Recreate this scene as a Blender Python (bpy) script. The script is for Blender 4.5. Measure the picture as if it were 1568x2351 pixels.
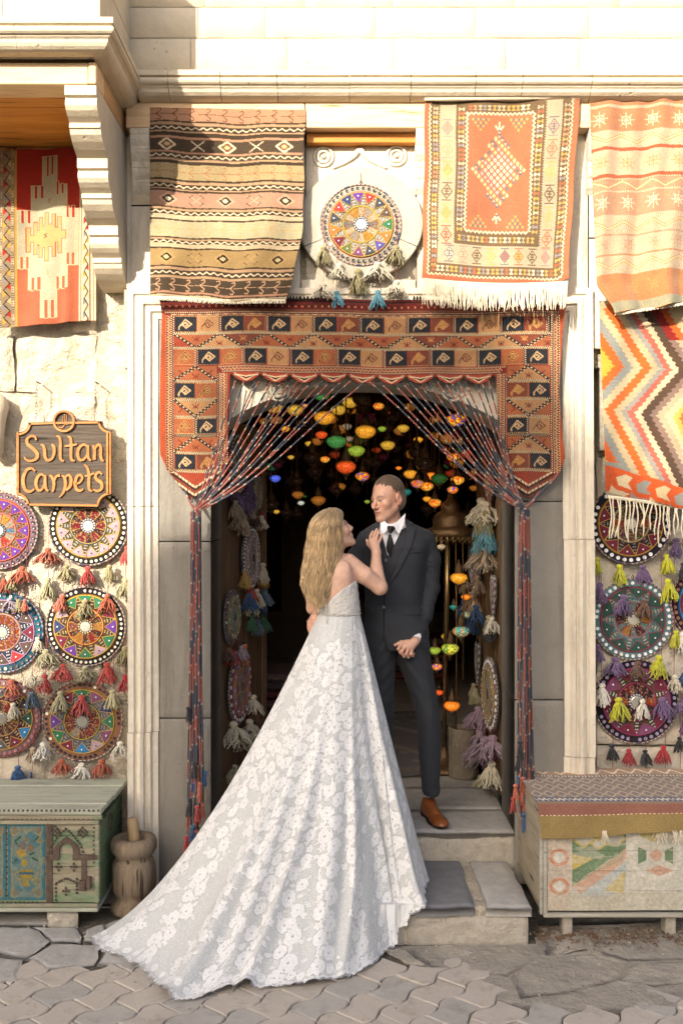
import bpy, bmesh, math, random
import numpy as np
from mathutils import Vector, Matrix, Euler
for _o in list(bpy.data.objects): bpy.data.objects.remove(_o)
R = math.radians; PI = math.pi
random.seed(11); RNG = np.random.default_rng(11)
SC = bpy.context.scene; COL = SC.collection
# ---- measured camera: level, 1.97 m above the street stones, 5.2 m in front of the door frame
FP, CX, CY, DC, ZC = 2285.7, 784.0, 1175.5, 5.2, 1.97
cam = bpy.data.objects.new('camera', bpy.data.cameras.new('camera')); COL.objects.link(cam)
cam.location = (0, -DC, ZC); cam.rotation_euler = (R(90), 0, 0)
cam.data.sensor_fit = 'VERTICAL'; cam.data.sensor_height = 36; cam.data.lens = 35.0
cam.data.clip_start = .05; cam.data.clip_end = 400
SC.camera = cam
SUN_AZ, SUN_EL = R(28.5), R(22)
SUN = Vector((-math.sin(SUN_AZ)*math.cos(SUN_EL), -math.cos(SUN_AZ)*math.cos(SUN_EL), math.sin(SUN_EL)))
w = bpy.data.worlds.new("World"); SC.world = w; w.use_nodes = True
nt = w.node_tree; nt.nodes.clear()
_s = nt.nodes.new('ShaderNodeTexSky'); _s.sky_type = 'NISHITA'; _s.sun_disc = False
_s.sun_elevation = SUN_EL; _s.sun_rotation = math.atan2(SUN.x, SUN.y); _s.dust_density = 5.0; _s.ozone_density = .5; _s.air_density = .7
_b = nt.nodes.new('ShaderNodeBackground'); _b.inputs[1].default_value = 0.15
_w = nt.nodes.new('ShaderNodeOutputWorld')
nt.links.new(_s.outputs[0], _b.inputs[0]); nt.links.new(_b.outputs[0], _w.inputs[0])
_l = bpy.data.lights.new('sun', 'SUN'); _l.energy = 4.1; _l.angle = R(0.6); _l.color = (1.0, .89, .73)
sun = bpy.data.objects.new('sun', _l); COL.objects.link(sun)
sun.location = SUN*30; sun.rotation_euler = SUN.to_track_quat('Z', 'Y').to_euler()
SC.view_settings.view_transform = 'Standard'; SC.view_settings.look = 'None'
SC.view_settings.gamma = 1; SC.view_settings.use_curve_mapping = False
SC.view_settings.exposure = 1.15
SC.render.engine = 'CYCLES'
SC.cycles.use_denoising = True
SC.cycles.max_bounces = 8; SC.cycles.diffuse_bounces = 4; SC.cycles.caustics_reflective = False; SC.cycles.caustics_refractive = False
SC.cycles.sample_clamp_indirect = 6
# ---- measured points
def X(u, y=0): return (u-CX)*(DC+y)/FP
def Z(v, y=0): return ZC-(v-CY)*(DC+y)/FP
def P(u, v, y=0): return (X(u, y), y, Z(v, y))
def hit(u, v, p0, n):
    d = Vector(((u-CX)/FP, 1, -(v-CY)/FP)); o = Vector((0, -DC, ZC)); n = Vector(n)
    return o+d*((Vector(p0)-o).dot(n)/d.dot(n))
GZ = -.05        # street
# ---- noise
_PT = RNG.random(4096).astype(np.float32)
def _h(i, j, k): return _PT[((i*73856093) ^ (j*19349663) ^ (k*83492791)) & 4095]
def vnoise(x, y, z):
    x, y, z = np.broadcast_arrays(np.asarray(x, np.float32), np.asarray(y, np.float32), np.asarray(z, np.float32))
    i, j, k = (np.floor(a).astype(np.int64) for a in (x, y, z))
    f, g, h = x-i, y-j, z-k
    f, g, h = (a*a*(3-2*a) for a in (f, g, h))
    def L(a, b, t): return a+(b-a)*t
    return L(L(L(_h(i,j,k), _h(i+1,j,k), f), L(_h(i,j+1,k), _h(i+1,j+1,k), f), g),
             L(L(_h(i,j,k+1), _h(i+1,j,k+1), f), L(_h(i,j+1,k+1), _h(i+1,j+1,k+1), f), g), h)*2-1
def fbm(x, y, z, o=4):
    s = 0; a = .5
    for q in range(o): s = s+a*vnoise(x*2**q+q*7.3, y*2**q+q*3.1, z*2**q); a *= .5
    return s
def sstep(a, b, x):
    t = np.clip((x-a)/(b-a), 0, 1); return t*t*(3-2*t)
# ---- object helpers
def wmat(o):
    m = o.matrix_basis.copy()
    if o.parent: m = wmat(o.parent) @ o.matrix_parent_inverse @ m
    return m
def link(o, parent=None, local=False):
    COL.objects.link(o)
    if parent is not None:
        o.parent = parent
        if not local: o.matrix_parent_inverse = wmat(parent).inverted()
    return o
def tag(o, label=None, cat=None, group=None, kind=None):
    if label: o['label'] = label
    if cat: o['category'] = cat
    if group: o['group'] = group
    if kind: o['kind'] = kind
    return o
def thing(name, label, cat, loc=(0, 0, 0), rot=(0, 0, 0), group=None, parent=None):
    o = bpy.data.objects.new(name, None); o.empty_display_size = .1
    o.location = loc; o.rotation_euler = rot
    link(o, parent); return tag(o, label, cat, group)
def node(name, parent, loc=(0, 0, 0), rot=(0, 0, 0)):   # an Empty that is a part (holds sub-parts)
    o = bpy.data.objects.new(name, None); o.location = loc; o.rotation_euler = rot
    return link(o, parent)
def mk(name, V, F, mat, parent=None, smooth=False, local=False, col=None, mats=None, fm=None):
    me = bpy.data.meshes.new(name)
    if isinstance(F, np.ndarray) and F.ndim == 2:
        V = np.asarray(V, np.float32); n = F.shape[1]
        me.vertices.add(len(V)); me.vertices.foreach_set('co', V.ravel())
        me.loops.add(F.size); me.loops.foreach_set('vertex_index', F.ravel().astype(np.int32))
        me.polygons.add(len(F)); me.polygons.foreach_set('loop_start', np.arange(0, F.size, n, dtype=np.int32))
        me.update(calc_edges=True)
    else:
        me.from_pydata([tuple(v) for v in V], [], [tuple(f) for f in F]); me.update()
    if mats: 
        for m in mats: me.materials.append(m)
    elif mat: me.materials.append(mat)
    if fm is not None: me.polygons.foreach_set('material_index', np.asarray(fm, np.int32))
    if smooth: me.polygons.foreach_set('use_smooth', np.ones(len(me.polygons), bool))
    if col is not None: setcol(me, col)
    o = bpy.data.objects.new(name, me); return link(o, parent, local)
def setcol(me, col):
    a = me.color_attributes.new('Col', 'FLOAT_COLOR', 'POINT')
    c = np.ones((len(me.vertices), 4), np.float32); c[:, :col.shape[-1]] = col.reshape(-1, col.shape[-1])
    a.data.foreach_set('color', c.ravel())
def inst(src, parent, loc=(0,0,0), rot=(0,0,0), scl=(1,1,1), mat=None, name=None):  # shares mesh, local coordinates
    o = bpy.data.objects.new(name or src.name.split('.')[0], src.data if hasattr(src, 'data') else src)
    o.location = loc; o.rotation_euler = rot; o.scale = scl
    link(o, parent, True)
    if mat: o.material_slots[0].link = 'OBJECT'; o.material_slots[0].material = mat
    return o
def gridf(nu, nv):
    i = np.arange(nu*nv).reshape(nu, nv)
    return np.stack([i[:-1, :-1], i[1:, :-1], i[1:, 1:], i[:-1, 1:]], -1).reshape(-1, 4)
class MB:
    def __init__(s): s.V = []; s.F = []; s.C = []
    def add(s, V, F, c=None):
        n = len(s.V); s.V += [tuple(v) for v in V]; s.F += [tuple(i+n for i in f) for f in F]
        if c is not None: s.C += [c]*len(V) if not hasattr(c[0], '__len__') else list(c)
        return s
    def box(s, x0, x1, y0, y1, z0, z1, b=0, c=None, M=None):
        if b > 0:
            V = []; F = []
            xs, ys, zs = (x0, x1), (y0, y1), (z0, z1)
            idx = {}
            for i in (0, 1):
                for j in (0, 1):
                    for k in (0, 1):
                        sx, sy, sz = (1-2*i)*b, (1-2*j)*b, (1-2*k)*b
                        for a in range(3):
                            p = [xs[i]+sx, ys[j]+sy, zs[k]+sz]
                            p[a] = (xs[i], ys[j], zs[k])[a]
                            idx[i, j, k, a] = len(V); V.append(p)
            for a in range(3):
                b_, c_ = (a+1) % 3, (a+2) % 3
                for s_ in (0, 1):
                    q = []
                    for (m, n) in ((0, 0), (1, 0), (1, 1), (0, 1)):
                        t = [0, 0, 0]; t[a] = s_; t[b_] = m; t[c_] = n; q.append(idx[t[0], t[1], t[2], a])
                    F.append(q if s_ else q[::-1])
                for (m, n) in ((0, 0), (1, 0), (1, 1), (0, 1)):     # edges along axis a
                    t0 = [0]*3; t1 = [0]*3; t0[a] = 0; t1[a] = 1; t0[b_] = t1[b_] = m; t0[c_] = t1[c_] = n
                    F.append((idx[(*t0, b_)], idx[(*t1, b_)], idx[(*t1, c_)], idx[(*t0, c_)]))
            for i in (0, 1):
                for j in (0, 1):
                    for k in (0, 1): F.append((idx[i,j,k,0], idx[i,j,k,1], idx[i,j,k,2]))
        else:
            V = [(x, y, z) for x in (x0, x1) for y in (y0, y1) for z in (z0, z1)]
            F = [(0,1,3,2), (4,6,7,5), (0,4,5,1), (2,3,7,6), (0,2,6,4), (1,5,7,3)]
        if M is not None: V = [M @ Vector(v) for v in V]
        return s.add(V, F, c)
    def tube(s, pts, r, n=6, cap=True, c=None):
        pts = [Vector(p) for p in pts]; m = len(pts)
        rs = r if hasattr(r, '__len__') else [r]*m
        V = []; up = None
        for i, p in enumerate(pts):
            t = (pts[min(i+1, m-1)]-pts[max(i-1, 0)])
            if t.length < 1e-9: t = Vector((0, 0, 1))
            t.normalize()
            if up is None: up = t.orthogonal().normalized()
            up = (up-t*up.dot(t))
            up = up.normalized() if up.length > 1e-6 else t.orthogonal().normalized()
            q = t.cross(up)
            for k in range(n):
                a = 2*PI*k/n; V.append(p+(up*math.cos(a)+q*math.sin(a))*rs[i])
        F = [(i*n+k, i*n+(k+1) % n, (i+1)*n+(k+1) % n, (i+1)*n+k) for i in range(m-1) for k in range(n)]
        if cap: F += [tuple(range(n))[::-1], tuple((m-1)*n+k for k in range(n))]
        cc = None
        if c is not None: cc = [c]*len(V) if not hasattr(c[0], '__len__') else [c[i] for i in range(m) for k in range(n)]
        return s.add(V, F, cc)
    def lathe(s, prof, n=20, M=None, c=None, cap=True):       # prof: (r, z)
        V = []; m = len(prof)
        for (r, z) in prof:
            for k in range(n): a = 2*PI*k/n; V.append(Vector((r*math.cos(a), r*math.sin(a), z)))
        if M is not None: V = [M @ v for v in V]
        F = [(i*n+k, i*n+(k+1) % n, (i+1)*n+(k+1) % n, (i+1)*n+k) for i in range(m-1) for k in range(n)]
        if cap: F += [tuple(range(n))[::-1], tuple((m-1)*n+k for k in range(n))]
        return s.add(V, F, c)
    def prism(s, poly, y0, y1, c=None, M=None):               # poly in (x, z), extruded in y
        n = len(poly)
        V = [Vector((x, y0, z)) for x, z in poly]+[Vector((x, y1, z)) for x, z in poly]
        if M is not None: V = [M @ v for v in V]
        F = [tuple(range(n)), tuple(range(2*n-1, n-1, -1))]+[(i, n+i, n+(i+1) % n, (i+1) % n) for i in range(n)]
        return s.add(V, F, c)
    def build(s, name, mat, parent=None, smooth=False, local=False, mats=None, fm=None):
        return mk(name, s.V, s.F, mat, parent, smooth, local, np.array(s.C, np.float32) if s.C else None, mats, fm)
def rect(name, x0, x1, y0, y1, z0, z1, mat, parent=None, b=.004):
    return MB().box(x0, x1, y0, y1, z0, z1, b).build(name, mat, parent)
# ---- materials
def nodes(m): 
    m.use_nodes = True; t = m.node_tree; t.nodes.clear()
    o = t.nodes.new('ShaderNodeOutputMaterial'); p = t.nodes.new('ShaderNodeBsdfPrincipled')
    t.links.new(p.outputs[0], o.inputs[0]); return t, p, o
def N(t, ty, **kw):
    n = t.nodes.new('ShaderNode'+ty)
    for k, v in kw.items():
        if k in n.inputs.keys(): n.inputs[k].default_value = v
        else: setattr(n, k, v)
    return n
def mixc(t, fac, a, b, mode='MIX'):
    n = t.nodes.new('ShaderNodeMix'); n.data_type = 'RGBA'; n.blend_type = mode; n.clamp_factor = True
    for i, x in ((0, fac), (6, a), (7, b)):
        if hasattr(x, 'links'): t.links.new(x, n.inputs[i])
        elif i == 0: n.inputs[0].default_value = x
        else: n.inputs[i].default_value = (*x, 1)
    return n.outputs[2]
def coords(t, scale=(1, 1, 1), kind='Object'):
    c = t.nodes.new('ShaderNodeTexCoord'); m = t.nodes.new('ShaderNodeMapping'); m.inputs['Scale'].default_value = scale
    t.links.new(c.outputs[kind], m.inputs[0]); return m.outputs[0]
def noise(t, vec, sc, det=6, rough=.6, lo=.3, hi=.7):
    n = N(t, 'TexNoise', Scale=sc, Detail=det, Roughness=rough); t.links.new(vec, n.inputs['Vector'])
    r = t.nodes.new('ShaderNodeMapRange'); r.inputs[1].default_value = lo; r.inputs[2].default_value = hi
    t.links.new(n.outputs[0], r.inputs[0]); return r.outputs[0]
def bump(t, p, h, strength, dist=.01, prev=None):
    b = N(t, 'Bump', Strength=strength, Distance=dist); t.links.new(h, b.inputs['Height'])
    if prev is not None: t.links.new(prev, b.inputs['Normal'])
    t.links.new(b.outputs[0], p.inputs['Normal']); return b.outputs[0]
_MC = {}
def M(name, col, rough=.85, var=.25, vs=3.0, bs=60, bst=.5, bd=.004, dark=None, light=None, pits=0, stretch=(1,1,1), metal=0, spec=.3, sheen=0):
    if name in _MC: return _MC[name]
    m = bpy.data.materials.new(name); _MC[name] = m; t, p, o = nodes(m)
    v = coords(t, stretch)
    dk = dark or tuple(c*.55 for c in col); lt = light or tuple(min(1, c*1.25) for c in col)
    a = noise(t, v, vs, 8, .65, .35, .7); b = noise(t, v, vs*5.3, 6, .6, .3, .75)
    c = mixc(t, var, col, mixc(t, a, dk, lt)); c = mixc(t, var*.8, c, mixc(t, b, dk, lt))
    h = noise(t, v, bs, 8, .7, 0, 1)
    pr = None
    if pits:
        q = N(t, 'TexVoronoi', Scale=pits); t.links.new(v, q.inputs['Vector'])
        r = t.nodes.new('ShaderNodeMapRange'); r.inputs[1].default_value = .06; r.inputs[2].default_value = .22
        t.links.new(q.outputs['Distance'], r.inputs[0])
        g_ = noise(t, v, pits*.14, 3, .6, .52, .66); iv = N(t, 'Math', operation='SUBTRACT'); iv.inputs[0].default_value = 1; t.links.new(g_, iv.inputs[1]); mxn = N(t, 'Math', operation='MAXIMUM'); t.links.new(r.outputs[0], mxn.inputs[0]); t.links.new(iv.outputs[0], mxn.inputs[1])
        c = mixc(t, mxn.outputs[0], tuple(x*.55 for x in col), c); pr = bump(t, p, mxn.outputs[0], .6, .004)
        sv = t.nodes.new('ShaderNodeMapping'); sv.inputs['Scale'].default_value = (7, 7, .8); t.links.new(v, sv.inputs[0]); st = noise(t, sv.outputs[0], 1.3, 7, .7, .52, .72); c = mixc(t, .55, c, mixc(t, st, lt, tuple(x*.62*y for x, y in zip(col, (1, .95, .85)))), 'MIX') if var > .3 else c
    t.links.new(c, p.inputs['Base Color'])
    p.inputs['Roughness'].default_value = rough; p.inputs['Metallic'].default_value = metal
    p.inputs['Specular IOR Level'].default_value = spec
    if sheen: p.inputs['Sheen Weight'].default_value = sheen
    pr = bump(t, p, h, bst, bd, pr)
    bump(t, p, a, bst*.7, bd*3, pr)
    return m
def wood(name, col, dark, scale=1.0, axis='x', rough=.7, bst=.5, peel=None, peelamt=.5):
    if name in _MC: return _MC[name]
    m = bpy.data.materials.new(name); _MC[name] = m; t, p, o = nodes(m)
    st = {'x': (1.2, 14, 14), 'z': (14, 14, 1.2), 'y': (14, 1.2, 14)}[axis]
    v = coords(t, tuple(s*scale for s in st))
    g = noise(t, v, 1.6, 9, .62, .3, .7); k = noise(t, v, 6, 6, .7, .35, .7)
    cr = noise(t, v, 3.1, 3, .5, .62, .70)
    c = mixc(t, g, dark, col); c = mixc(t, .3, c, mixc(t, k, tuple(x*.6 for x in dark), tuple(min(1, x*1.2) for x in col)))
    c = mixc(t, cr, c, tuple(x*.35 for x in dark))
    if peel:
        v2 = coords(t, {'x': (.45, 1.6, 1.6), 'z': (1.6, 1.6, .45), 'y': (1.6, .45, 1.6)}[axis])
        q = noise(t, v2, 4.2, 10, .72, peelamt-.05, peelamt+.06)
        c = mixc(t, q, peel, c); bp = bump(t, p, q, .5, .003)
    else: bp = None
    t.links.new(c, p.inputs['Base Color']); p.inputs['Roughness'].default_value = rough
    p.inputs['Specular IOR Level'].default_value = .25
    bump(t, p, g, bst, .004, bp); return m
def vcm(name, rough=.95, weave=700, bst=.4, fuzz=.15, sheen=.2, spec=.15, fine=1.0):
    if name in _MC: return _MC[name]
    m = bpy.data.materials.new(name); _MC[name] = m; t, p, o = nodes(m)
    a = N(t, 'Attribute', attribute_name='Col'); v = coords(t)
    n1 = noise(t, v, 9, 6, .6, .3, .7); n2 = noise(t, v, 220*fine, 3, .6, .3, .7)
    c = mixc(t, fuzz, a.outputs[0], mixc(t, n1, (.25, .23, .2), (.72, .68, .62)), 'OVERLAY')
    c = mixc(t, fuzz*1.6, c, mixc(t, n2, (.15, .15, .15), (.8, .8, .8)), 'OVERLAY')
    t.links.new(c, p.inputs['Base Color']); p.inputs['Roughness'].default_value = rough
    p.inputs['Specular IOR Level'].default_value = spec; p.inputs['Sheen Weight'].default_value = sheen
    wv = N(t, 'TexWave', Scale=weave*.16, Distortion=1.5, bands_direction='Z'); wv.inputs['Detail Scale'].default_value = 2
    t.links.new(v, wv.inputs['Vector'])
    b1 = bump(t, p, wv.outputs[0], bst, .002); bump(t, p, n2, bst, .003, b1)
    return m
def glow(name, col, st, mos=0, cols=None):
    if name in _MC: return _MC[name]
    m = bpy.data.materials.new(name); _MC[name] = m; t, p, o = nodes(m)
    v = coords(t)
    vo = N(t, 'TexVoronoi', Scale=mos or 220, feature='DISTANCE_TO_EDGE'); t.links.new(v, vo.inputs['Vector'])
    vc = N(t, 'TexVoronoi', Scale=mos or 220); t.links.new(v, vc.inputs['Vector'])
    r = t.nodes.new('ShaderNodeMapRange'); r.inputs[1].default_value = .02; r.inputs[2].default_value = .12
    t.links.new(vo.outputs[0], r.inputs[0])
    sp = t.nodes.new('ShaderNodeSeparateColor'); t.links.new(vc.outputs['Color'], sp.inputs[0])
    if cols:
        g = t.nodes.new('ShaderNodeValToRGB'); g.color_ramp.interpolation = 'CONSTANT'
        e = g.color_ramp.elements; e[0].color = (*cols[0], 1); e[1].position = 1/len(cols); e[1].color = (*cols[1], 1)
        for i, cc in enumerate(cols[2:]): x = e.new((i+2)/len(cols)); x.color = (*cc, 1)
        t.links.new(sp.outputs[0], g.inputs[0]); c = g.outputs[0]
    else: c = mixc(t, sp.outputs[0], tuple(x*.35 for x in col), col)
    c = mixc(t, r.outputs[0], tuple(x*.12 for x in col), c)
    t.links.new(c, p.inputs['Base Color']); t.links.new(c, p.inputs['Emission Color'])
    # brighter where one looks towards the bulb (thin glass): facing weight
    lw = N(t, 'LayerWeight', Blend=.35); mr = t.nodes.new('ShaderNodeMapRange')
    mr.inputs[3].default_value = st*3.2; mr.inputs[4].default_value = st*.12; mr.inputs[1].default_value = .03; mr.inputs[2].default_value = .7
    t.links.new(lw.outputs['Facing'], mr.inputs[0]); t.links.new(mr.outputs[0], p.inputs['Emission Strength'])
    p.inputs['Roughness'].default_value = .25
    return m
# ---- implicit surfaces
def nets(f, lo, hi, h):
    ax = [np.arange(lo[i], hi[i]+h, h, dtype=np.float32) for i in range(3)]
    D = f(*np.meshgrid(*ax, indexing='ij')).astype(np.float32); n = D.shape
    S = np.zeros((n[0]*n[1]*n[2], 3), np.float32); C = np.zeros(n[0]*n[1]*n[2], np.float32); Q = []
    def lin(c): return (c[:, 0]*n[1]+c[:, 1])*n[2]+c[:, 2]
    for a in range(3):
        s0 = [slice(None)]*3; s1 = [slice(None)]*3; s0[a] = slice(0, -1); s1[a] = slice(1, None)
        d0 = D[tuple(s0)]; d1 = D[tuple(s1)]; cr = (d0 < 0) != (d1 < 0)
        ix = np.argwhere(cr); a0 = d0[cr]; a1 = d1[cr]; b, c = [(1, 2), (2, 0), (0, 1)][a]
        ok = (ix[:, b] > 0) & (ix[:, c] > 0) & (ix[:, b] < n[b]-1) & (ix[:, c] < n[c]-1)
        ix = ix[ok]; a0 = a0[ok]; a1 = a1[ok]
        pos = ix.astype(np.float32); pos[:, a] += a0/(a0-a1); q = []
        for ob, oc in ((0, 0), (-1, 0), (-1, -1), (0, -1)):
            cc = ix.copy(); cc[:, b] += ob; cc[:, c] += oc; l = lin(cc); q.append(l)
            for k in range(3): S[:, k] += np.bincount(l, pos[:, k], len(S))
            C += np.bincount(l, minlength=len(C))
        q = np.stack(q, 1); fl = a0 > 0; q[fl] = q[fl][:, ::-1]; Q.append(q)
    Q = np.concatenate(Q); used = C > 0; idm = np.cumsum(used)-1
    V = S[used]/C[used][:, None]*h+np.array(lo, np.float32)
    return V, idm[Q]
def smin(a, b, k):
    h = np.clip(.5+.5*(b-a)/k, 0, 1); return b+(a-b)*h-k*h*(1-h)
def smax(a, b, k): return -smin(-a, -b, k)
def sph(x, y, z, c, r): return np.sqrt((x-c[0])**2+(y-c[1])**2+(z-c[2])**2)-r
def ell(x, y, z, c, r):
    q = np.sqrt(((x-c[0])/r[0])**2+((y-c[1])/r[1])**2+((z-c[2])/r[2])**2); return (q-1)*min(r)
def cap(x, y, z, a, b, ra, rb):
    d = [b[i]-a[i] for i in range(3)]; L = sum(q*q for q in d)+1e-9
    t = np.clip(((x-a[0])*d[0]+(y-a[1])*d[1]+(z-a[2])*d[2])/L, 0, 1)
    return np.sqrt((x-a[0]-t*d[0])**2+(y-a[1]-t*d[1])**2+(z-a[2]-t*d[2])**2)-(ra+(rb-ra)*t)
def chain(x, y, z, pts, rs, k=.01):
    d = None
    for i in range(len(pts)-1):
        e = cap(x, y, z, pts[i], pts[i+1], rs[i], rs[i+1]); d = e if d is None else smin(d, e, k)
    return d
def tower(x, y, z, T, rot=0, pw=2.0, shift=(0, 0)):        # T rows: z, cx, cy, a, b (z rising)
    T = np.array(T, np.float32); zz = T[:, 0]
    cx, cy, a, b = (np.interp(z, zz, T[:, i]) for i in (1, 2, 3, 4))
    dx, dy = x-cx, y-cy
    if rot: c, s = math.cos(rot), math.sin(rot); dx, dy = dx*c+dy*s, -dx*s+dy*c
    q = (np.abs(dx/a)**pw+np.abs(dy/b)**pw)**(1/pw)
    d = (q-1)*np.minimum(a, b)
    return np.maximum(d, np.maximum(z-zz[-1], zz[0]-z))
def poly2(x, z, pts):                                        # signed distance to polygon in (x, z), negative inside
    d = None; ins = np.zeros(x.shape, bool); n = len(pts)
    for i in range(n):
        ax, az = pts[i]; bx, bz = pts[(i+1) % n]; ex, ez = bx-ax, bz-az
        t = np.clip(((x-ax)*ex+(z-az)*ez)/(ex*ex+ez*ez+1e-12), 0, 1)
        q = (x-ax-ex*t)**2+(z-az-ez*t)**2; d = q if d is None else np.minimum(d, q)
        c = ((az > z) != (bz > z)) & (x < (bx-ax)*(z-az)/((bz-az) if abs(bz-az) > 1e-9 else 1e-9)+ax); ins ^= c
    return np.where(ins, -1, 1)*np.sqrt(d)
# ======================= SETTING =======================
m_cream = M('cream_limestone', (.60, .52, .39), .9, .22, 2.2, 45, .5, .006, pits=26)
m_frame = M('pale_frame_stone', (.56, .51, .42), .9, .35, 3, 40, .8, .008, dark=(.42, .37, .3), pits=30)
m_jamb = M('grey_andesite', (.185, .172, .15), .9, .5, 3.2, 70, .8, .004, dark=(.11, .102, .09), light=(.25, .232, .2), pits=34)
m_ring = M('beige_ring_stone', (.37, .335, .275), .9, .4, 4, 50, .7, .005, pits=30)
m_rub = M('rubble_limestone', (.62, .52, .38), .92, .5, 4, 22, 1.0, .02, dark=(.42, .33, .22), light=(.76, .67, .53), pits=18)
m_mort = M('lime_mortar', (.56, .49, .38), .95, .4, 6, 40, 1.0, .012)
m_stuc = M('weathered_stucco', (.57, .50, .40), .95, .55, 3, 30, 1.0, .014, dark=(.40, .33, .25), light=(.70, .64, .53), pits=22)
m_step = M('step_slab_stone', (.42, .40, .365), .85, .5, 4, 60, .7, .004, dark=(.25, .24, .22))
m_stepd = M('dark_step_slab', (.20, .20, .205), .8, .4, 4, 60, .6, .003)
m_risr = M('riser_stone', (.46, .42, .35), .92, .5, 4, 35, 1.0, .01)
m_pave = M('paver_concrete', (.41, .365, .305), .9, .45, 3, 90, .7, .003, dark=(.27, .24, .20), light=(.48, .43, .37), pits=30)
m_pav2 = M('paver_concrete_grey', (.34, .32, .285), .9, .45, 3, 90, .7, .003, pits=30)
m_dirt = M('joint_dirt', (.19, .165, .13), 1, .5, 20, 80, 1, .006)
m_conc = M('patched_concrete', (.44, .40, .335), .95, .6, 2.2, 30, 1.0, .012, dark=(.19, .175, .155), light=(.45, .40, .32))
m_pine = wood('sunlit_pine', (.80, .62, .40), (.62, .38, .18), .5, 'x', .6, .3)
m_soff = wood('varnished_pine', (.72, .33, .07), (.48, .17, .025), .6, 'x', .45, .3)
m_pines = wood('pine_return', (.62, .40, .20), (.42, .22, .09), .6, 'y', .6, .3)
m_door = wood('brown_door_wood', (.25, .165, .095), (.15, .09, .05), .6, 'z', .6, .4)
m_iron = M('rusty_iron', (.11, .075, .055), .75, .6, 12, 80, .7, .002, dark=(.06, .04, .03), light=(.2, .15, .12), metal=.5)
m_dark = M('gloom_toned_plaster', (.11, .08, .06), .95, .3, 2, 20, .4, .01)  # toned dark: the unlit room's shade is put into the wall colour

def sheet(name, x0, x1, z0, z1, yf, dep, mat, parent, amp=.003, fs=9, res=.03, rnd=.006, jit=0., nmax=60, orient='xz'):
    nx = int(np.clip((x1-x0)/res, 3, nmax)); nz = int(np.clip((z1-z0)/res, 3, nmax))
    u = np.linspace(0, 1, nx+1); v = np.linspace(0, 1, nz+1)
    if rnd: 
        ex = min(.3, rnd/(x1-x0)); ez = min(.3, rnd/(z1-z0))
        u = np.concatenate([[0], np.linspace(ex, 1-ex, nx-1), [1]]); v = np.concatenate([[0], np.linspace(ez, 1-ez, nz-1), [1]])
    U, W = np.meshgrid(u, v, indexing='ij'); Xs = x0+(x1-x0)*U; Zs = z0+(z1-z0)*W
    if jit:
        e = np.minimum(np.minimum(U, 1-U)*(x1-x0), np.minimum(W, 1-W)*(z1-z0)); k = 1-sstep(0, .06, e)
        Xs = Xs+jit*fbm(Xs*7+3, yf*5, Zs*7, 3)*k; Zs = Zs+jit*fbm(Xs*7+30, yf*5, Zs*7+9, 3)*k
    Y = yf+amp*2*fbm(Xs*fs, np.full_like(Xs, yf*3), Zs*fs, 4)
    edge = (U == 0) | (U == 1) | (W == 0) | (W == 1); Y = Y+np.where(edge, rnd, 0)
    V = np.stack([Xs, Y, Zs], -1).reshape(-1, 3); n = len(V); F = [tuple(f) for f in gridf(nx+1, nz+1)]
    I = np.arange((nx+1)*(nz+1)).reshape(nx+1, nz+1)
    loop = list(I[:, 0])+list(I[-1, 1:])+list(I[-2::-1, -1])+list(I[0, -2:0:-1]); L = len(loop)
    B = V[loop].copy(); B[:, 1] = yf+dep
    F += [(loop[i], loop[(i+1) % L], n+(i+1) % L, n+i) for i in range(L)]
    V = np.concatenate([V, B])
    if orient == 'xy':  # lay flat: y -> -z
        V = np.stack([V[:, 0], V[:, 2], -V[:, 1]], -1)
    o = mk(name, V, F, mat, parent, True)
    return o

shop = thing('carpet_shop', 'cream stone shop front with carved cornice, wooden lintel beam and arched doorway', 'building', (0, .3, GZ))
# upper ashlar wall behind the cornice
uw = node('upper_wall', shop)
rows = [(-60, 16), (17, 87), (88.5, 166)]
cuts = [[290, 470, 700, 900, 1180, 1420, 1700], [290, 455, 608, 860, 1090, 1350, 1700], [290, 438, 658, 905, 1160, 1330, 1700]]
for (v0, v1), cu in zip(rows, cuts):
    for a, b in zip(cu[:-1], cu[1:]):
        sheet('ashlar_block', X(a, 0)+.002, X(b, 0)-.002, Z(v1, 0)+.002, Z(v0, 0)-.001, random.uniform(-.001, .001), .2, m_cream, uw, .0025, 6, .05, .002)
rect('wall_core', -1.25, 3, .005, .3, Z(238, 0), 5.2, m_mort, uw, 0)
def molding(name, path, prof, mat, parent, amp=.0, up='z', gaps=None):
    # path: list of (x, y) seen from above (up='z'), or (x, z) seen from the street (up='y'); prof: (offset to the right of travel, height)
    n = len(path); V = []
    for i, p in enumerate(path):
        p = Vector(p)
        d0 = (p-Vector(path[i-1])).normalized() if i else None
        d1 = (Vector(path[i+1])-p).normalized() if i < n-1 else None
        d0 = d0 or d1; d1 = d1 or d0
        n0 = Vector((d0.y, -d0.x)); n1 = Vector((d1.y, -d1.x)); m = (n0+n1).normalized(); k = 1/max(.3, m.dot(n0))
        for (o, h) in prof:
            q = p+m*o*k
            V.append((q.x, q.y, h) if up == 'z' else (q.x, h, q.y))
    k = len(prof)
    F = [(i*k+j, (i+1)*k+j, (i+1)*k+j+1, i*k+j+1) for i in range(n-1) for j in range(k-1)]
    F += [tuple(range(k)), tuple(range((n-1)*k, n*k))]
    V = np.array(V, np.float32)
    return mk(name, V, F, mat, parent)
def sub(path, step):
    out = [path[0]]
    for a, b in zip(path[:-1], path[1:]):
        a, b = Vector(a), Vector(b); m = max(1, int((b-a).length/step))
        out += [tuple(a.lerp(b, (i+1)/m)) for i in range(m)]
    return out
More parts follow.
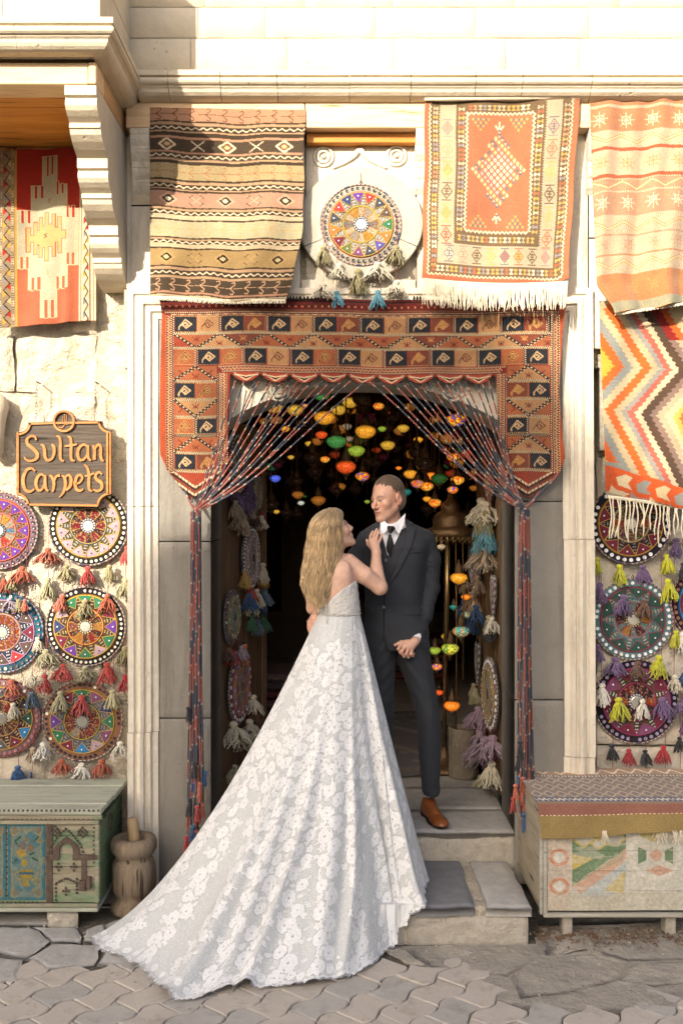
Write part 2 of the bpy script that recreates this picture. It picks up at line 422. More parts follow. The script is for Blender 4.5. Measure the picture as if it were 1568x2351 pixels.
def arcp(cx, cz, r, a0, a1, n=6): return [(cx+r*math.cos(R(a0+(a1-a0)*i/n)), cz+r*math.sin(R(a0+(a1-a0)*i/n))) for i in range(n+1)]
# cornice profile: (protrusion, z)
def corn(z0, z1, o, back=.3):
    H = z1-z0
    return [(-back, z1), (o, z1), (o, z1-.19*H), (o-.012, z1-.22*H)]+[(o-.025+.028*math.cos(a), z1-.38*H+.15*H*math.sin(a)) for a in np.linspace(1.4, -1.4, 7)]+\
        [(o-.02, z1-.56*H), (o-.03, z1-.62*H)]+[(o-.03-(o-.02)*(1-math.cos(a))*.95, z1-.62*H-.33*H*math.sin(a)) for a in np.linspace(0, PI/2, 6)]+[(-back, z0)]
cz0, cz1 = Z(240, -.03), Z(160, -.13)
xs = [X(313.5, -.13), X(395), X(512), X(640), X(802), X(940), X(1085), X(1190), X(1345), X(1560), 2.4]
cn = node('cornice', shop)
for a, b in zip(xs[:-1], xs[1:]):
    molding('cornice_block', [(a+.0015, 0), (b-.0015, 0)], corn(cz0, cz1, .13+random.uniform(-.002, .002)), m_cream, cn)
# beam under the cornice
bz0, bz1 = Z(298, .0), Z(241, 0)
bm = node('lintel_beam', shop)
for a, b in ((X(292), X(700)), (X(701), X(1120)), (X(1121), X(1392)), (X(1393), 2.4)):
    rect('beam_timber', a+.001, b-.001, -.03, .1, bz0, bz1, m_pine, bm, .004)
rect('inner_beam', X(703), X(955), .035, .1, Z(331, .06), bz0-.004, m_soff, bm, .003)
# infill wall below the beam
iw = node('bay_wall', shop)
zt, zb = bz0-.002, Z(700, .17)
rect('wall_core', -1.16, 1.38, .12, .5, 2.74, bz1, m_mort, iw, 0)
rect('wall_core', 1.38, 2.6, .12, .5, 2.3, bz1, m_mort, iw, 0)
for a, b, v0, v1 in ((300, 500, 300, 470), (300, 480, 471, 690), (501, 700, 300, 520), (482, 690, 521, 690), (956, 1350, 300, 690), (691, 826, 640, 692), (827, 955, 640, 692),
                     (1351, 1568, 300, 545), (1351, 1568, 546, 800), (1569, 1800, 300, 600)):
    sheet('wall_stone', X(a, .06)+.002, X(b, .06)-.002, Z(v1, .06)+.002, Z(v0, .06)-.003, .06+random.uniform(0, .004), .1, m_frame if v1 > 500 else m_cream, iw, .003, 6, .05, .005)
sheet('niche_panel', X(703, .1), X(955, .1), Z(690, .1), Z(331, .1), .095, .05, m_frame, iw, .002, 8, .04, .002)
c0 = Vector(P(828, 514, .04))
def ringdisc(r0, r1, y0, y1, mat, name, a0=0, a1=360, n=64):
    mb = MB(); V = []
    for k in range(n+1):
        a = R(a0+(a1-a0)*k/n)
        for r, y in ((r1, y1), (r1, y0+.004), (r1-.004, y0), (r0+.004, y0), (r0, y0+.004), (r0, y1)):
            V.append((c0.x+r*math.cos(a), y, c0.z+r*.9*math.sin(a)))
    F = [(k*6+j, k*6+j+1, (k+1)*6+j+1, (k+1)*6+j) for k in range(n) for j in range(5)]
    return mb.add(V, F).build(name, mat, iw)
for a in (90, 205, 335):
    e = {90: 205, 205: 335, 335: 450}[a]
    ringdisc(.21, .327, .02, .1, m_ring, 'ring_stone', a+.4, e-.4, 28)
MB().prism([(c0.x+.209*math.cos(a), c0.z+.189*math.sin(a)) for a in np.linspace(0, 2*PI, 49)[:-1]], .045, .1).build('ring_core', m_ring, iw)
car = node('carved_scroll', iw)
for (u, v) in ((743, 360), (910, 358)):
    mb = MB(); q = Vector(P(u, v, .09))
    for r, t in ((.05, .009), (.03, .008), (.0, .014)):
        if r: mb.tube([q+Vector((r*math.cos(a), 0, r*math.sin(a))) for a in np.linspace(0, 2*PI, 25)], t, 6, False)
        else: mb.lathe([(t, 0), (t*.7, .008), (0.001, .012)], 10, Matrix.Translation(q) @ Matrix.Rotation(R(90), 4, 'X'))
    mb.build('rosette', m_frame, car, True)
mb = MB()
for s in (-1, 1):
    mb.tube([Vector(P(826+s*(2+60*t), 342+44*t**.55, .09)) for t in np.linspace(0, 1, 12)], [.016-.008*t for t in np.linspace(0, 1, 12)], 6)
mb.build('ogee', m_frame, car, True)
# stepped corbels: side outline (y, z), extruded in x
def corbel(name, x0, x1, y_top, y_bot, z_top, z_bot, tiers, mat, parent, yback):
    H = (z_top-z_bot)/tiers; D = (y_bot-y_top)/tiers; pr = [(yback, z_top)]
    for k in range(tiers):
        y = y_top+D*k; z = z_top-H*k
        pr += [(y, z), (y, z-.17*H), (y+.06*D, z-.18*H)]
        pr += [(y+.06*D+.26*D*(1-math.sin(a)), z-.18*H-.30*H*(1-math.cos(a))) for a in np.linspace(.35, PI/2, 5)][:0]
        pr += [(y+.08*D+.05*D*math.sin(t*PI)*-1.6+.30*D*t*t, z-.2*H-.34*H*t) for t in np.linspace(0, 1, 6)]
        pr += [(y+.36*D, z-.58*H), (y+.36*D, z-.63*H)]
        pr += [(y+.40*D+.6*D*(1-math.cos(t*PI/2)), z-.64*H-.35*H*t) for t in np.linspace(0, 1, 5)][:5]
    pr.append((yback, z_bot)); n = len(pr)
    V = [(x0, y, z) for y, z in pr]+[(x1, y, z) for y, z in pr]
    F = [tuple(range(n)), tuple(range(2*n-1, n-1, -1))]+[(i, n+i, n+(i+1) % n, (i+1) % n) for i in range(n)]
    return mk(name, V, F, mat, parent)
corbel('small_corbel', X(300, -.02), X(344, -.02), -.03, .06, bz0-.003, Z(440, 0), 2, m_frame, shop, .1)
corbel('small_corbel', X(955, -.02), X(990, -.02), -.03, .06, bz0-.003, Z(440, 0), 2, m_frame, shop, .1)
corbel('small_corbel', X(1352, -.02), X(1376, -.02), -.03, .06, bz0-.003, Z(440, 0), 2, m_frame, shop, .1)
# door surround: mitred frame in blocks
prof = [(-.0, .22), (-.0, .03), (.030, .03), (.036, .044), (.044, .044), (.05, .034), (.066, .026), (.082, .034), (.087, .05), (.094, .05), (.10, .042), (.118, .042), (.128, .058), (.155, .064), (.158, .2)]
xl, xr = X(293, .03), X(1367, .03); zt = Z(661, .03); zb = GZ
fr = node('door_frame', shop)
def fr_seg(path): molding('frame_block', path, prof, m_frame, fr, up='y')
zc = [zb, Z(1683, .03), Z(1163, .03), zt]
for a, b in ((zc[0], zc[1]), (zc[1], zc[2])): fr_seg([(xl+.004, a+.0015), (xl, b-.0015)])
fr_seg([(xl, zc[2]+.0015), (xl, zt), (-.3, zt)]); fr_seg([(-.297, zt), (.6, zt)])
zc = [zb, Z(1740, .03), Z(1238, .03), zt]
fr_seg([(.603, zt), (xr-.015, zt), (xr-.008, zc[2]+.0015)])
for a, b in ((zc[0], zc[1]), (zc[1], zc[2])): fr_seg([(xr-.004, b-.0015), (xr, a+.0015)])
# jambs: grey blocks with reveals, a wall thickness deep
jb = node('jamb', shop)
for a, b in ((2030, 1650), (1648, 1244), (1242, 960), (958, 690)):
    sheet('jamb_block', X(361, .07), X(484, .07), Z(a, .07)+.0007, Z(b, .07)-.0007, .07+random.uniform(0, .003), .45, m_jamb, jb, .003, 10, .03, .003)
for a, b in ((2030, 1608), (1606, 1152), (1150, 960), (958, 690)):
    sheet('jamb_block', X(1181, .07), X(1294, .07), Z(a, .07)+.0007, Z(b, .07)-.0007, .07+random.uniform(0, .003), .42, m_jamb, jb, .003, 10, .03, .003)
# arch lintel in three stones
xa, xb = X(484, .09), X(1181, .09); zs = Z(990, .09); za = Z(880, .09)
def archz(x): t = (x-(xa+xb)/2)/((xb-xa)/2); return zs+(za-zs)*(1-abs(t)**2.2)
for a, b in ((xa, -.22), (-.22, .36), (.36, xb)):
    xx = np.linspace(a+.001, b-.001, 12); poly = [(x, archz(x)) for x in xx]+[(b-.001, Z(700, .1)), (a+.001, Z(700, .1))]
    MB().prism(poly, .09, .5).build('arch_stone', m_frame, jb)
for (u, v) in ((1040, 893), (640, 893)):
    mb = MB(); q = Vector(P(u, v, .088))
    for r, t in ((.062, .006), (.042, .006), (.022, .006)): mb.tube([q+Vector((r*math.cos(a), 0, r*math.sin(a))) for a in np.linspace(0, 2*PI, 25)], t, 6, False)
    mb.build('rosette', m_frame, jb, True)
# ---- left rubble wall
lw = node('rubble_wall', shop)
rect('mortar_bed', -3.2, X(296, .2), .257, .5, GZ, Z(640, .25), m_mort, lw, 0)
def rubble(u0, u1, v0, v1, yy, par, mat, amp=.014, res=.018, jit=.02):
    x0, x1, z0, z1 = X(u0, yy), X(u1, yy), Z(v1, yy), Z(v0, yy)
    sheet('stone', x0+.004, x1-.004, z0+.004, z1-.004, yy+random.uniform(-.012, .016), .12, mat, par, amp*2.2, 7, .018, .014, jit, 44)
for q in ((-60, 100, 640, 765), (101, 224, 640, 768), (226, 300, 655, 735), (226, 300, 737, 790), (-60, 36, 767, 900), (38, 224, 770, 902), (226, 300, 792, 905),
          (-60, -5, 902, 1010), (-3, 44, 905, 1065), (46, 104, 906, 985), (106, 222, 906, 985), (224, 300, 908, 1010), (46, 222, 987, 1064), (224, 300, 1012, 1068),
          (-60, 60, 1067, 1160), (62, 258, 1066, 1155), (260, 298, 1072, 1160)): rubble(*q, .25, lw, m_rub)
v = 1157
while v < 1960:
    h = random.uniform(75, 120); u = -70+random.uniform(-30, 10)
    while u < 290:
        wd = random.uniform(85, 190); e = min(u+wd, 298) if 298-(u+wd) > 45 else 298
        rubble(u, e, v+3, v+h, .25, lw, m_rub, .011); u = e+3
        if e >= 298: break
    v += h+2
# ---- right wall: bigger stuccoed blocks
rw = node('stuccoed_wall', shop)
rect('mortar_bed', X(1366, .2), 3.2, .235, .5, GZ, Z(640, .2), m_mort, rw, 0)
v = 700
for h in (125, 170, 250, 150, 165, 140, 200, 160, 200, 180):
    u = 1368
    while u < 1760:
        wd = random.uniform(150, 260); rubble(u, u+wd, v, v+h, .2, rw, m_stuc, .006, .03, .012); u += wd+2
    v += h+2
# ---- balcony with corbel
bal = node('balcony', shop)
by = -.64; bx = X(231, by)
for i, (z0, z1) in enumerate(((Z(58, -.68), 4.45), (4.453, 4.9))):
    for a, b in (((-3, -2.0), (-2.0, -1.55), (-1.55, bx)), ((-3, -1.8), (-1.8, -1.45), (-1.45, bx)))[i]:
        rect('balcony_block', a+.001, b-.001, by, .05, z0, z1-.002, m_cream, bal, .003)
k0, k1 = Z(122, -.66), Z(38.6, -.716)
pb = corn(k0, k1, .076)
pts = [(-3.2, by), (-2.2, by)], [(-2.2, by), (-1.475, by)], [(-1.475, by), (bx, by), (bx, .02)]
for p in pts:
    p = [tuple(q) for q in p]
    p = [(p[0][0]+.0015, p[0][1])]+p[1:]
    molding('cornice_block', p, [(o if o > 0 else -.04, h) for o, h in pb], m_cream, bal)
b0, b1 = Z(193, -.575), k0-.004; BY = -.575; BX1 = X(222, BY)
rect('balcony_beam', -3.2, X(203, BY), BY, -.42, b0, b1, m_pine, bal, .004)
rect('balcony_post', X(204.5, BY), BX1, BY-.006, -.42, b0, b1, m_pine, bal, .004)
rect('return_beam', X(206, BY), BX1-.002, -.417, .07, b0, b1, m_pines, bal, .004)
yy = [-.418, -.28, -.02, .12, .27]
for a, b in zip(yy[:-1], yy[1:]): rect('soffit_plank', -3.2, X(206, BY)-.004, a+.002, b-.002, b0+.012, b0+.04, m_soff, bal, .003)
rect('recess_wall', -3.2, -1.1, .3, .4, 3.0, 4.1, m_stuc, bal, 0)
rect('recess_lintel', -3.2, X(206, BY)-.004, .25, .3, b0-.10, b0+.01, m_pines, bal, .003)
corbel('big_corbel', X(148, BY), BX1-.002, BY+.005, .10, b0-.003, Z(660, .1), 3, m_cream, bal, .24)
sheet('pier_wall', BX1, X(300, .06), Z(665, .1), b0, .075, .2, m_frame, bal, .003, 8, .04, .003)
sheet('pier_wall', -1.6, BX1-.002, Z(665, .2), Z(400, .3), .262, .1, m_stuc, bal, .006, 8, .04, .003)
# ---- interior room
rm = thing('shop_interior', 'dark room behind the doorway with its gloom put into the wall colour', 'room', (0, 2, .27)); rm['kind'] = 'structure'; del rm['category']; del rm['label']
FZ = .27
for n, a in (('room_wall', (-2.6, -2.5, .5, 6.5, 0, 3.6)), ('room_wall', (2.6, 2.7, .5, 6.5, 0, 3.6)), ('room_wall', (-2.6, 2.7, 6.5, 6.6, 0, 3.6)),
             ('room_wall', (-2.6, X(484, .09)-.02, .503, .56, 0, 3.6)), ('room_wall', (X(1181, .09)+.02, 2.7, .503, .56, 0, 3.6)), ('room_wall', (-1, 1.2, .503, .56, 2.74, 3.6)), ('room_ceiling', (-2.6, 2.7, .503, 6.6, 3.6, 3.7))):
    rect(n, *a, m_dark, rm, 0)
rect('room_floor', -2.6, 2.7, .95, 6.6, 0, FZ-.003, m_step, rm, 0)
# ---- doorstep
st = thing('doorstep', 'two low stone steps of grey slabs leading up into the arched doorway', 'steps', (.1, -.2, GZ))
for (x0, x1, y0, y1) in ((-.68, .02, .50, .96), (.022, .92, .50, .96), (-.68, .3, .085, .498), (.303, .945, .085, .498)):
    sheet('tread_slab', x0, x1, y0, y1, -FZ, .12, m_step, st, .003, 7, .05, .008, .004, orient='xy')
for (x0, x1) in ((-.75, -.1), (-.097, .38), (.384, .93)):
    sheet('riser_stone', x0, x1, .0, FZ-.022, .078, .1, m_risr, st, .008, 9, .02, .016, .006)
sh = .124
for (x0, x1, m, j) in ((-.70, -.1, m_step, 0), (-.09, X(1078, -.3)-.05, m_step, .004), (X(1078, -.3)-.035, X(1078, -.3)+.0, m_mort, 0)): pass
xm = X(1088, -.25)
for (x0, x1, m, dz) in ((-.72, -.12, m_step, 0), (-.105, xm-.03, m_stepd, .002), (xm+.02, .885, m_step, 0)):
    sheet('step_slab', x0, x1, -.548, .07, -sh-dz, .045, m, st, .003, 7, .03, .01, .016, orient='xy')
rect('step_mortar', -.72, .87, -.52, .078, GZ-.04, sh-.012, m_mort, st, .01)
for (x0, x1) in ((-.72, -.2), (-.196, .30), (.304, .875)):
    sheet('apron_stone', x0, x1, GZ-.03, sh-.048, -.53, .1, m_risr, st, .008, 9, .02, .012, .008)
# ---- street: base sheet, pavers, slabs under the chests, patched concrete
g = rect('street', -60, 60, -60, .3, GZ-.4, GZ-.012, m_dirt, None, 0); g['kind'] = 'structure'
pv = bpy.data.objects.new('pavement', None); COL.objects.link(pv); pv['kind'] = 'structure'; pv.location = (0, -1.2, GZ)
L, Wd = .205, .15
def wav(t, a): # trapezoid wave, period 1
    t = t % 1; return a*(np.interp(t, [0, .16, .34, .66, .84, 1], [0, 1, 1, -1, -1, 0]))
ang = R(50); ca, sa = math.cos(ang), math.sin(ang); cnt = 0
def in_patch(x, y):   # where cement covers the pavers
    return (x > .62 and y > -1.08+.06*math.sin(x*5)) or (y > -.66 and x > -1.25) or (x < -1.0 and y > -.72)
def pv_poly(i, j):
    ox = i*L+(j % 2)*L/2; oy = j*Wd; e = .003; pts = []
    for t in (0, .08, .17, .33, .42, .5, .58, .67, .83, .92, 1): pts.append((ox+t*L, oy+wav((ox+t*L)/L*2/2+.0, .016), t, 0))
    for t in (.5,): pts.append((ox+L+wav(.25, .012)*0, oy+t*Wd, 1, t))
    for t in (1, .92, .83, .67, .58, .5, .42, .33, .17, .08, 0): pts.append((ox+t*L, oy+Wd+wav((ox+t*L)/L, .016), t, 1))
    out = []
    cxm, cym = ox+L/2, oy+Wd/2
    for (x, y, a, b) in pts:
        x += (e if a == 0 else -e if a == 1 else 0); y += (e if b == 0 else -e if b == 1 else 0)
        out.append((x, y))
    return out, cxm, cym
for j in range(-34, 34):
    for i in range(-26, 26):
        pts, mx, my = pv_poly(i, j); X0 = mx*ca-my*sa; Y0 = mx*sa+my*ca-1.6
        if not (-2.2 < X0 < 2.2 and -2.1 < Y0 < -.25) or in_patch(X0, Y0): continue
        tl = [random.gauss(0, .006) for _ in range(2)]; dz = random.gauss(0, .0015); top = []; bev = []; bot = []
        for (x, y) in pts:
            xx, yy_ = x*ca-y*sa, x*sa+y*ca-1.6; z = GZ+dz+(xx-X0)*tl[0]+(yy_-Y0)*tl[1]
            qx, qy = X0+(xx-X0)*.955, Y0+(yy_-Y0)*.94
            top.append((qx, qy, z)); bev.append((xx, yy_, z-.005)); bot.append((xx, yy_, z-.03))
        n = len(pts); F = [tuple(range(n))]+[(k+a*n, (k+1) % n+a*n, (k+1) % n+(a+1)*n, k+(a+1)*n) for a in (0, 1) for k in range(n)]
        mk('paver', top+bev+bot, F, m_pave if random.random() < .8 else m_pav2, pv)
def blob(name, pts, z, mat, par, th=.03, amp=.004, res=.035):
    n = len(pts); cx = sum(p[0] for p in pts)/n; cy = sum(p[1] for p in pts)/n
    K = 7; V = []; 
    pp = []
    for a, b in zip(pts, pts[1:]+pts[:1]):
        for t in (0, .33, .67): x = a[0]+(b[0]-a[0])*t; y = a[1]+(b[1]-a[1])*t; pp.append((x+.012*float(vnoise(x*20, y*20, 1)), y+.012*float(vnoise(x*20, y*20, 5))))
    m = len(pp)
    for k in range(K+1):
        s = 1-k/K
        for (x, y) in pp: X_ = cx+(x-cx)*(s if k else 1); Y_ = cy+(y-cy)*(s if k else 1); V.append((X_, Y_, z+amp*2*float(fbm(X_*8, Y_*8, 2.0, 3))-(.008 if k == 0 else 0)))
    V += [(x, y, z-th) for x, y in pp]
    F = [(k*m+i, k*m+(i+1) % m, (k+1)*m+(i+1) % m, (k+1)*m+i) for k in range(K) for i in range(m)]+[(i, (i+1) % m, (K+1)*m+(i+1) % m, (K+1)*m+i) for i in range(m)]
    return mk(name, V, F, mat, par, True)
def GP(u, v): d = (ZC-GZ)*FP/(v-CY); return ((u-CX)*d/FP, d-DC)
for poly in ([(-10, 2130), (70, 2128), (120, 2160), (60, 2200), (-30, 2180)], [(75, 2128), (175, 2130), (190, 2165), (125, 2162)], [(-40, 2190), (55, 2204), (40, 2255), (-40, 2260)],
             [(62, 2200), (125, 2166), (235, 2168), (215, 2215), (110, 2228)], [(240, 2120), (330, 2095), (385, 2100), (350, 2135), (255, 2155)], [(195, 2135), (240, 2118), (250, 2155), (235, 2164), (195, 2162)],
             [(-40, 2085), (180, 2085), (180, 2125), (-40, 2125)], [(300, 2060), (430, 2010), (520, 2060), (390, 2100), (330, 2092)], [(255, 2160), (352, 2138), (400, 2150), (300, 2215), (222, 2214)], [(-40, 2010), (300, 2010), (296, 2080), (-40, 2080)],
             [(355, 2000), (500, 1990), (520, 2050), (432, 2005)]):
    blob('flagstone', [GP(u, v) for u, v in poly], GZ+.006, m_step if random.random() < .8 else m_pav2, pv)
blob('cement_bed', [GP(u, v) for u, v in [(860, 2165), (1230, 2160), (1240, 2120), (1760, 2100), (1760, 2325), (1500, 2318), (1330, 2325), (1150, 2315), (1000, 2255)]], GZ-.004, m_conc, pv, .02, .005)
for poly in ([(1235, 2130), (1700, 2110), (1700, 2200), (1440, 2205), (1360, 2180), (1250, 2190)], [(1215, 2195), (1360, 2184), (1440, 2210), (1420, 2250), (1300, 2280), (1190, 2290), (1170, 2245)],
             [(930, 2175), (1090, 2168), (1225, 2172), (1235, 2200), (1165, 2240), (1080, 2235), (985, 2222)], [(1445, 2208), (1700, 2203), (1700, 2245), (1500, 2262), (1424, 2250)],
             [(1225, 2020), (1700, 2010), (1700, 2108), (1235, 2126)], [(880, 2180), (928, 2176), (980, 2222), (930, 2215)]):
    blob('cement_patch', [GP(u, v) for u, v in poly], GZ+.004, m_conc, pv, .02, .008)
# ---- across the street, behind the camera: the house and tree whose shade falls on the shop front
OY = -20.0; kx = -math.tan(SUN_AZ); kz = math.tan(SUN_EL)/math.cos(SUN_AZ)
def far(x, z, y=OY): d = -y; return (x+kx*d, z+kz*d)
op = thing('opposite_house', 'plain plastered stone house across the street behind the viewer', 'house', (-12, OY, GZ))
sk = [(-9, -.5), (-2.9, .3), (-1.78, 1.25), (-1.28, 1.4), (-1.1, 1.85), (-.8, 1.92), (-.1, 1.9), (.9, 2.2), (1.5, 2.2), (1.9, 1.95), (7, 1.9)]
pol = [far(*q) for q in sk]
MB().prism([(pol[0][0], GZ)]+pol+[(pol[-1][0], GZ)], OY-6, OY).build('wall', m_stuc, op)
for k in range(8):
    for f in (1.2, 4.4): 
        x = pol[0][0]+1.2+k*1.9; wn = rect('window', x, x+.9, OY, OY+.03, f, f+1.5, m_pines, op, 0); rect('pane', x+.07, x+.83, OY+.031, OY+.04, f+.07, f+1.43, m_dark, wn, 0)
tr = thing('street_tree', 'leafy broad tree across the street behind the viewer', 'tree', (far(.45, 0, -17)[0], -17, GZ))
tx = far(.45, 0, -17)[0]
MB().tube([(tx, -17, GZ), (tx+.1, -17, 3), (tx, -17.1, 6), (tx+.1, -17, 9)], [.3, .24, .17, .08], 10).build('trunk', m_door, tr)
m_leaf = M('leaf_green', (.07, .11, .03), .7, .5, 3, 30, .2)
n = 2600; V = []; F = []
for k in range(n):
    q = Vector((random.gauss(0, .42), random.gauss(0, .6), random.gauss(0, .42)))
    if abs(q.x) > .95: continue
    cx_, cz_ = far(.45, 2.5, -17); c = Vector((cx_+max(-.52, min(.52, q.x*.8)), -17+q.y, cz_-.15+max(-1.6, min(.38, q.z*1.1))))
    a = Vector([random.gauss(0, 1) for _ in range(3)]).normalized()*.07; b = a.orthogonal().normalized()*.045; i = len(V)
    V += [c-a, c+b, c+a, c-b]; F.append((i, i+1, i+2, i+3))
mk('crown', V, F, m_leaf, tr)
# ======================= TEXTILES =======================
m_wool = vcm('woven_wool', .95, 260, .5, .22)
m_pile = vcm('knotted_pile', 1.0, 420, .5, .35, .5, .1)
m_cord = vcm('wrapped_cord', .9, 900, .5, .2, .2)
m_fringe = M('cream_fringe_yarn', (.74, .66, .50), .95, .4, 30, 300, .6, .002)
class Can:      # a small raster: colours in photo units, x right, y down
    def __init__(s, w, h, k, bg):
        s.w, s.h, s.k = w, h, k; s.nx = int(w*k)+1; s.ny = int(h*k)+1
        s.x, s.y = np.meshgrid(np.linspace(0, w, s.nx), np.linspace(0, h, s.ny), indexing='ij')
        s.x0, s.y0 = s.x, s.y; s.a = np.empty((s.nx, s.ny, 3), np.float32); s.a[:] = bg; s.d = 1/k
    def m(s, mask, c, al=1.0): s.a[mask] = s.a[mask]*(1-al)+np.array(c, np.float32)*al
    def rect(s, x0, y0, x1, y1, c): s.m((s.x >= x0) & (s.x < x1) & (s.y >= y0) & (s.y < y1), c)
    def win(s, x0, y0, x1, y1):
        k = s.k; i0, i1 = max(0, int(x0*k)-1), min(s.nx, int(x1*k)+3); j0, j1 = max(0, int(y0*k)-1), min(s.ny, int(y1*k)+3)
        return slice(i0, i1), slice(j0, j1)
    def poly(s, pts, c):
        xs = [p[0] for p in pts]; ys = [p[1] for p in pts]; w_ = s.win(min(xs), min(ys), max(xs), max(ys))
        X_, Y_ = s.x[w_], s.y[w_]; ins = np.zeros(X_.shape, bool); n = len(pts)
        for i in range(n):
            ax, az = pts[i]; bx, bz = pts[(i+1) % n]
            if az == bz: continue
            ins ^= ((az > Y_) != (bz > Y_)) & (X_ < (bx-ax)*(Y_-az)/(bz-az)+ax)
        s.a[w_][ins] = c
    def line(s, pts, wd, c):
        for (ax, ay), (bx, by) in zip(pts[:-1], pts[1:]):
            w_ = s.win(min(ax, bx)-wd, min(ay, by)-wd, max(ax, bx)+wd, max(ay, by)+wd); X_, Y_ = s.x[w_], s.y[w_]
            ex, ey = bx-ax, by-ay; t = np.clip(((X_-ax)*ex+(Y_-ay)*ey)/(ex*ex+ey*ey+1e-9), 0, 1)
            s.a[w_][(X_-ax-ex*t)**2+(Y_-ay-ey*t)**2 < (wd/2)**2] = c
    def zig(s, x0, x1, y, amp, per, wd, c, vert=False):
        t = np.arange(x0, x1, per/2); pts = [(a, y+(amp if i % 2 else -amp)) for i, a in enumerate(t)]
        if vert: pts = [(b, a) for a, b in pts]
        s.line(pts, wd, c)
    def dash(s, x0, x1, y, wd, per, c, c2, vert=False):
        if vert: m = (abs(s.x-y) < wd/2) & (s.y >= x0) & (s.y < x1); q = s.y
        else: m = (abs(s.y-y) < wd/2) & (s.x >= x0) & (s.x < x1); q = s.x
        s.m(m, c); s.m(m & ((q % per) < per/2), c2)
    def dia(s, x, y, a, b, c, c2=None, c3=None):
        for f, cc in ((1, c), (.66, c2), (.33, c3)):
            if cc is not None: s.m(abs(s.x-x)/(a*f)+abs(s.y-y)/(b*f) < 1, cc)
    def serdia(s, x, y, a, b, st, c):   # stepped lozenge
        q = np.floor(abs(s.y-y)/st)*st; s.m((abs(s.x-x)/a+q/b < 1) & (abs(s.y-y) < b), c)
def cloth(name, can, corner, mat, parent=None, wave=None, thick=.006, mask=None, gam=1.3):
    nx, ny = can.nx, can.ny; s = can.x0/can.w; t = can.y0/can.h
    V = corner(s, t)                         # (nx, ny, 3)
    if wave is not None: V = V+wave(s, t)
    F = gridf(nx, ny); V = V.reshape(-1, 3).astype(np.float32); C = can.a.reshape(-1, 3)
    if mask is not None:
        mk_ = mask.reshape(-1); F = F[mk_[F].all(1)]
        used = np.unique(F); mp = np.full(len(V), -1); mp[used] = np.arange(len(used)); V = V[used]; C = C[used]; F = mp[F]
    # rim, turned back, so that the cloth has thickness
    E = np.concatenate([F[:, [0, 1]], F[:, [1, 2]], F[:, [2, 3]], F[:, [3, 0]]]); k = np.sort(E, 1); key = k[:, 0].astype(np.int64)*len(V)+k[:, 1]
    u, ix, ct = np.unique(key, return_index=True, return_counts=True); B = E[ix[ct == 1]]
    bv = np.unique(B); mp = np.full(len(V), -1); mp[bv] = np.arange(len(bv))+len(V); V2 = V[bv].copy(); V2[:, 1] += thick
    F2 = np.stack([B[:, 1], B[:, 0], mp[B[:, 0]], mp[B[:, 1]]], 1)
    C = C**gam*(1.0 if gam == 1 else .85)
    return mk(name, np.concatenate([V, V2]), np.concatenate([F, F2]), mat, parent, True, col=np.concatenate([C, C[bv]]))
def quad(tl, tr, br, bl, y):     # photo corners, at depth y(s, t)
    def f(s, t):
        u = (tl[0]*(1-s)+tr[0]*s)*(1-t)+(bl[0]*(1-s)+br[0]*s)*t; v = (tl[1]*(1-s)+tr[1]*s)*(1-t)+(bl[1]*(1-s)+br[1]*s)*t
        yy = y(s, t); return np.stack([(u-CX)*(DC+yy)/FP, yy, ZC-(v-CY)*(DC+yy)/FP], -1)
    return f
def fringe(name, p0, p1, ln, n, y, mat, parent, r=.0022, spread=.006, bend=0, seg=5, curve=None, jl=.2):
    mb = MB()
    for i in range(n):
        t = (i+.5)/n; u = p0[0]+(p1[0]-p0[0])*t; v = p0[1]+(p1[1]-p0[1])*t+(curve(t) if curve else 0)
        q = Vector(P(u, v, y)); L_ = ln*random.uniform(1-jl, 1+jl*.4); dx = random.gauss(0, spread); dy = random.gauss(-.002, .004); ph = random.random()*6
        pts = [q+Vector((dx*a*a+.003*math.sin(ph+a*5)*a, dy*a-.004*math.sin(a*PI)*0, -L_*a)) for a in np.linspace(0, 1, seg)]
        mb.tube(pts, [r]*(seg-1)+[r*.6], 4, False)
    o = mb.build(name, mat, parent); return tag(o, kind='stuff')
K = .72
BLK, WHT = (.045, .032, .025), (.72, .62, .46)
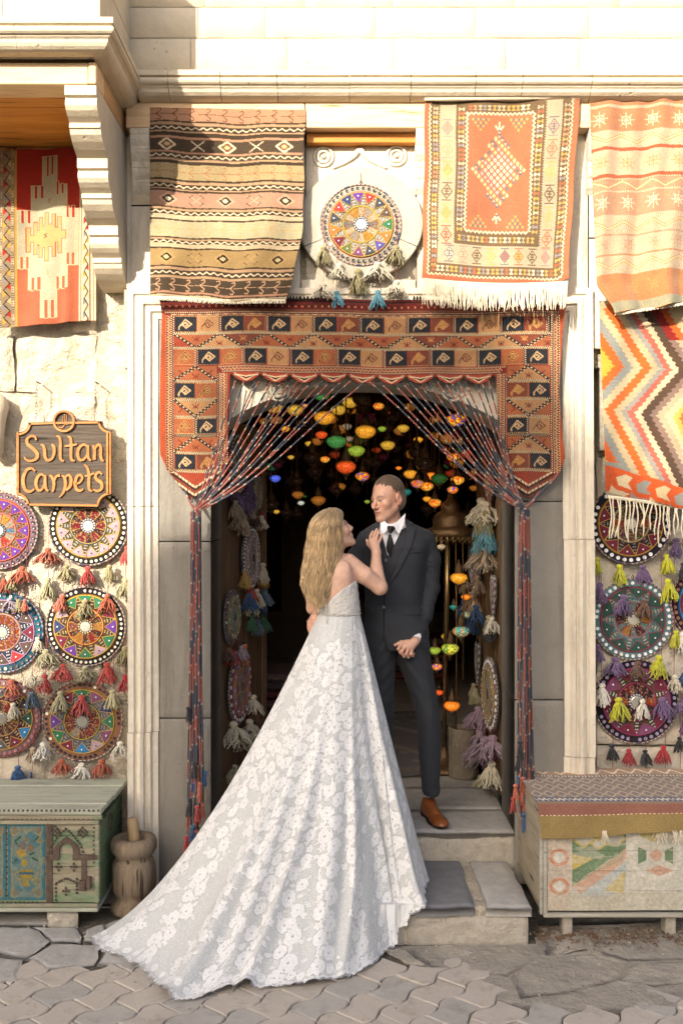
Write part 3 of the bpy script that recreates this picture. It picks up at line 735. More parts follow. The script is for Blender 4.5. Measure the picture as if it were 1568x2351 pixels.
# --- striped kilim
def kilim_striped():
    c = Can(358, 442, K, (.50, .38, .22)); H = 442/960.
    B = {'p': (.50, .31, .21), 'k': (.10, .07, .045), 'o': (.44, .36, .22), 'g': (.50, .45, .31), 'r': (.46, .30, .22), 'm': (.42, .31, .16), 'c': (.58, .48, .34), 'd': (.12, .09, .06), 't': (.48, .34, .22)}
    bands = [(540, 'p'), (610, 'k'), (618, 't'), (632, 'k'), (660, 't'), (668, 'k'), (688, 'p'), (700, 'd'), (762, 'p'), (772, 'd'), (800, 't'), (810, 'k'), (826, 'o'), (902, 'k'), (912, 't'), (926, 'k'), (950, 't'), (956, 'k'), (966, 'r'),
             (1040, 'k'), (1047, 't'), (1058, 'k'), (1080, 'c'), (1102, 'k'), (1110, 'g'), (1192, 'k'), (1200, 't'), (1208, 'k'), (1226, 'c'), (1246, 'k'), (1254, 'm'), (1338, 'k'), (1346, 't'), (1360, 'k'), (1390, 't'), (1402, 'd'), (1472, 'p'), (1482, 'k'), (1489, 'c'), (1500, 'c')]
    yy = c.y+2.2*np.sin(c.x/47+c.y/90)+1.3*np.sin(c.x/19)
    c.y = yy
    for (a, k), (b, _) in zip(bands[:-1], bands[1:]): c.m((yy >= (a-540)*H) & (yy < (b-540)*H), B[k])
    fy = lambda z: (z-540)*H
    for z, col in ((646, WHT), (786, WHT), (938, WHT), (1069, WHT), (1217, WHT), (1375, WHT)): 
        c.m(abs(yy-fy(z)-2.2*np.sin(c.x/2.9)) < 1.5, col)
    def twig(y0, col, wd, n=9, s=1):
        c.line([(0, y0), (358, y0)], 1.2, col)
        for i in range(n):
            x = 25+i*38; 
            for q in (-1, 1): c.line([(x-12, y0), (x, y0+q*8), (x-2, y0+q*14), (x-9, y0+q*12)], wd, col)
    twig(fy(576), (.18, .09, .05), 1.8); twig(fy(866), (.40, .20, .08), 1.5); twig(fy(1150), (.58, .40, .2), 1.5, 8); twig(fy(1437), (.62, .42, .28), 2.2, 10)
    def row(z, k, c1, c2, c3):
        for i in range(5):
            x = 42+i*68+random.uniform(-3, 3); y = fy(z)
            if i % 2 == 0:
                c.serdia(x, y, 21, 15, 2.2, c1); c.serdia(x, y, 14, 10, 2.2, c2); c.serdia(x, y, 7, 5, 2, c3)
            else:
                for q in (-1, 1): c.line([(x-15, y-11*q), (x+15, y+11*q)], 2.6, c1); c.line([(x-17, y-6*q), (x-9, y-12*q)], 1.6, c2); c.line([(x+17, y+6*q), (x+9, y+12*q)], 1.6, c2)
    row(731, 0, WHT, (.25, .12, .06), (.6, .5, .3)); row(1003, 0, (.62, .42, .30), BLK, WHT); row(1297, 0, (.50, .36, .18), BLK, (.6, .5, .3))
    c.y = c.y0
    return c
can = kilim_striped()
kt = thing('striped_kilim', 'striped tan, black and mustard kilim hanging left of the round beaded wall hanging', 'rug', P(524, 246, 0))
f = quad((345, 246), (703, 252), (658, 690), (345, 683), lambda s, t: -.035-.05*t*s-.012*np.sin(s*9+t*2)*t)
def kw(s, t): 
    e = np.zeros(s.shape+(3,)); e[..., 0] = .085*s*np.sin(np.clip(t, 0, 1)*PI)**1.2*.9*t+.004*np.sin(t*22)*s; e[..., 2] = .010*np.sin(s*7+1)*t; e[..., 1] = .006*np.sin(s*23+t*9)*t; return e
cloth('woven_cloth', can, f, m_wool, kt, kw)
fringe('fringe', (346, 681), (656, 689), .024, 230, -.075, m_fringe, kt, .0018, .004, curve=lambda t: -2*math.sin(t*7+1))
# --- medallion rug (orange field)
def rug_medallion():
    W_, H_ = 355, 425; q = .25
    c = Can(W_, H_, K*1.05, (.23, .165, .10)); BR = (.20, .14, .085); CR = (.50, .43, .32); OR = (.47, .215, .125); GB = (.22, .21, .24); YE = (.60, .42, .16); PK = (.62, .32, .2)
    Hc = [(.72, .66, .5), YE, CR, PK, (.6, .5, .35), YE, (.35, .33, .35), (.55, .2, .12)]
    def hrow(x0, x1, y0, y1, vert):
        n = int(((y1-y0) if vert else (x1-x0))/11)
        for i in range(n):
            col = random.choice(Hc)
            if vert: 
                y = y0+11*(i+.5); xm = (x0+x1)/2; a = (x1-x0)*.3
                c.rect(xm-a, y-4, xm-a+3.4, y+4, col); c.rect(xm+a-3.4, y-4, xm+a, y+4, col); c.rect(xm-a, y-1.5, xm+a, y+1.5, col)
            else:
                x = x0+11*(i+.5); ym = (y0+y1)/2; a = (y1-y0)*.32
                c.rect(x-4, ym-a, x+4, ym-a+3.4, col); c.rect(x-4, ym+a-3.4, x+4, ym+a, col); c.rect(x-1.5, ym-a, x+1.5, ym+a, col)
    c.rect(0, 0, 12, H_, OR); c.rect(W_-16, 0, W_, H_, OR); c.rect(0, H_-12, W_, H_, (.5, .2, .12))
    c.zig(0, H_-14, 13, 2.4, 10, 2.6, WHT, True); c.zig(0, H_-14, W_-17, 2.4, 10, 2.6, WHT, True); c.zig(12, W_-16, H_-13, 2.4, 10, 2.6, WHT)
    for (a, b) in ((34, 74), (278, 316)): c.rect(a, 5, b, 338, CR)
    hrow(17, 34, 12, 400, True); hrow(74, 96, 12, 318, True); hrow(255, 277, 12, 318, True); hrow(316, 338, 12, 400, True)
    c.rect(34, 338, 316, 386, CR); hrow(80, 270, 314, 334, False); hrow(20, 336, 388, 408, False); hrow(100, 250, 6, 24, False)
    for e, d in ((34, 1), (74, -1), (278, 1), (316, -1), (96, 0), (255, 0)):
        for y in np.arange(8, 334, 6): c.rect(e-2, y, e+2, y+3, BR)
    def loz(x, y, a, b, col, in_):
        c.dia(x, y, a, b, col); c.dia(x, y, a*.78, b*.78, in_)
        c.rect(x-1.2, y-b*.55, x+1.2, y+b*.55, col)
        for k in (-.3, 0, .3): c.rect(x-a*.45, y+b*k-1.3, x+a*.45, y+b*k+1.3, col)
        c.rect(x-a*.8, y-b-3, x+a*.8, y-b-.5, col); c.rect(x-a*.8, y+b+.5, x+a*.8, y+b+3, col)
    cols = [(.35, .30, .28), (.60, .38, .24), YE, BR, YE, (.5, .15, .1)]
    for i in range(6):
        y = 72+i*51-8
        loz(54, y, 14, 19, cols[i % 6], CR if i % 2 else (.62, .36, .24)); loz(297, y, 14, 19, [GB, (.45, .25, .15), YE, BR, (.5, .42, .2), OR][i], CR if i > 1 else (.62, .4, .3))
    for i in range(8):
        loz(62+i*33.5, 362, 13, 17, [GB, (.48, .3, .24), BR, YE, GB, OR, BR, (.45, .3, .3)][i], [(.66, .56, .42), (.6, .5, .36), CR, CR, OR, YE, CR, (.5, .3, .2)][i])
    c.rect(97, 28, 253, 306, OR)
    for x in (98, 252): c.zig(28, 306, x, 2.6, 10, 3, WHT, True)
    for y in (28, 306): c.zig(98, 252, y, 2.6, 10, 3, WHT)
    cx, cy = 174, 160
    for j in range(-11, 12):
        for i in range(-8, 9):
            if (i+j) % 2: continue
            x, y = cx+i*7.6, cy+j*8.4; d = abs(i)/8.4+abs(j)/11.
            if d > 1.02: continue
            col = (.78, .74, .64) if d < .5 else (.62, .52, .30) if (i*3+j*5) % 4 < 1 else GB if d > .7 else (.45, .43, .42)
            c.dia(x, y, 4.6, 5.6, col); 
            if d < .5: c.dia(x, y, 2, 3, [(.4, .28, .12), GB, OR][(i+2*j) % 3])
            if d > .85: c.dia(x, y-4*np.sign(j), 2.2, 3, WHT)
    for s, y in ((-1, 62), (1, 270)):
        c.line([(cx, y+14*s), (cx, y-8*s)], 4, WHT); c.line([(cx-9, y+6*s), (cx, y-6*s), (cx+9, y+6*s)], 4, WHT); c.dia(cx, y-4*s, 4, 4, GB)
    for x in (130, 218):
        for s, y in ((1, 42), (-1, 293)):
            for r in range(4):
                for k in range(-3+r, 4-r): c.dia(x+k*6, y+s*r*8, 3.2, 4, YE if (k+r) % 2 else GB)
    return c
can = rug_medallion()
kt = thing('medallion_rug', 'orange field rug with a stepped white and grey diamond and long cream fringe', 'rug', P(1150, 228, 0))
f = quad((976, 229), (1330, 224), (1306, 652), (969, 638), lambda s, t: -.05-.03*np.sin(s*5+.6)*t*.5-.05*t*t)
def kw(s, t):
    e = np.zeros(s.shape+(3,)); e[..., 2] = -.03*np.sin(s*PI)*t*.5-.05*np.clip(s-.96, 0, 1)*0+.006*np.sin(s*PI)*(1-t)*-2+.03*sstep(.9, 1, s)*t; e[..., 1] = .009*np.sin(s*13+t*3)+.012*np.sin(s*5-t*4); e[..., 0] = .006*np.sin(t*13)*(s-.5); return e
cloth('woven_cloth', can, f, m_wool, kt, kw)
fringe('fringe', (970, 638), (1303, 645), .135, 210, -.135, m_fringe, kt, .0022, .009, curve=lambda t: 8*math.sin(t*PI), seg=6)
MB().tube([P(975, 228, -.0), P(975, 228, -.06), P(1331, 223, -.06), P(1331, 223, 0)], .009, 8).build('top_edge', m_fringe, kt)
# --- faded orange kilim, top right
def kilim_orange():
    c = Can(260, 485, K*.95, (.66, .34, .18)); O, C1, Y1, RD, PC, GG = (.50, .26, .15), (.54, .44, .32), (.50, .32, .15), (.46, .15, .08), (.50, .31, .21), (.38, .36, .26)
    b = [(0, O), (10, C1), (17, O), (70, C1), (108, RD), (116, C1), (172, RD), (180, PC), (210, C1), (213, PC), (266, C1), (310, PC), (314, C1), (356, O), (360, C1), (402, (.52, .26, .13)), (464, GG), (486, GG)]
    c.y = c.y+3*np.sin(c.x/60)+1.5*np.sin(c.x/23+1)
    for (a, k), (d, _) in zip(b[:-1], b[1:]): c.m((c.y >= a) & (c.y < d), k)
    for y in (88, 196, 290, 380):
        c.zig(0, 260, y, 9, 70, 7, Y1); c.zig(0, 260, y, 9, 70, 2, WHT); c.dash(0, 260, y-14, 2, 6, WHT, O); c.dash(0, 260, y+14, 2, 6, WHT, O)
    for y, col in ((44, WHT), (144, Y1), (238, WHT), (334, PC), (432, Y1)):
        for i in range(5):
            x = 20+i*62
            for a in range(4): dx, dy = 18*math.cos(a*PI/4), 18*math.sin(a*PI/4); c.line([(x-dx, y-dy), (x+dx, y+dy)], 1.6, col)
            for q in (-9, 9): c.line([(x-9, y+q), (x+9, y+q)], 1.3, col); c.line([(x+q, y-9), (x+q, y+9)], 1.3, col)
    c.y = c.y0; return c
can = kilim_orange()
kt = thing('orange_kilim', 'faded orange and cream banded kilim hanging above the zigzag kilim', 'rug', P(1450, 236, 0))
f = quad((1354, 236), (1614, 226), (1600, 690), (1410, 720), lambda s, t: -.05-.05*t-.022*np.sin(s*11+t)*(.3+t))
def kw(s, t): 
    e = np.zeros(s.shape+(3,)); e[..., 0] = -.075*(1-s)*np.clip(t*1.15, 0, 1)*(t < 2)*(1-sstep(.85, 1., t)); e[..., 1] = .008*np.sin(s*27+t*5); e[..., 2] = .006*np.sin(s*11); return e
cloth('woven_cloth', can, f, m_wool, kt, kw)
fringe('fringe', (1411, 719), (1600, 690), .014, 150, -.10, m_fringe, kt, .0016, .003)
# --- zigzag kilim
def kilim_zig():
    c = Can(260, 470, K*.95, (.5, .4, .3)); x = c.x+1382; y = c.y+700
    ln = np.interp(y, [640, 723, 858, 965, 1108, 1180], [1530, 1476, 1560, 1469, 1548, 1590]); ax = x-ln
    sw = (y/11.) % 1; q = ax+7*np.abs(sw*2-1)-3; q = np.where(ax < 0, ax-6*np.abs(sw*2-1)+3, q)
    T = [(-200, (.42, .38, .33)), (-178, (.62, .38, .08)), (-150, (.62, .17, .045)), (-126, (.30, .31, .29)), (-104, (.52, .44, .30)), (-84, (.62, .18, .05)), (-62, (.50, .43, .29)), (-44, (.34, .32, .30)), (-30, (.46, .17, .13)), (-14, (.56, .48, .35)),
         (1.5, (.13, .085, .06)), (24, (.27, .2, .17)), (40, (.46, .38, .28)), (58, (.62, .52, .33)), (76, (.66, .44, .14)), (92, (.66, .20, .05)), (130, (.4, .06, .04)), (400, 0)]
    for (a, k), (b, _) in zip(T[:-1], T[1:]): c.m((q >= a) & (q < b), k)
    up = (y < 790) & (q > 24); c.m(up & (q < 46), (.30, .035, .03)); c.m(up & (q >= 46) & (q < 64), (.55, .16, .05)); c.m(up & (q >= 64), (.5, .42, .26))
    lo = (y > 1090) & (x < 1450) & (q < -60); c.m(lo & (x < 1432) & (y < 1112), (.32, .33, .3)); 
    yb = y-1098-(x-1382)*.14; 
    c.m(yb > 0, (.60, .15, .05)); c.m(yb > 62, (.42, .38, .3))
    for i, cc in enumerate([(.62, .54, .38), (.34, .33, .3), (.60, .50, .32), (.34, .33, .30), (.62, .54, .38)]):
        x0 = 1408+i*46; y0 = 1118+(x0-1382)*.14; p = lambda a, b: (x0-1382+a, y0-700+b)
        c.poly([p(0, 4), p(22, -8), p(38, -4), p(26, 12), p(36, 26), p(4, 22)], cc); c.poly([p(-12, 24), p(0, 34), p(30, 36), p(16, 46), p(-18, 42)], (.34, .33, .3) if i % 2 else (.6, .52, .38))
    # left column of the border
    return c
can = kilim_zig()
kt = thing('zigzag_kilim', 'orange, cream and brown zigzag kilim with knotted cream fringe, below the faded orange kilim', 'rug', P(1470, 700, .1))
f = quad((1375, 690), (1635, 690), (1640, 1178), (1391, 1136), lambda s, t: .025-.04*t-.015*np.sin(s*8+t*3))
def kw(s, t): e = np.zeros(s.shape+(3,)); e[..., 1] = .006*np.sin(s*21+t*7); e[..., 2] = .004*np.sin(s*17)*t; return e
cloth('woven_cloth', can, f, m_wool, kt, kw)
MB().tube([P(1393, 1140, -.005), P(1480, 1152, -.01), P(1600, 1172, -.01)], .009, 6).build('knotted_edge', m_fringe, kt)
mb = MB()
for i in range(26):
    q = Vector(P(1400+i*8.6, 1142+i*1.2, -.01)); L_ = random.uniform(.12, .22); ph = random.random()*6; dx = random.gauss(0, .012)
    mb.tube([q+Vector((dx*a+.006*math.sin(ph+6*a), -.008*math.sin(a*3), -L_*a)) for a in np.linspace(0, 1, 7)], [.004]*5+[.0045, .002], 5)
tag(mb.build('fringe', m_fringe, kt), kind='stuff')
# --- red kilim under the balcony
def kilim_red():
    c = Can(232, 412, K, (.43, .055, .04)); f = .2575; T = lambda zx: zx*f+14; Y = lambda zy: (zy-75)*f+0
    GR = (.50, .47, .36); OUT = (.66, .55, .36); TN = (.60, .42, .22); RD = (.43, .055, .04)
    c.m(c.y > Y(650), (.46, .17, .10)); RD_SUN = (.46, .17, .10)  # lower field: sunlight below the balcony's shade edge put into the red
    def r(x0, y0, x1, y1, col, o=1.4):
        if o: c.rect(T(x0)-o, Y(y0)-o, T(x1)+o, Y(y1)+o, OUT)
        c.rect(T(x0), Y(y0), T(x1), Y(y1), col)
    B = [(375, 140, 505, 700), (275, 410, 590, 700), (160, 630, 690, 1150), (250, 1000, 595, 1350), (365, 1300, 500, 1615)]
    for b in B: r(*b, GR)
    for b in B: r(*b, GR, 0)
    S = [(412, 140, 428, 320), (458, 140, 474, 310), (303, 408, 325, 520), (356, 408, 378, 520), (505, 380, 520, 500), (545, 400, 562, 490), (192, 630, 214, 740), (244, 630, 268, 740), (590, 600, 606, 710), (634, 600, 656, 710),
         (180, 1045, 202, 1155), (228, 1045, 252, 1155), (590, 1035, 610, 1140), (636, 1035, 656, 1140), (276, 1240, 302, 1360), (330, 1240, 362, 1360), (497, 1245, 520, 1360), (548, 1245, 572, 1360), (396, 1455, 424, 1620), (450, 1455, 476, 1620)]
    for b in S: r(*b, RD if b[1] < 650 else RD_SUN, 1)
    xs = [232, 265, 300, 325, 350, 375, 400, 428, 465, 490, 515, 540, 580]
    top = [785, 855, 740, 820, 700, 780, 660, 770, 680, 800, 705, 830, 745]; bot = [1000, 915, 1030, 945, 1060, 975, 1100, 970, 1062, 930, 1030, 897, 990]
    for i in range(12): c.rect(T(xs[i])-1.6, Y(top[i])-1.6, T(xs[i+1])+1.6, Y(bot[i])+1.6, (.58, .14, .07))
    for i in range(12): c.rect(T(xs[i]), Y(top[i]), T(xs[i+1]), Y(bot[i]), TN)
    for (x, y, col) in ((405, 870, BLK), (438, 550, (.5, .2, .15)), (425, 1205, (.55, .4, .25))): c.line([(T(x)+3, Y(y)-5), (T(x)-2, Y(y)-3), (T(x)+2, Y(y)+2), (T(x)-3, Y(y)+5)], 2, col)
    c.rect(0, 0, T(135), 500, (.36, .28, .19)); c.rect(T(135), 0, T(152), 500, (.58, .38, .08)); c.dash(0, 500, T(120), 3, 4, BLK, WHT, True); c.dash(0, 500, T(107), 2, 4, BLK, WHT, True); c.dash(0, 500, T(14), 3, 4, BLK, WHT, True)
    def zz(x0, x1):
        for i in range(14):
            y = Y(100)+i*32; m = (x0+x1)/2
            c.poly([(x0, y), (m+2, y+8), (x0, y+16)], random.choice([(.5, .05, .04), (.6, .4, .1), (.3, .3, .32)])); c.poly([(x1, y+16), (m-2, y+24), (x1, y+32)], random.choice([(.5, .05, .04), (.6, .4, .1), (.6, .5, .3)]))
            c.line([(x0+2, y), (x1-2, y+16), (x0+2, y+32)], 2.4, BLK)
    zz(T(30), T(100))
    c.rect(T(700), 0, 240, 500, (.62, .54, .42)); c.rect(T(712), 0, T(722), 500, BLK); c.rect(T(790), 0, T(800), 500, (.2, .12, .08)); c.rect(T(820), 0, T(828), 500, (.3, .2, .14)); zz(T(738), T(785))
    return c
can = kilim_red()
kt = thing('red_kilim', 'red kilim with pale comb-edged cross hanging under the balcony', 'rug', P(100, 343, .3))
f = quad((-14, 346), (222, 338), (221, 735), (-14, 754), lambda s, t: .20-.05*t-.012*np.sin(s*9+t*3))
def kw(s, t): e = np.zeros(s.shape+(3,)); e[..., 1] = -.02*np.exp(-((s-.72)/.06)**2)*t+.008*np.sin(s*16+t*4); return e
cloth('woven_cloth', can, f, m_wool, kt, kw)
# --- door carpet (three-sided)
def door_carpet():
    U0, V0 = 362, 686; c = Can(942, 466, .80, (.40, .11, .055)); c.x = c.x0+U0; c.y = c.y0+V0
    def shift(f): return f
    x, y = c.x, c.y
    NAVY, RUST, ORG, TAN, DK = (.035, .042, .062), (.30, .115, .07), (.44, .20, .10), (.50, .33, .19), (.06, .028, .02)
    c.x = c.x; pl = c.poly
    _w = c.win
    c.win = lambda a, b, d, e: _w(a-U0, b-V0, d-U0, e-V0)
    # fields
    top = y < 724; c.m(top, (.26, .045, .03))
    for i in range(62):
        X_ = 375+i*15.2; c.dia(X_, 704, 6, 7, DK, (.50, .12, .05), (.6, .4, .22)); c.rect(X_+6.6, 699, X_+8.4, 709, DK)
    c.rect(362, 690, 1310, 694, DK); c.dash(362, 1310, 713, 3.2, 5, (.5, .3, .18), DK); c.dash(380, 1290, 718.5, 2.6, 5, DK, WHT); c.dash(392, 1280, 723, 2.2, 4, WHT, DK)
    def spiral(cx, cy, w_, h_, col, col2=None, wd=2.7):
        a, b = w_*.5, h_*.5
        pts = [(-.62, .72), (-.62, .40), (0, -.62), (.62, .0), (.08, .52), (-.30, .08), (.02, -.22), (.26, .05), (.05, .22)]
        P_ = [(cx+p*a, cy+q*b) for p, q in pts]
        if col2 is not None: c.line(P_, wd+2.2, col2)
        c.line(P_, wd, col)
    def square(x0, y0, x1, y1, kind):
        bg = (NAVY, ORG, RUST, TAN)[kind]
        c.rect(x0, y0, x1, y1, bg)
        for yy_ in (y0, y1-2.4): c.dash(x0, x1, yy_+1, 2.4, 4.4, bg, (.58, .40, .2) if kind == 0 else (.62, .50, .30))
        spiral((x0+x1)/2, (y0+y1)/2, (x1-x0)*.92, (y1-y0)*.9, (.62, .48, .32) if kind == 0 else (.20, .045, .03) if kind in (1, 3) else (.45, .25, .12), None if kind == 0 else (.62, .44, .2) if kind != 3 else None, 3.0 if kind == 0 else 2.0)
    def seph(x0, x1, yv):    # white-black toothed line
        c.rect(x0, yv-2.6, x1, yv+2.6, DK); c.dash(x0, x1, yv-1.3, 2.4, 5, DK, WHT); c.dash(x0+2.5, x1, yv+1.3, 2.2, 5, WHT, DK)
    def sepv(xv, y0, y1):
        c.rect(xv-3.4, y0, xv+3.4, y1, DK); c.dash(y0, y1, xv-2.2, 1.8, 5, DK, WHT, True); c.dash(y0, y1, xv+2.2, 1.8, 5, WHT, DK, True); c.dash(y0, y1, xv, 1.6, 6, DK, (.5, .12, .06), True)
    def tri(pts, col):
        c.poly(pts, col); cx = sum(p[0] for p in pts)/3; cy = sum(p[1] for p in pts)/3
        k = (.28, .05, .03) if col != RUST else (.58, .34, .16)
        c.line([(cx-7, cy-4), (cx-3, cy+1), (cx+3, cy+1), (cx+7, cy-4)], 2.2, k); c.line([(cx, cy-5), (cx, cy+5)], 2.2, k); c.line([(cx-6, cy+5), (cx, cy+1), (cx+6, cy+5)], 2, k)
    def diag(p, q): 
        c.line([p, q], 6.4, DK); n = max(2, int(math.hypot(q[0]-p[0], q[1]-p[1])/4.6))
        for i in range(n):
            t = i/n; a = (p[0]+(q[0]-p[0])*t, p[1]+(q[1]-p[1])*t); o = 1.5 if i % 2 else -1.5; c.line([(a[0]+o, a[1]+o), (a[0]+o+1.2, a[1]+o+.6)], 2.3, WHT)
    # two rows across
    x0 = 401
    for k in range(9):
        a = x0+k*107.5; c1 = [1, 2, 1, 2, 3, 2, 1, 2, 1][k]
        square(a, 726, a+50, 764, 0); sepv(a-4, 726, 764)
        if k < 8: square(a+52, 726, a+100, 764, [3, 2, 3, 2, 3, 2, 3, 2, 1][k])
        b = a+53; 
        if k == 0: square(a, 801, a+48, 839, 1)
        if k < 8: square(b+1, 801, b+50, 839, 0); square(b+52, 801, b+100, 839, [1, 3, 1, 3, 2, 3, 1, 3][k]); sepv(b-3, 801, 839)
        # triangles
        up = [TAN, ORG][k % 2]; dn = [ORG, RUST][k % 2]
        cx = a+50; tri([(cx-46, 768), (cx+46, 768), (cx, 799)], dn if k % 3 else ORG); tri([(cx+7, 799), (cx+100, 799), (cx+53.5, 768)], up)
        diag((cx-50, 768), (cx-1, 799)); diag((cx+1, 799), (cx+53, 768))
    for yv in (766.5, 799.5): seph(396, 1270, yv)
    # legs: two squares wide
    def leg(xa, xb, flip):
        xm = (xa+xb)/2; ks = [(0, 1), (3, 0), (0, 1), (2, 0)] if not flip else [(2, 0), (0, 3), (2, 0), (1, 0)]
        c.rect(xa, 842, xb, 1082, ORG)
        for i, yt in enumerate((878, 960, 1042)):
            k = [(0, 1), (1, 0), (0, 2)][i] if not flip else [(2, 0), (0, 3), (2, 0)][i]
            square(xa, yt, xm-2, yt+38, k[0]); square(xm+2, yt, xb, yt+38, k[1]); seph(xa, xb, yt-2.5); seph(xa, xb, yt+40.5)
            if k[0] == 0: pass
            sepv(xm, yt, yt+38) if i % 2 else None
        for i, (ya, yb) in enumerate(((843, 873), (921, 955), (1003, 1037))):
            if i % 2 == 0: tri([(xa+6, yb), (xb-6, yb), (xm, ya)], TAN if flip else ORG); diag((xa, yb+1), (xm, ya-1)); diag((xm, ya-1), (xb, yb+1)); c.line([(xa+10, ya+8), (xa+18, ya+14), (xa+12, ya+20)], 2.2, (.28, .05, .03)); c.line([(xb-10, ya+8), (xb-18, ya+14), (xb-12, ya+20)], 2.2, (.28, .05, .03))
            else: tri([(xa+6, ya), (xb-6, ya), (xm, yb)], TAN); diag((xa, ya-1), (xm, yb+1)); diag((xm, yb+1), (xb, ya-1)); c.line([(xa+10, yb-8), (xa+18, yb-14), (xa+12, yb-20)], 2.2, (.28, .05, .03))
        # chevrons at the foot
        for i, col in enumerate([WHT, DK, RUST, WHT, DK, RUST, DK]):
            y_ = 1086+i*6; c.line([(xa-8, y_-4), (xm, y_+32), (xb+8, y_-4)], 4.2, col)
            if col == WHT: 
                for t in np.arange(0, 1, .07): c.line([(xa-8+(xb-xa+16)*t, y_-4+36*(1-abs(2*t-1))-2), (xa-8+(xb-xa+16)*t+.1, y_-4+36*(1-abs(2*t-1))+3)], 1.6, DK)
    leg(401, 498, False); leg(1164, 1262, True)
    # outer borders
    def vb(xv, w_, y0=726, y1=1090):
        c.rect(xv-w_/2, y0, xv+w_/2, y1, (.33, .075, .04)); c.zig(y0, y1, xv, w_*.22, 7, 2.0, (.60, .48, .3), True); c.dash(y0, y1, xv-w_/2, 2.2, 5, DK, WHT, True); c.dash(y0, y1, xv+w_/2, 2.2, 5, DK, WHT, True)
    vb(388, 12); vb(1277, 12); sepv(396, 726, 1085); sepv(1268, 726, 1085); vb(515, 12, 846, 1070); vb(1148, 12, 846, 1070); sepv(503, 842, 1082); sepv(1159, 842, 1082)
    c.rect(362, 720, 380, 1110, (.50, .16, .065)); c.rect(1285, 700, 1310, 1110, (.50, .16, .065)); c.rect(522, 858, 540, 1100, (.38, .085, .045)); c.rect(1128, 858, 1141, 1100, (.38, .085, .045))
    c.rect(500, 842, 1162, 858, (.30, .06, .04)); c.dash(500, 1162, 843, 2.4, 5, WHT, DK); c.zig(508, 1155, 849, 2.6, 9, 1.8, (.62, .46, .3)); c.dash(512, 1150, 855, 2.4, 5, DK, WHT)
    c.m((y > 858) & (x > 540) & (x < 1128), (.45, .13, .08))
    n = 9; wv = (1132-532)/n
    for i in range(n):
        a = 532+i*wv; m = a+wv/2
        for o, col in ((0, WHT), (5, DK), (9, WHT)): c.line([(a+7, 860+o*.3), (m, 876-o), (a+wv-7, 860+o*.3)], 2.6, col)
    # outline
    xo_l = np.interp(y, [686, 720, 900, 1045, 1082, 1148], [366, 371, 366, 366, 382, 438]); xo_r = np.interp(y, [686, 760, 900, 1050, 1085, 1150], [1302, 1293, 1284, 1297, 1284, 1216])
    sc = 861+19*np.abs(np.sin((x-532)*PI/wv))**.8
    inn_l = np.interp(y, [857, 1060, 1095, 1148], [530, 524, 513, 442]); inn_r = np.interp(y, [857, 1050, 1100, 1150], [1136, 1150, 1161, 1212])
    jag = 1.2*np.sin(y*1.9)
    mask = (x > xo_l+jag) & (x < xo_r-jag) & ((y < sc) | (x < inn_l+jag) | (x > inn_r-jag)) & (y < 1148)
    mask &= ~((y < 692) & (x > 980)) | True
    return c, mask
can, mask = door_carpet()
kt = thing('door_carpet', 'three sided rust and navy knotted carpet with scalloped inner edge framing the doorway', 'carpet', P(830, 690, 0))
def f(s, t):
    u = 362+s*942; v = 686+t*466; v = v+2.0*np.sin(u/33)*(.3+t)+2.5*np.sin(u/120); u = u+2*np.sin(v/27)*sstep(.4, 1, t)
    y = -.012-.014*np.sin(u/41+v/90)-.012*t-.012*np.sin(u/17)*t; return np.stack([(u-CX)*(DC+y)/FP, y, ZC-(v-CY)*(DC+y)/FP], -1)
cloth('knotted_cloth', can, f, m_pile, kt, None, .016, mask, 1.55)
mb = MB()
for u in list(range(905, 0, 9)) + list(range(690, 740, 8))+list(range(660, 690, 7))+list(range(950, 975, 7)): mb.tube([P(u, 688, -.01), P(u+1, 684, -.014), P(u, 680, -.012)], [.006, .007, .003], 5)
tag(mb.build('top_tuft', M('black_wool', (.02, .018, .016)), kt), kind='stuff')
# cords: wound in navy and salmon with white ticks
CN, CR_, CW = (.05, .056, .078), (.26, .08, .062), (.42, .36, .3)
def cord(parent, pts, r, seed, n=5, dark=1.0, name='cord'):
    pts = [Vector(p) for p in pts]; L_ = [0]
    for a, b in zip(pts[:-1], pts[1:]): L_.append(L_[-1]+(b-a).length)
    m = int(L_[-1]/.0085)+2; q = []; cc = []; rr = random.Random(seed); nxt = rr.uniform(.02, .08); lg = 2.2 if r > .0045 else 1; col = rr.choice([0, 1]); tick = 0
    for i in range(m):
        s = L_[-1]*i/(m-1); k = 0
        while k < len(L_)-2 and L_[k+1] < s: k += 1
        t = (s-L_[k])/max(1e-6, L_[k+1]-L_[k]); p0 = pts[max(k-1, 0)]; p1 = pts[k]; p2 = pts[k+1]; p3 = pts[min(k+2, len(pts)-1)]
        q.append(.5*((2*p1)+(p2-p0)*t+(2*p0-5*p1+4*p2-p3)*t*t+(3*p1-p0-3*p2+p3)*t*t*t))
        if s > nxt: nxt = s+rr.uniform(.045, .085)*lg; col = 1-col; cc.append(CW)
        else: cc.append(CR_ if col else CN)
    return MB().tube(q, r, n, True, cc).build(name, m_cord, parent, True)
m_tas = {}
def yarn(name, col): return M('yarn_'+name, col, 1.0, .45, 30, 300, .8, .003, sheen=.3)
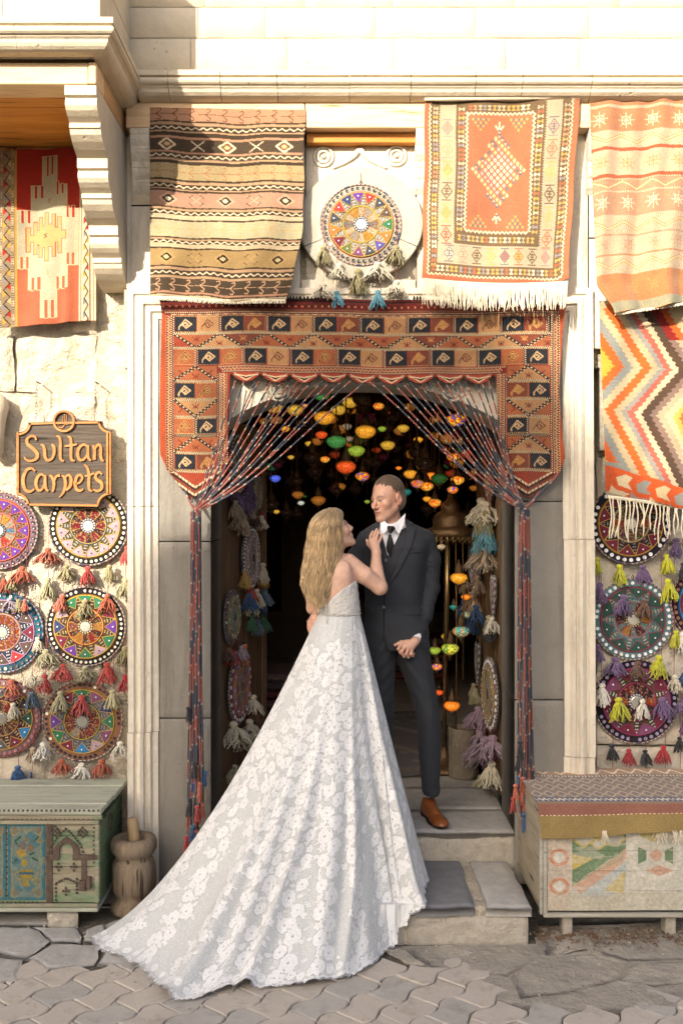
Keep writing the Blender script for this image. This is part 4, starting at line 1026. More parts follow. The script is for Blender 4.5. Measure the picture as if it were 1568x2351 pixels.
TC = {'red': (.42, .055, .045), 'rust': (.40, .10, .05), 'salmon': (.55, .15, .09), 'olive': (.30, .26, .13), 'sage': (.40, .37, .22), 'cream': (.66, .60, .46), 'white': (.70, .67, .58), 'teal': (.09, .28, .36), 'blue': (.03, .09, .22), 'slate': (.10, .16, .22),
      'black': (.018, .018, .022), 'lime': (.52, .52, .03), 'purple': (.15, .09, .20), 'mauve': (.34, .24, .30), 'brown': (.13, .065, .04), 'green': (.03, .12, .06), 'gold': (.50, .30, .08), 'beige': (.42, .32, .22), 'orange': (.6, .2, .05), 'crimson': (.38, .02, .03), 'lilac': (.36, .30, .36), 'pinkish': (.42, .2, .14)}
def tassel_mesh(kind, seed):
    rr = random.Random(seed); mb = MB()
    mb.lathe([(.001, .0), (.0075, -.002), (.011, -.008), (.010, -.015), (.0065, -.020), (.008, -.024)], 9)
    n = 46 if kind != 'slim' else 26
    for i in range(n):
        a = rr.uniform(0, 2*PI); fl = {'full': 1.0, 'slim': .35, 'puff': 1.5}[kind]; L_ = {'full': .065, 'slim': .072, 'puff': .05}[kind]*rr.uniform(.75, 1.12); sp = .030*fl*math.sqrt(rr.random())
        k = rr.uniform(0, 6)
        pts = []
        for t in (0, .25, .5, .75, 1):
            r_ = .005+sp*(t**.7 if kind != 'slim' else t); pts.append((math.cos(a+.25*math.sin(k+t*5))*r_, math.sin(a+.25*math.sin(k+t*5))*r_*.75, -.018-L_*t+.012*fl*math.sin(t*PI)*0+.003*math.sin(k+t*7)))
        mb.tube(pts, [.0022, .0026, .0026, .0025, .0018], 3, False)
    me = mk('tassel', mb.V, mb.F, yarn('cream', TC['cream']), None, True); d = me.data; bpy.data.objects.remove(me); return d
TM = {k: [tassel_mesh(k, s) for s in (1, 2, 3)] for k in ('full', 'slim', 'puff')}
def tassel(parent, x, y, z, col, kind='full', s=1.0, local=True, rz=None):
    o = bpy.data.objects.new('tassel', random.choice(TM[kind])); o.location = (x, y, z); o.rotation_euler = (random.uniform(-.1, .1), random.uniform(-.12, .12), rz if rz is not None else random.uniform(0, 6)); s *= .97; o.scale = (s*1.14, s*1.14, s*random.uniform(.78, .95))
    link(o, parent, local); sl = o.material_slots[0]; sl.link = 'OBJECT'; sl.material = yarn(col, TC[col]); return o
# left and right cord curtains
def curtain(side):
    if side < 0:
        ku, kv = 450, 1176; us = [541, 560, 586, 594, 623, 648, 670, 688, 718, 740, 760, 785, 805, 838, 700]; lab = 'tied back curtain of navy and salmon wrapped cords on the left side of the doorway'
    else:
        ku, kv = 1203, 1170; us = [848, 872, 893, 916, 938, 955, 975, 1001, 1016, 1034, 1052, 1067, 1088, 1104, 1121]; lab = 'tied back curtain of navy and red wrapped cords on the right side of the doorway'
    t = thing('cord_curtain', lab, 'curtain', P(ku, kv, -.06), group='cord curtains tied back beside the door')
    for i, u in enumerate(us):
        e = (u-541)/297 if side < 0 else (1121-u)/273
        sag = 14+26*e; k2u = ku+random.uniform(-7, 7)
        a = (u, 872+random.uniform(-2, 6), -.0); b = (k2u, kv+random.uniform(-3, 3), -.07-random.uniform(0, .015))
        pts = []
        for q in np.linspace(0, 1, 6): pts.append(P(a[0]+(b[0]-a[0])*q, a[1]+(b[1]-a[1])*q+sag*math.sin(q*PI)*q*1.1, a[2]+(b[2]-a[2])*q-.015*math.sin(q*PI)))
        cord(t, pts, .0045, i+side*50)
    for i in range(4):
        a = ([(440, 1145), (425, 1128), (500, 1118), (520, 1098)] if side < 0 else [(1190, 1148), (1215, 1150), (1150, 1110), (1238, 1128)])[i]
        cord(t, [P(*a, -.03), P((a[0]+ku)/2, (a[1]+kv)/2+3, -.05), P(ku+i*2-3, kv, -.07)], .0055, i+90)
    if side > 0: cord(t, [P(1283, 1085, -.03), P(1262, 1110, -.04), P(1235, 1138, -.05), P(1208, 1165, -.07)], .006, 77)
    kn = MB()
    for k in range(4):
        q = Vector(P(ku, kv+1+k*6, -.07)); kn.tube([q+Vector((.022*math.cos(a), .016*math.sin(a), .006*math.sin(a*1+k))) for a in np.linspace(0, 2*PI, 15)], .0055, 6, False)
    kn.build('knot', M('knot_wool', (.20, .05, .05), .95, .5, 40), t, True)
    hang = 22; ends = []
    for i in range(hang):
        e = (i+.5)/hang; off = (e-.5)*30; bot = random.uniform(1740, 1935) if side < 0 else random.uniform(1760, 1900)
        dr = random.gauss(0, 3); ub = ku+(-2 if side < 0 else 2)+off*1.15+dr
        y0 = -.055-.03*math.sin(e*PI)*random.random()-.012*(i % 3); k = random.uniform(0, 6); pts = []
        for q in np.linspace(0, 1, 8): v = kv+(bot-kv)*q; pts.append(P(ku+off*.75+(ub-ku-off*.75)*q+2.2*math.sin(k+q*5)*q, v, y0+.004*math.sin(k+q*9)))
        cord(t, pts, .0048, i*7+side); ends.append((ub, bot, y0))
    ends.sort(key=lambda e: e[1]); cols = ['black', 'blue', 'rust', 'black', 'salmon', 'red', 'rust', 'black', 'blue', 'rust', 'crimson', 'red']
    for i, (u, v, y0) in enumerate(ends[::2]): tassel(t, *P(u+random.uniform(-6, 6), v-2, y0-.012), cols[i % 12], 'slim', 1.15, False)
    if side < 0: tassel(t, *P(433, 1622, -.1), 'black', 'slim', 1.1, False); tassel(t, *P(472, 1770, -.07), 'blue', 'slim', 1.1, False)
    else: tassel(t, *P(1193, 1700, -.1), 'black', 'slim', 1.2, False); tassel(t, *P(1190, 1735, -.08), 'black', 'slim', 1.1, False); tassel(t, *P(1183, 1800, -.09), 'salmon', 'slim', 1.1, False); tassel(t, *P(1178, 1830, -.09), 'red', 'slim', 1.1, False)
curtain(-1); curtain(1)
# ======================= BEADED WALL HANGINGS, SIGN, CHESTS =======================
m_felt = vcm('felt', 1.0, 900, .3, .3, .4)
m_mir = M('tarnished_mirror', (.62, .60, .54), .35, .2, 8, 30, .05, metal=1)
m_goldline = M('gold_braid', (.55, .32, .05), .8, .3, 60, 400, .6, .001)
def fcol(n, c): return M('felt_'+n, c, .95, .35, 14, 200, .6, .002, sheen=.5)
FC = {'purple': (.10, .03, .22), 'navy': (.02, .035, .11), 'maroon': (.13, .012, .03), 'green': (.02, .13, .06), 'red': (.36, .03, .03), 'orange': (.62, .14, .03), 'blue': (.02, .16, .36), 'plum': (.16, .05, .12), 'sparkle': (.34, .24, .28), 'black': (.02, .018, .02), 'teal': (.03, .10, .10), 'olive': (.10, .12, .03), 'dgreen': (.015, .06, .045), 'brown': (.08, .05, .035), 'grey': (.08, .085, .10), 'violet': (.07, .06, .25), 'char': (.04, .045, .06)}
BC = {'bone': (.68, .66, .52), 'dark': (.045, .045, .05), 'black': (.015, .015, .018), 'white': (.78, .78, .80), 'lilac': (.30, .24, .38), 'rose': (.42, .16, .14), 'grey': (.14, .12, .13), 'brown': (.22, .12, .07)}
def bmat(n): return M('button_'+n, BC[n], .28, .1, 30, 60, .1, .001, spec=.6)
mb = MB(); mb.lathe([(.0095, 0), (.0098, .003), (.0088, .0048), (.006, .0042), (.0055, .003), (.0001, .003)], 14, cap=False); BUT = mb.build('button', bmat('bone')); BUTM = BUT.data; bpy.data.objects.remove(BUT)
mb = MB(); mb.lathe([(.004, 0), (.0038, .002), (.002, .0036), (.0001, .004)], 7, cap=False); _o = mb.build('bead', bmat('bone')); BEAD = _o.data; bpy.data.objects.remove(_o)
TOV = Matrix.Rotation(R(90), 4, 'X')           # lathe axis (z) turned to face the street (-y)
def hanging(loc, r, lab, rim, but, nb, star, npt, ground, line, ring, core, tassels, group='beaded round wall hangings', rot=(0, 0, 0), seed=1, line2=None, inner=None, sy=1.0, mirror=True, cordc=None):
    rr = random.Random(seed); t = thing('beaded_wall_hanging', lab, 'wall hanging', loc, rot, group)
    S = r/.2
    # padded disc with painted felt: polar grid, local xz plane, front towards -y
    nr, na = 44, 150; rad = np.linspace(0, 1, nr); an = np.linspace(0, 2*PI, na)
    Rr, A = np.meshgrid(rad, an, indexing='ij'); x, z = Rr*np.cos(A), Rr*np.sin(A)
    C = np.empty((nr, na, 3), np.float32); C[:] = ground
    C[Rr > .82] = rim; C[(Rr > .79) & (Rr <= .82)] = line2 or line
    ins = Rr < .46; C[ins] = inner or ground; C[(Rr > .43) & (Rr <= .47)] = ring
    # six embroidered tabs and small motifs in the middle
    k6 = (A/(PI/3)+.5) % 1; tab = (abs(k6-.5) < .27) & (Rr < .42) & (Rr > .2)
    idx = ((A/(PI/3)+.5).astype(int)) % 6
    for j in range(6): C[tab & (idx == j)] = core[j % len(core)]
    edge = (abs(abs(k6-.5)-.27) < .04) & (Rr < .42) & (Rr > .2); C[edge] = line
    sp = (vnoise(x*55, z*55, seed) > .52) & (Rr < .42) & (Rr > .2); C[sp] = (.68, .58, .38)
    sp = (vnoise(x*70, z*70, seed+9) > .55) & (Rr < .42) & (Rr > .18); C[sp] = (.5, .08, .05)
    C[(Rr < .2)] = (.07, .05, .05)
    gl = (Rr > .47) & (Rr < .8); C[gl & (vnoise(x*60, z*60, seed+4) > .25)] = np.array(ground)*.45
    Y = -.014*(1-Rr**6)-.001*vnoise(x*9, z*9, seed)
    C = C**1.35*.55; V = np.stack([x*r, Y, z*r*sy], -1).reshape(-1, 3); F = gridf(nr, na)
    mk('felt_disc', V, F, m_felt, t, True, True, C.reshape(-1, 3))
    MB().add([(r*math.cos(a)*.995, y_, r*sy*math.sin(a)*.995) for y_ in (0, .012) for a in np.linspace(0, 2*PI, 41)[:-1]], [(i, (i+1) % 40, 40+(i+1) % 40, 40+i) for i in range(40)]+[tuple(range(40, 80))]).build('backing', fcol('black', FC['black']), t, False, True)
    cc = cordc or ((.08, .06, .10), (.5, .4, .3)); q = []; cl = []
    for i in range(121): a = 2*PI*i/120; q.append((r*math.cos(a), -.004, r*sy*math.sin(a))); cl.append(cc[i % 2 if rr.random() < .9 else 0])
    MB().tube(q, .0045*S, 5, False, cl).build('rim_cord', m_cord, t, True, True)
    # star of felt patches, each a piece of its own, framed in braid
    bz = MB()
    for i in range(npt):
        a0 = 2*PI*(i+.0)/npt; h = PI/npt*.97; c = star[i % len(star)]; n = 6
        pts = [(.785*math.cos(a0-h+2*h*j/n), .785*math.sin(a0-h+2*h*j/n)) for j in range(n+1)]; tip = (.49*math.cos(a0), .52*math.sin(a0))
        V = [(px*r, -.0165, pz*r*sy) for px, pz in pts]+[(tip[0]*r, -.0165, tip[1]*r*sy)]
        cxp, czp = sum(v[0] for v in V)/len(V), sum(v[2] for v in V)/len(V); V2 = [(v[0], -.011, v[2]) for v in V]; m = len(V)
        F = [tuple(range(m)) and (j, (j+1) % m, 2*m) for j in range(m)]+[(j, m+j, m+(j+1) % m, (j+1) % m) for j in range(m)]
        mk('felt_patch', V+V2+[(cxp, -.0195, czp)], F, fcol(c, FC[c]), t, False, True)
        bz.tube([(px*r*1.0, -.017, pz*r*sy) for px, pz in [pts[0]]+[tip]+[pts[-1]]], .0021*S, 4, False)
        if i % 1 == 0 and but != 'none':
            b = inst(BEAD, t, (.70*r*math.cos(a0), -.0195, .70*r*sy*math.sin(a0)), (R(90), 0, 0), (1.1*S,)*3, bmat('white' if c != 'sparkle' else 'dark'), 'bead')
    for rad_ in (.795, .45): bz.tube([(rad_*r*math.cos(a), -.016, rad_*r*sy*math.sin(a)) for a in np.linspace(0, 2*PI, 61)], .0022*S, 4, False)
    bz.build('braid', M('braid_%d_%d' % (int(line[0]*100), int(line[1]*100)), line, .9, .3, 60, 300, .5, .001), t, True, True)
    for i in range(nb):
        a = 2*PI*(i+.5)/nb+.02*rr.random()
        if rr.random() < .03: continue
        inst(BUTM, t, (.905*r*math.cos(a), -.0085, .905*r*sy*math.sin(a)), (R(90)+rr.uniform(-.1, .1), rr.uniform(-.1, .1), 0), (S*min(1.08, 36/nb*.95),)*3, bmat(but if rr.random() < .93 else 'bone'), 'button')
    bd = MB()
    for i in range(npt):      # beads between the patches
        a0 = 2*PI*(i+.5)/npt
        for q_, k in ((.73, 0), (.66, .035), (.66, -.035), (.58, .05), (.58, 0), (.58, -.05), (.51, .06), (.51, -.02)): bd.lathe([(.0042*S, 0), (.003*S, .0026), (.0001, .0036)], 6, Matrix.Translation((q_*r*math.cos(a0+k), -.0145, q_*r*sy*math.sin(a0+k))) @ TOV, cap=False)
    for i in range(16): a0 = 2*PI*i/16; bd.lathe([(.0055*S, 0), (.004*S, .003), (.0001, .004)], 7, Matrix.Translation((.165*r*math.cos(a0), -.0145, .165*r*sy*math.sin(a0))) @ TOV, cap=False)
    tag(bd.build('beadwork', M('bead_'+str(seed % 3), [(.25, .24, .22), (.45, .36, .2), (.5, .5, .52)][seed % 3], .3, .3, 90, 60, .1, metal=.3), t, True, True), kind='stuff')
    if mirror: MB().lathe([(.0275*S, 0), (.0275*S, .004), (.025*S, .006), (.001, .006)], 22, Matrix.Translation((0, -.013, 0)) @ TOV, cap=False).build('mirror', m_mir, t, False, True)
    # tassels: (dx, dz in units of r, colour, kind, size, drop)
    for (dx, dz, col, kd, s, drop) in tassels:
        x_, z_ = dx*r, dz*r
        if drop: MB().tube([(x_, -.016, z_+drop), (x_+.004, -.018, z_+drop*.5), (x_, -.02, z_-.002)], .0016, 4).build('tassel_cord', M('cord_red', (.2, .04, .05), .9), t, False, True)
        tassel(t, x_, -.024-(.012 if drop else 0)-.01*(abs(dx) < .9 and abs(dz) < .9), z_, col, kd, s)
    MB().tube([(0, -.002, r*sy*.98), (.006, -.004, r*sy*1.05), (0, -.004, r*sy*1.1), (-.006, -.004, r*sy*1.05), (0, -.002, r*sy*.98)], .0025, 5).build('hanging_loop', m_iron, t, False, True)
    return t
YW, GD = (.62, .40, .04), (.52, .33, .06)
K4 = 5.45/FP
def W(u, v, y): return P(u, v, y)
wy = .215
# left wall: two columns of three
hanging(W(0, 1218, wy), 87*K4, 'lilac rimmed beaded disc with dark buttons and violet points, above the teal rimmed one', (.48, .32, .38), 'dark', 40, ['purple'], 14, (.45, .25, .12), (.62, .16, .04), (.55, .3, .4), [(.1, .35, .5), (.6, .45, .1), (.55, .1, .1)],
        [(-.1, -1.0, 'red', 'full', 1.2, 0), (.38, -1.12, 'olive', 'full', 1.2, 0), (.62, -.93, 'rust', 'puff', 1.5, 0), (.15, -1.25, 'rust', 'full', 1.1, 0), (.32, -1.75, 'lilac', 'puff', 1.2, .3), (.55, -1.78, 'olive', 'full', 1.0, .42), (.72, -1.78, 'salmon', 'full', .9, .4)], seed=3, inner=(.5, .48, .4))
hanging(W(205, 1207, wy+.005), 90*K4, 'beaded disc with cream buttons and sky blue ring just under the carved sign', (.05, .055, .04), 'bone', 44, ['sparkle'], 13, (.30, .26, .12), GD, (.02, .22, .36), [(.30, .04, .05)],
        [(-1.0, -.55, 'rust', 'puff', 1.55, 0), (1.0, -.5, 'red', 'full', 1.45, 0), (-.55, -.98, 'olive', 'puff', 1.35, 0), (.0, -1.02, 'red', 'full', 1.5, 0), (.55, -.98, 'olive', 'full', 1.35, 0), (-1.0, -1.3, 'sage', 'full', 1.5, .25), (.95, -1.3, 'sage', 'full', 1.45, .3), (-.62, -1.72, 'salmon', 'full', 1.45, .3), (-.05, -1.85, 'olive', 'full', 1.5, .35), (.5, -1.72, 'rust', 'full', 1.4, .3)], seed=5, inner=(.08, .05, .06))
hanging(W(198.5, 1438, wy), 90*K4, 'beaded disc with cream buttons and a scarlet ring, middle of the column under the sign', (.045, .035, .05), 'bone', 46, ['purple', 'maroon', 'green', 'green', 'green', 'sparkle', 'navy', 'maroon', 'purple', 'green', 'sparkle', 'green'], 12, (.20, .15, .09), GD, (.55, .03, .03), [(.5, .3, .08), (.35, .04, .04), (.5, .45, .3), (.3, .1, .08)],
        [(-.98, -.55, 'sage', 'puff', 1.6, .1), (1.0, -.48, 'olive', 'full', 1.4, 0), (-.55, -.92, 'red', 'puff', 1.5, 0), (.0, -.98, 'sage', 'puff', 1.5, 0), (.57, -.88, 'red', 'full', 1.6, 0), (1.02, -1.2, 'crimson', 'full', 1.3, .2), (-1.0, -1.18, 'red', 'full', 1.45, .2), (-1.2, -.25, 'cream', 'full', 1.1, 0), (-.6, -1.6, 'sage', 'full', 1.5, .4), (-.06, -1.7, 'red', 'full', 1.55, .4), (.7, -1.55, 'sage', 'full', 1.6, .3)], seed=7, inner=(.10, .05, .04))
hanging(W(8, 1451, wy+.005), 92*K4, 'turquoise rimmed beaded disc with dark buttons and crimson and black points', (.03, .26, .36), 'grey', 40, ['maroon', 'brown', 'red', 'brown'], 12, (.10, .12, .20), (.40, .28, .42), YW, [(.36, .12, .02)],
        [(.72, -1.0, 'cream', 'puff', 1.2, 0), (1.02, -.95, 'cream', 'full', 1.1, .1), (.25, -1.15, 'rust', 'puff', 1.6, 0), (.75, -1.45, 'slate', 'full', 1.35, .4), (.3, -1.72, 'cream', 'full', 1.3, .5)], seed=8, inner=(.38, .13, .03), cordc=((.04, .05, .09), (.4, .35, .4)))
hanging(W(191, 1655, wy), 91*K4, 'beaded disc with black buttons on a peach rim, lowest of the column under the sign', (.52, .30, .20), 'black', 44, ['green', 'navy', 'plum', 'green', 'maroon', 'navy', 'purple', 'green', 'maroon', 'blue', 'sparkle', 'plum'], 12, (.34, .32, .34), GD, (.02, .22, .09), [(.3, .07, .06), (.4, .4, .35), (.28, .06, .1)],
        [(-.95, -.5, 'white', 'puff', 1.55, 0), (.95, -.48, 'white', 'puff', 1.5, 0), (-.5, -.92, 'rust', 'puff', 1.5, 0), (.0, -1.02, 'white', 'puff', 1.45, 0), (.5, -.92, 'rust', 'puff', 1.5, 0)], seed=9, inner=(.25, .07, .07))
hanging(W(6, 1648, wy+.005), 89*K4, 'beaded disc with pink buttons on a pale rim, lowest at the left edge', (.46, .33, .36), 'rose', 40, ['dgreen', 'black', 'plum', 'grey', 'maroon', 'blue'], 12, (.20, .10, .12), GD, (.3, .12, .25), [(.2, .25, .05), (.35, .05, .06), (.1, .12, .08)],
        [(.45, -1.18, 'blue', 'full', 1.5, .25), (.85, -.7, 'beige', 'full', 1.35, .15), (.8, -1.35, 'blue', 'slim', .6, .4)], seed=10, inner=(.16, .08, .08), cordc=((.03, .02, .02), (.35, .08, .06)))
# over the door
hanging(P(829, 517, .02), 91*5.2/FP, 'white rimmed beaded disc with black buttons in the carved stone ring above the door', (.66, .60, .50), 'black', 40, ['green', 'brown', 'char', 'red', 'purple', 'navy', 'red', 'char', 'orange', 'maroon', 'olive', 'plum', 'char', 'violet', 'orange'], 15, (.60, .54, .42), GD, (.5, .4, .1), [(.30, .30, .28), (.45, .42, .38), (.60, .38, .08)],
        [(-.95, -.55, 'olive', 'full', 1.5, 0), (.88, -.55, 'olive', 'full', 1.5, 0), (-.55, -.98, 'cream', 'puff', 1.5, 0), (-.08, -1.12, 'olive', 'full', 1.8, 0), (.42, -.96, 'cream', 'puff', 1.7, 0), (-.95, -1.5, 'cream', 'puff', 1.7, .35), (.88, -1.45, 'cream', 'puff', 1.5, .35), (-.62, -1.7, 'teal', 'full', 1.25, .28), (.42, -1.68, 'teal', 'full', 1.35, .28)], seed=11, line2=(.45, .03, .03), inner=(.62, .56, .42), sy=1.02, cordc=((.06, .07, .15), (.6, .4, .28)))
# right wall column
wr = .165
hanging(W(1446, 1202, wr), 91*K4, 'maroon beaded disc with big white buttons behind the knotted fringe of the zigzag kilim', (.05, .05, .10), 'white', 34, ['maroon'], 11, (.10, .07, .10), GD, (.62, .6, .5), [(.5, .12, .04), (.12, .10, .2), (.05, .15, .06)],
        [(-.86, -.82, 'lime', 'full', 1.2, 0), (-.3, -1.0, 'lime', 'full', 1.5, 0), (.28, -1.02, 'purple', 'full', 1.45, 0), (.85, -.74, 'lime', 'full', 1.45, 0), (1.12, -.35, 'purple', 'full', 1.45, 0), (-.8, -1.45, 'purple', 'full', 1.45, .3), (.88, -1.35, 'lime', 'full', 1.6, .25), (1.25, -.95, 'black', 'full', 1.3, .3), (-.2, -1.75, 'purple', 'full', 1.6, .4), (.3, -1.85, 'brown', 'full', 1.55, .4)], seed=12, inner=(.14, .10, .13))
hanging(W(1451, 1422, wr), 91*K4, 'pale blue rimmed beaded disc with white buttons and dark green points', (.28, .48, .52), 'white', 38, ['dgreen'], 9, (.22, .42, .46), (.28, .05, .08), (.5, .6, .6), [(.55, .32, .08), (.10, .04, .07)],
        [(-.9, -.6, 'purple', 'full', 1.3, 0), (-.45, -.92, 'purple', 'puff', 1.6, 0), (.1, -1.02, 'brown', 'puff', 1.5, 0), (.62, -.86, 'lime', 'full', 1.6, 0), (1.05, -.25, 'lime', 'full', 1.3, 0), (1.0, -1.35, 'cream', 'full', 1.4, .9), (-.8, -1.55, 'white', 'full', 1.6, .6), (-.4, -1.9, 'lime', 'full', 1.7, .7), (.2, -1.95, 'white', 'full', 1.4, .4), (.68, -1.9, 'purple', 'full', 1.75, .8)], seed=13, inner=(.20, .36, .38))
hanging(W(1459, 1610, wr+.004), 95*K4, 'dark purple beaded disc with lilac buttons and red and black tassels', (.03, .03, .05), 'lilac', 40, ['plum', 'maroon'], 10, (.26, .20, .10), (.30, .05, .14), (.3, .05, .1), [(.55, .16, .02), (.04, .04, .05), (.3, .03, .04)],
        [(-.6, -1.0, 'black', 'full', 1.2, 0), (-.2, -1.1, 'crimson', 'full', 1.2, 0), (.18, -1.12, 'black', 'full', 1.2, 0), (.62, -1.02, 'crimson', 'full', 1.3, 0), (1.0, -.82, 'black', 'full', 1.1, 0), (-.58, -1.75, 'crimson', 'full', 1.25, .3), (-.18, -2.0, 'black', 'full', 1.2, .35), (.2, -2.05, 'crimson', 'full', 1.15, .35), (.66, -1.95, 'green', 'full', 1.15, .35), (1.02, -1.6, 'gold', 'full', 1.2, .3)], seed=14, inner=(.05, .03, .05))
hanging(W(1628, 1385, wr), 88*K4, 'beaded disc with tan buttons and a bright blue star, cut by the right edge', (.10, .03, .06), 'brown', 38, ['maroon', 'plum'], 8, (.16, .02, .06), (.02, .25, .5), (.02, .25, .5), [(.1, .3, .5), (.6, .6, .55)],
        [(-.75, -.7, 'white', 'full', 1.6, 0), (-.62, -1.6, 'blue', 'full', 1.5, .5), (-.7, -2.4, 'purple', 'puff', 1.5, .5), (-.6, -2.75, 'purple', 'full', 1.9, .3), (-.5, -2.0, 'mauve', 'full', 1.8, .3)], seed=15)
# ---- interior door leaves with their hangings
def leaf(name, p0, p1, lab, side):
    a, b = Vector((*p0, FZ)), Vector((*p1, FZ)); d = (b-a).normalized(); L_ = (b-a).length; ang_ = math.atan2(d.y, d.x)
    t = thing(name, lab, 'door', a, (0, 0, ang_)); H_ = 2.28; s = side     # local x along the leaf, local y = depth; visible face at y = 0
    def bx(nm, x0, x1, y0, y1, z0, z1, b_=.004): return MB().box(x0, x1, min(y0*s, y1*s), max(y0*s, y1*s), z0, z1, b_).build(nm, m_door, t, False, True)
    bx('stile', 0, .09, 0, .045, .02, H_); bx('stile', L_-.09, L_, 0, .045, .02, H_)
    n = 5; w_ = (L_-.186)/n
    for i in range(n): bx('plank', .093+i*w_+.001, .093+(i+1)*w_-.001, .008, .03, .12, H_-.12, .003)
    for z in (.02, H_-.12): bx('rail', .092, L_-.092, 0, .045, z, z+.10)
    for k in (.035, .06): bx('bead_mould', k, k+.008, -.006, 0, .03, H_-.01, .002); bx('bead_mould', L_-k, L_-k+.008, -.006, 0, .03, H_-.01, .002)
    return t, a, d, ang_
lf, la, ld, lang = leaf('door_leaf', (-.725, .56), (-.512, 1.64), 'brown wooden door leaf folded back on the left side of the doorway, hung with discs', 1)
rf, ra, rd, rang = leaf('door_leaf', (.955, .50), (.895, 1.42), 'brown wooden door leaf folded back on the right side of the doorway, hung with discs', -1)
def on_leaf(u, v, left, off=.02):
    a, d = (la, ld) if left else (ra, rd); n = Vector((d.y, -d.x, 0)) * (1 if left else -1)
    return hit(u, v, a+n*off, n)
def ry_to_r(v, u, ry, left): q = on_leaf(u, v, left); return ry*(q.y+DC)/FP
# local frame: disc front is -y; on the left leaf the front faces +x, on the right leaf it faces -x
LR = (0, 0, lang-R(0)) ; RRt = (0, 0, rang+R(180))
def ld_(u, v, ry, lab, *a, left=True, **k):
    q = on_leaf(u, v, left); return hanging(q, ry*(q.y+DC)/FP, lab, *a, group='beaded hangings on the door leaves', rot=(0, 0, lang) if left else (0, 0, rang+PI), **k)
ld_(546, 1064, 70, 'magenta and green beaded disc with purple tassels, top of the left door leaf', (.25, .03, .10), 'white', 36, ['maroon', 'red'], 10, (.12, .03, .10), GD, (.5, .4, .2), [(.5, .5, .1), (.3, .03, .1)], [(-.9, -.6, 'purple', 'full', 1.6, 0), (-.5, -.95, 'purple', 'full', 1.6, 0), (0, -1.05, 'purple', 'full', 1.7, 0), (.5, -.95, 'purple', 'full', 1.6, 0), (.9, -.6, 'purple', 'full', 1.6, 0), (-.9, -1.2, 'beige', 'full', 1.5, .2), (-.4, -1.6, 'beige', 'full', 1.6, .3), (.1, -1.7, 'beige', 'full', 1.6, .3), (.7, -1.3, 'beige', 'full', 1.5, .2)], seed=21)
ld_(588, 1131, 47, 'small dark beaded disc with cream netting beside the purple tassels on the left door leaf', (.06, .05, .08), 'grey', 28, ['black', 'brown'], 8, (.5, .42, .3), (.6, .55, .45), (.5, .45, .4), [(.5, .45, .35)], [(0, -1.1, 'cream', 'full', 1.4, .1), (.6, -.9, 'red', 'full', 1.2, 0), (-.5, -1.0, 'brown', 'full', 1.2, 0)], seed=22)
ld_(576, 1281, 72, 'red and white ringed beaded disc with navy and cream tassels on the left door leaf', (.05, .12, .10), 'white', 44, ['red', 'maroon'], 18, (.35, .05, .06), (.6, .55, .4), (.5, .5, .45), [(.3, .25, .1), (.05, .06, .2)], [(-1, -.35, 'gold', 'full', 1.5, 0), (1, -.2, 'cream', 'full', 1.8, 0), (.95, -.55, 'gold', 'full', 1.3, 0), (-.65, -.85, 'red', 'full', 1.4, 0), (-.75, -1.05, 'blue', 'full', 1.7, .1), (-.25, -1.15, 'cream', 'full', 1.7, 0), (.3, -1.0, 'cream', 'full', 1.7, 0), (.7, -1.2, 'blue', 'full', 1.7, .1), (1.0, -1.05, 'slate', 'full', 1.8, .1), (-.4, -1.75, 'green', 'full', 1.5, .4), (.2, -1.95, 'slate', 'full', 1.6, .4), (.8, -1.85, 'green', 'full', 1.6, .4)], seed=23)
ld_(533, 1417, 62, 'maroon beaded disc with a teal cross in its middle, left door leaf', (.16, .02, .05), 'grey', 30, ['maroon', 'red'], 12, (.2, .03, .05), (.25, .4, .1), (.6, .6, .55), [(.03, .22, .30)], [(-.9, -1.0, 'brown', 'full', 1.3, 0), (-.5, -1.15, 'crimson', 'full', 1.3, .1), (.5, -1.1, 'lilac', 'full', 1.3, .1), (1.0, -1.0, 'black', 'full', 1.3, 0), (.9, -1.1, 'orange', 'slim', 1.5, .1)], seed=24)
ld_(550, 1576, 84, 'indigo beaded disc with ivory star and cream tassels, lowest on the left door leaf', (.25, .05, .05), 'white', 24, ['violet', 'purple'], 12, (.50, .38, .18), (.55, .15, .04), (.6, .5, .35), [(.06, .03, .2)], [(-.9, -.75, 'cream', 'puff', 2.2, 0), (-.2, -1.1, 'brown', 'full', 1.6, 0), (.1, -1.2, 'cream', 'puff', 2.2, 0), (.6, -1.0, 'cream', 'puff', 2.1, 0), (1.0, -.4, 'cream', 'puff', 2.0, 0), (1.05, -.8, 'brown', 'full', 1.4, 0), (1.1, -1.15, 'blue', 'full', 1.5, 0), (-.9, -1.9, 'sage', 'full', 1.6, .8), (-.4, -2.2, 'cream', 'full', 1.6, .9), (.3, -2.0, 'cream', 'full', 1.5, .7), (.9, -1.5, 'cream', 'full', 1.4, .5)], seed=25)
ld_(1124, 1105, 45, 'bright beaded disc above the cream and blue tassel cluster on the right door leaf', (.5, .45, .3), 'rose', 26, ['red', 'blue'], 10, (.5, .3, .3), GD, (.5, .2, .3), [(.6, .5, .3)], [(-1.1, -.8, 'cream', 'puff', 2.6, 0), (-.5, -1.0, 'cream', 'puff', 2.6, 0), (.1, -1.0, 'cream', 'puff', 2.6, 0), (-.9, -1.5, 'brown', 'full', 1.8, 0), (-.2, -1.6, 'teal', 'full', 2.2, .1), (.5, -1.5, 'olive', 'full', 2, .1), (-1.0, -2.6, 'teal', 'full', 2.2, .3), (.6, -2.2, 'teal', 'full', 2.4, .3), (-.5, -3.0, 'beige', 'full', 2, .3), (.3, -3.3, 'beige', 'puff', 2.4, .3), (-.2, -3.5, 'white', 'full', 1.8, .3)], left=False, seed=26)
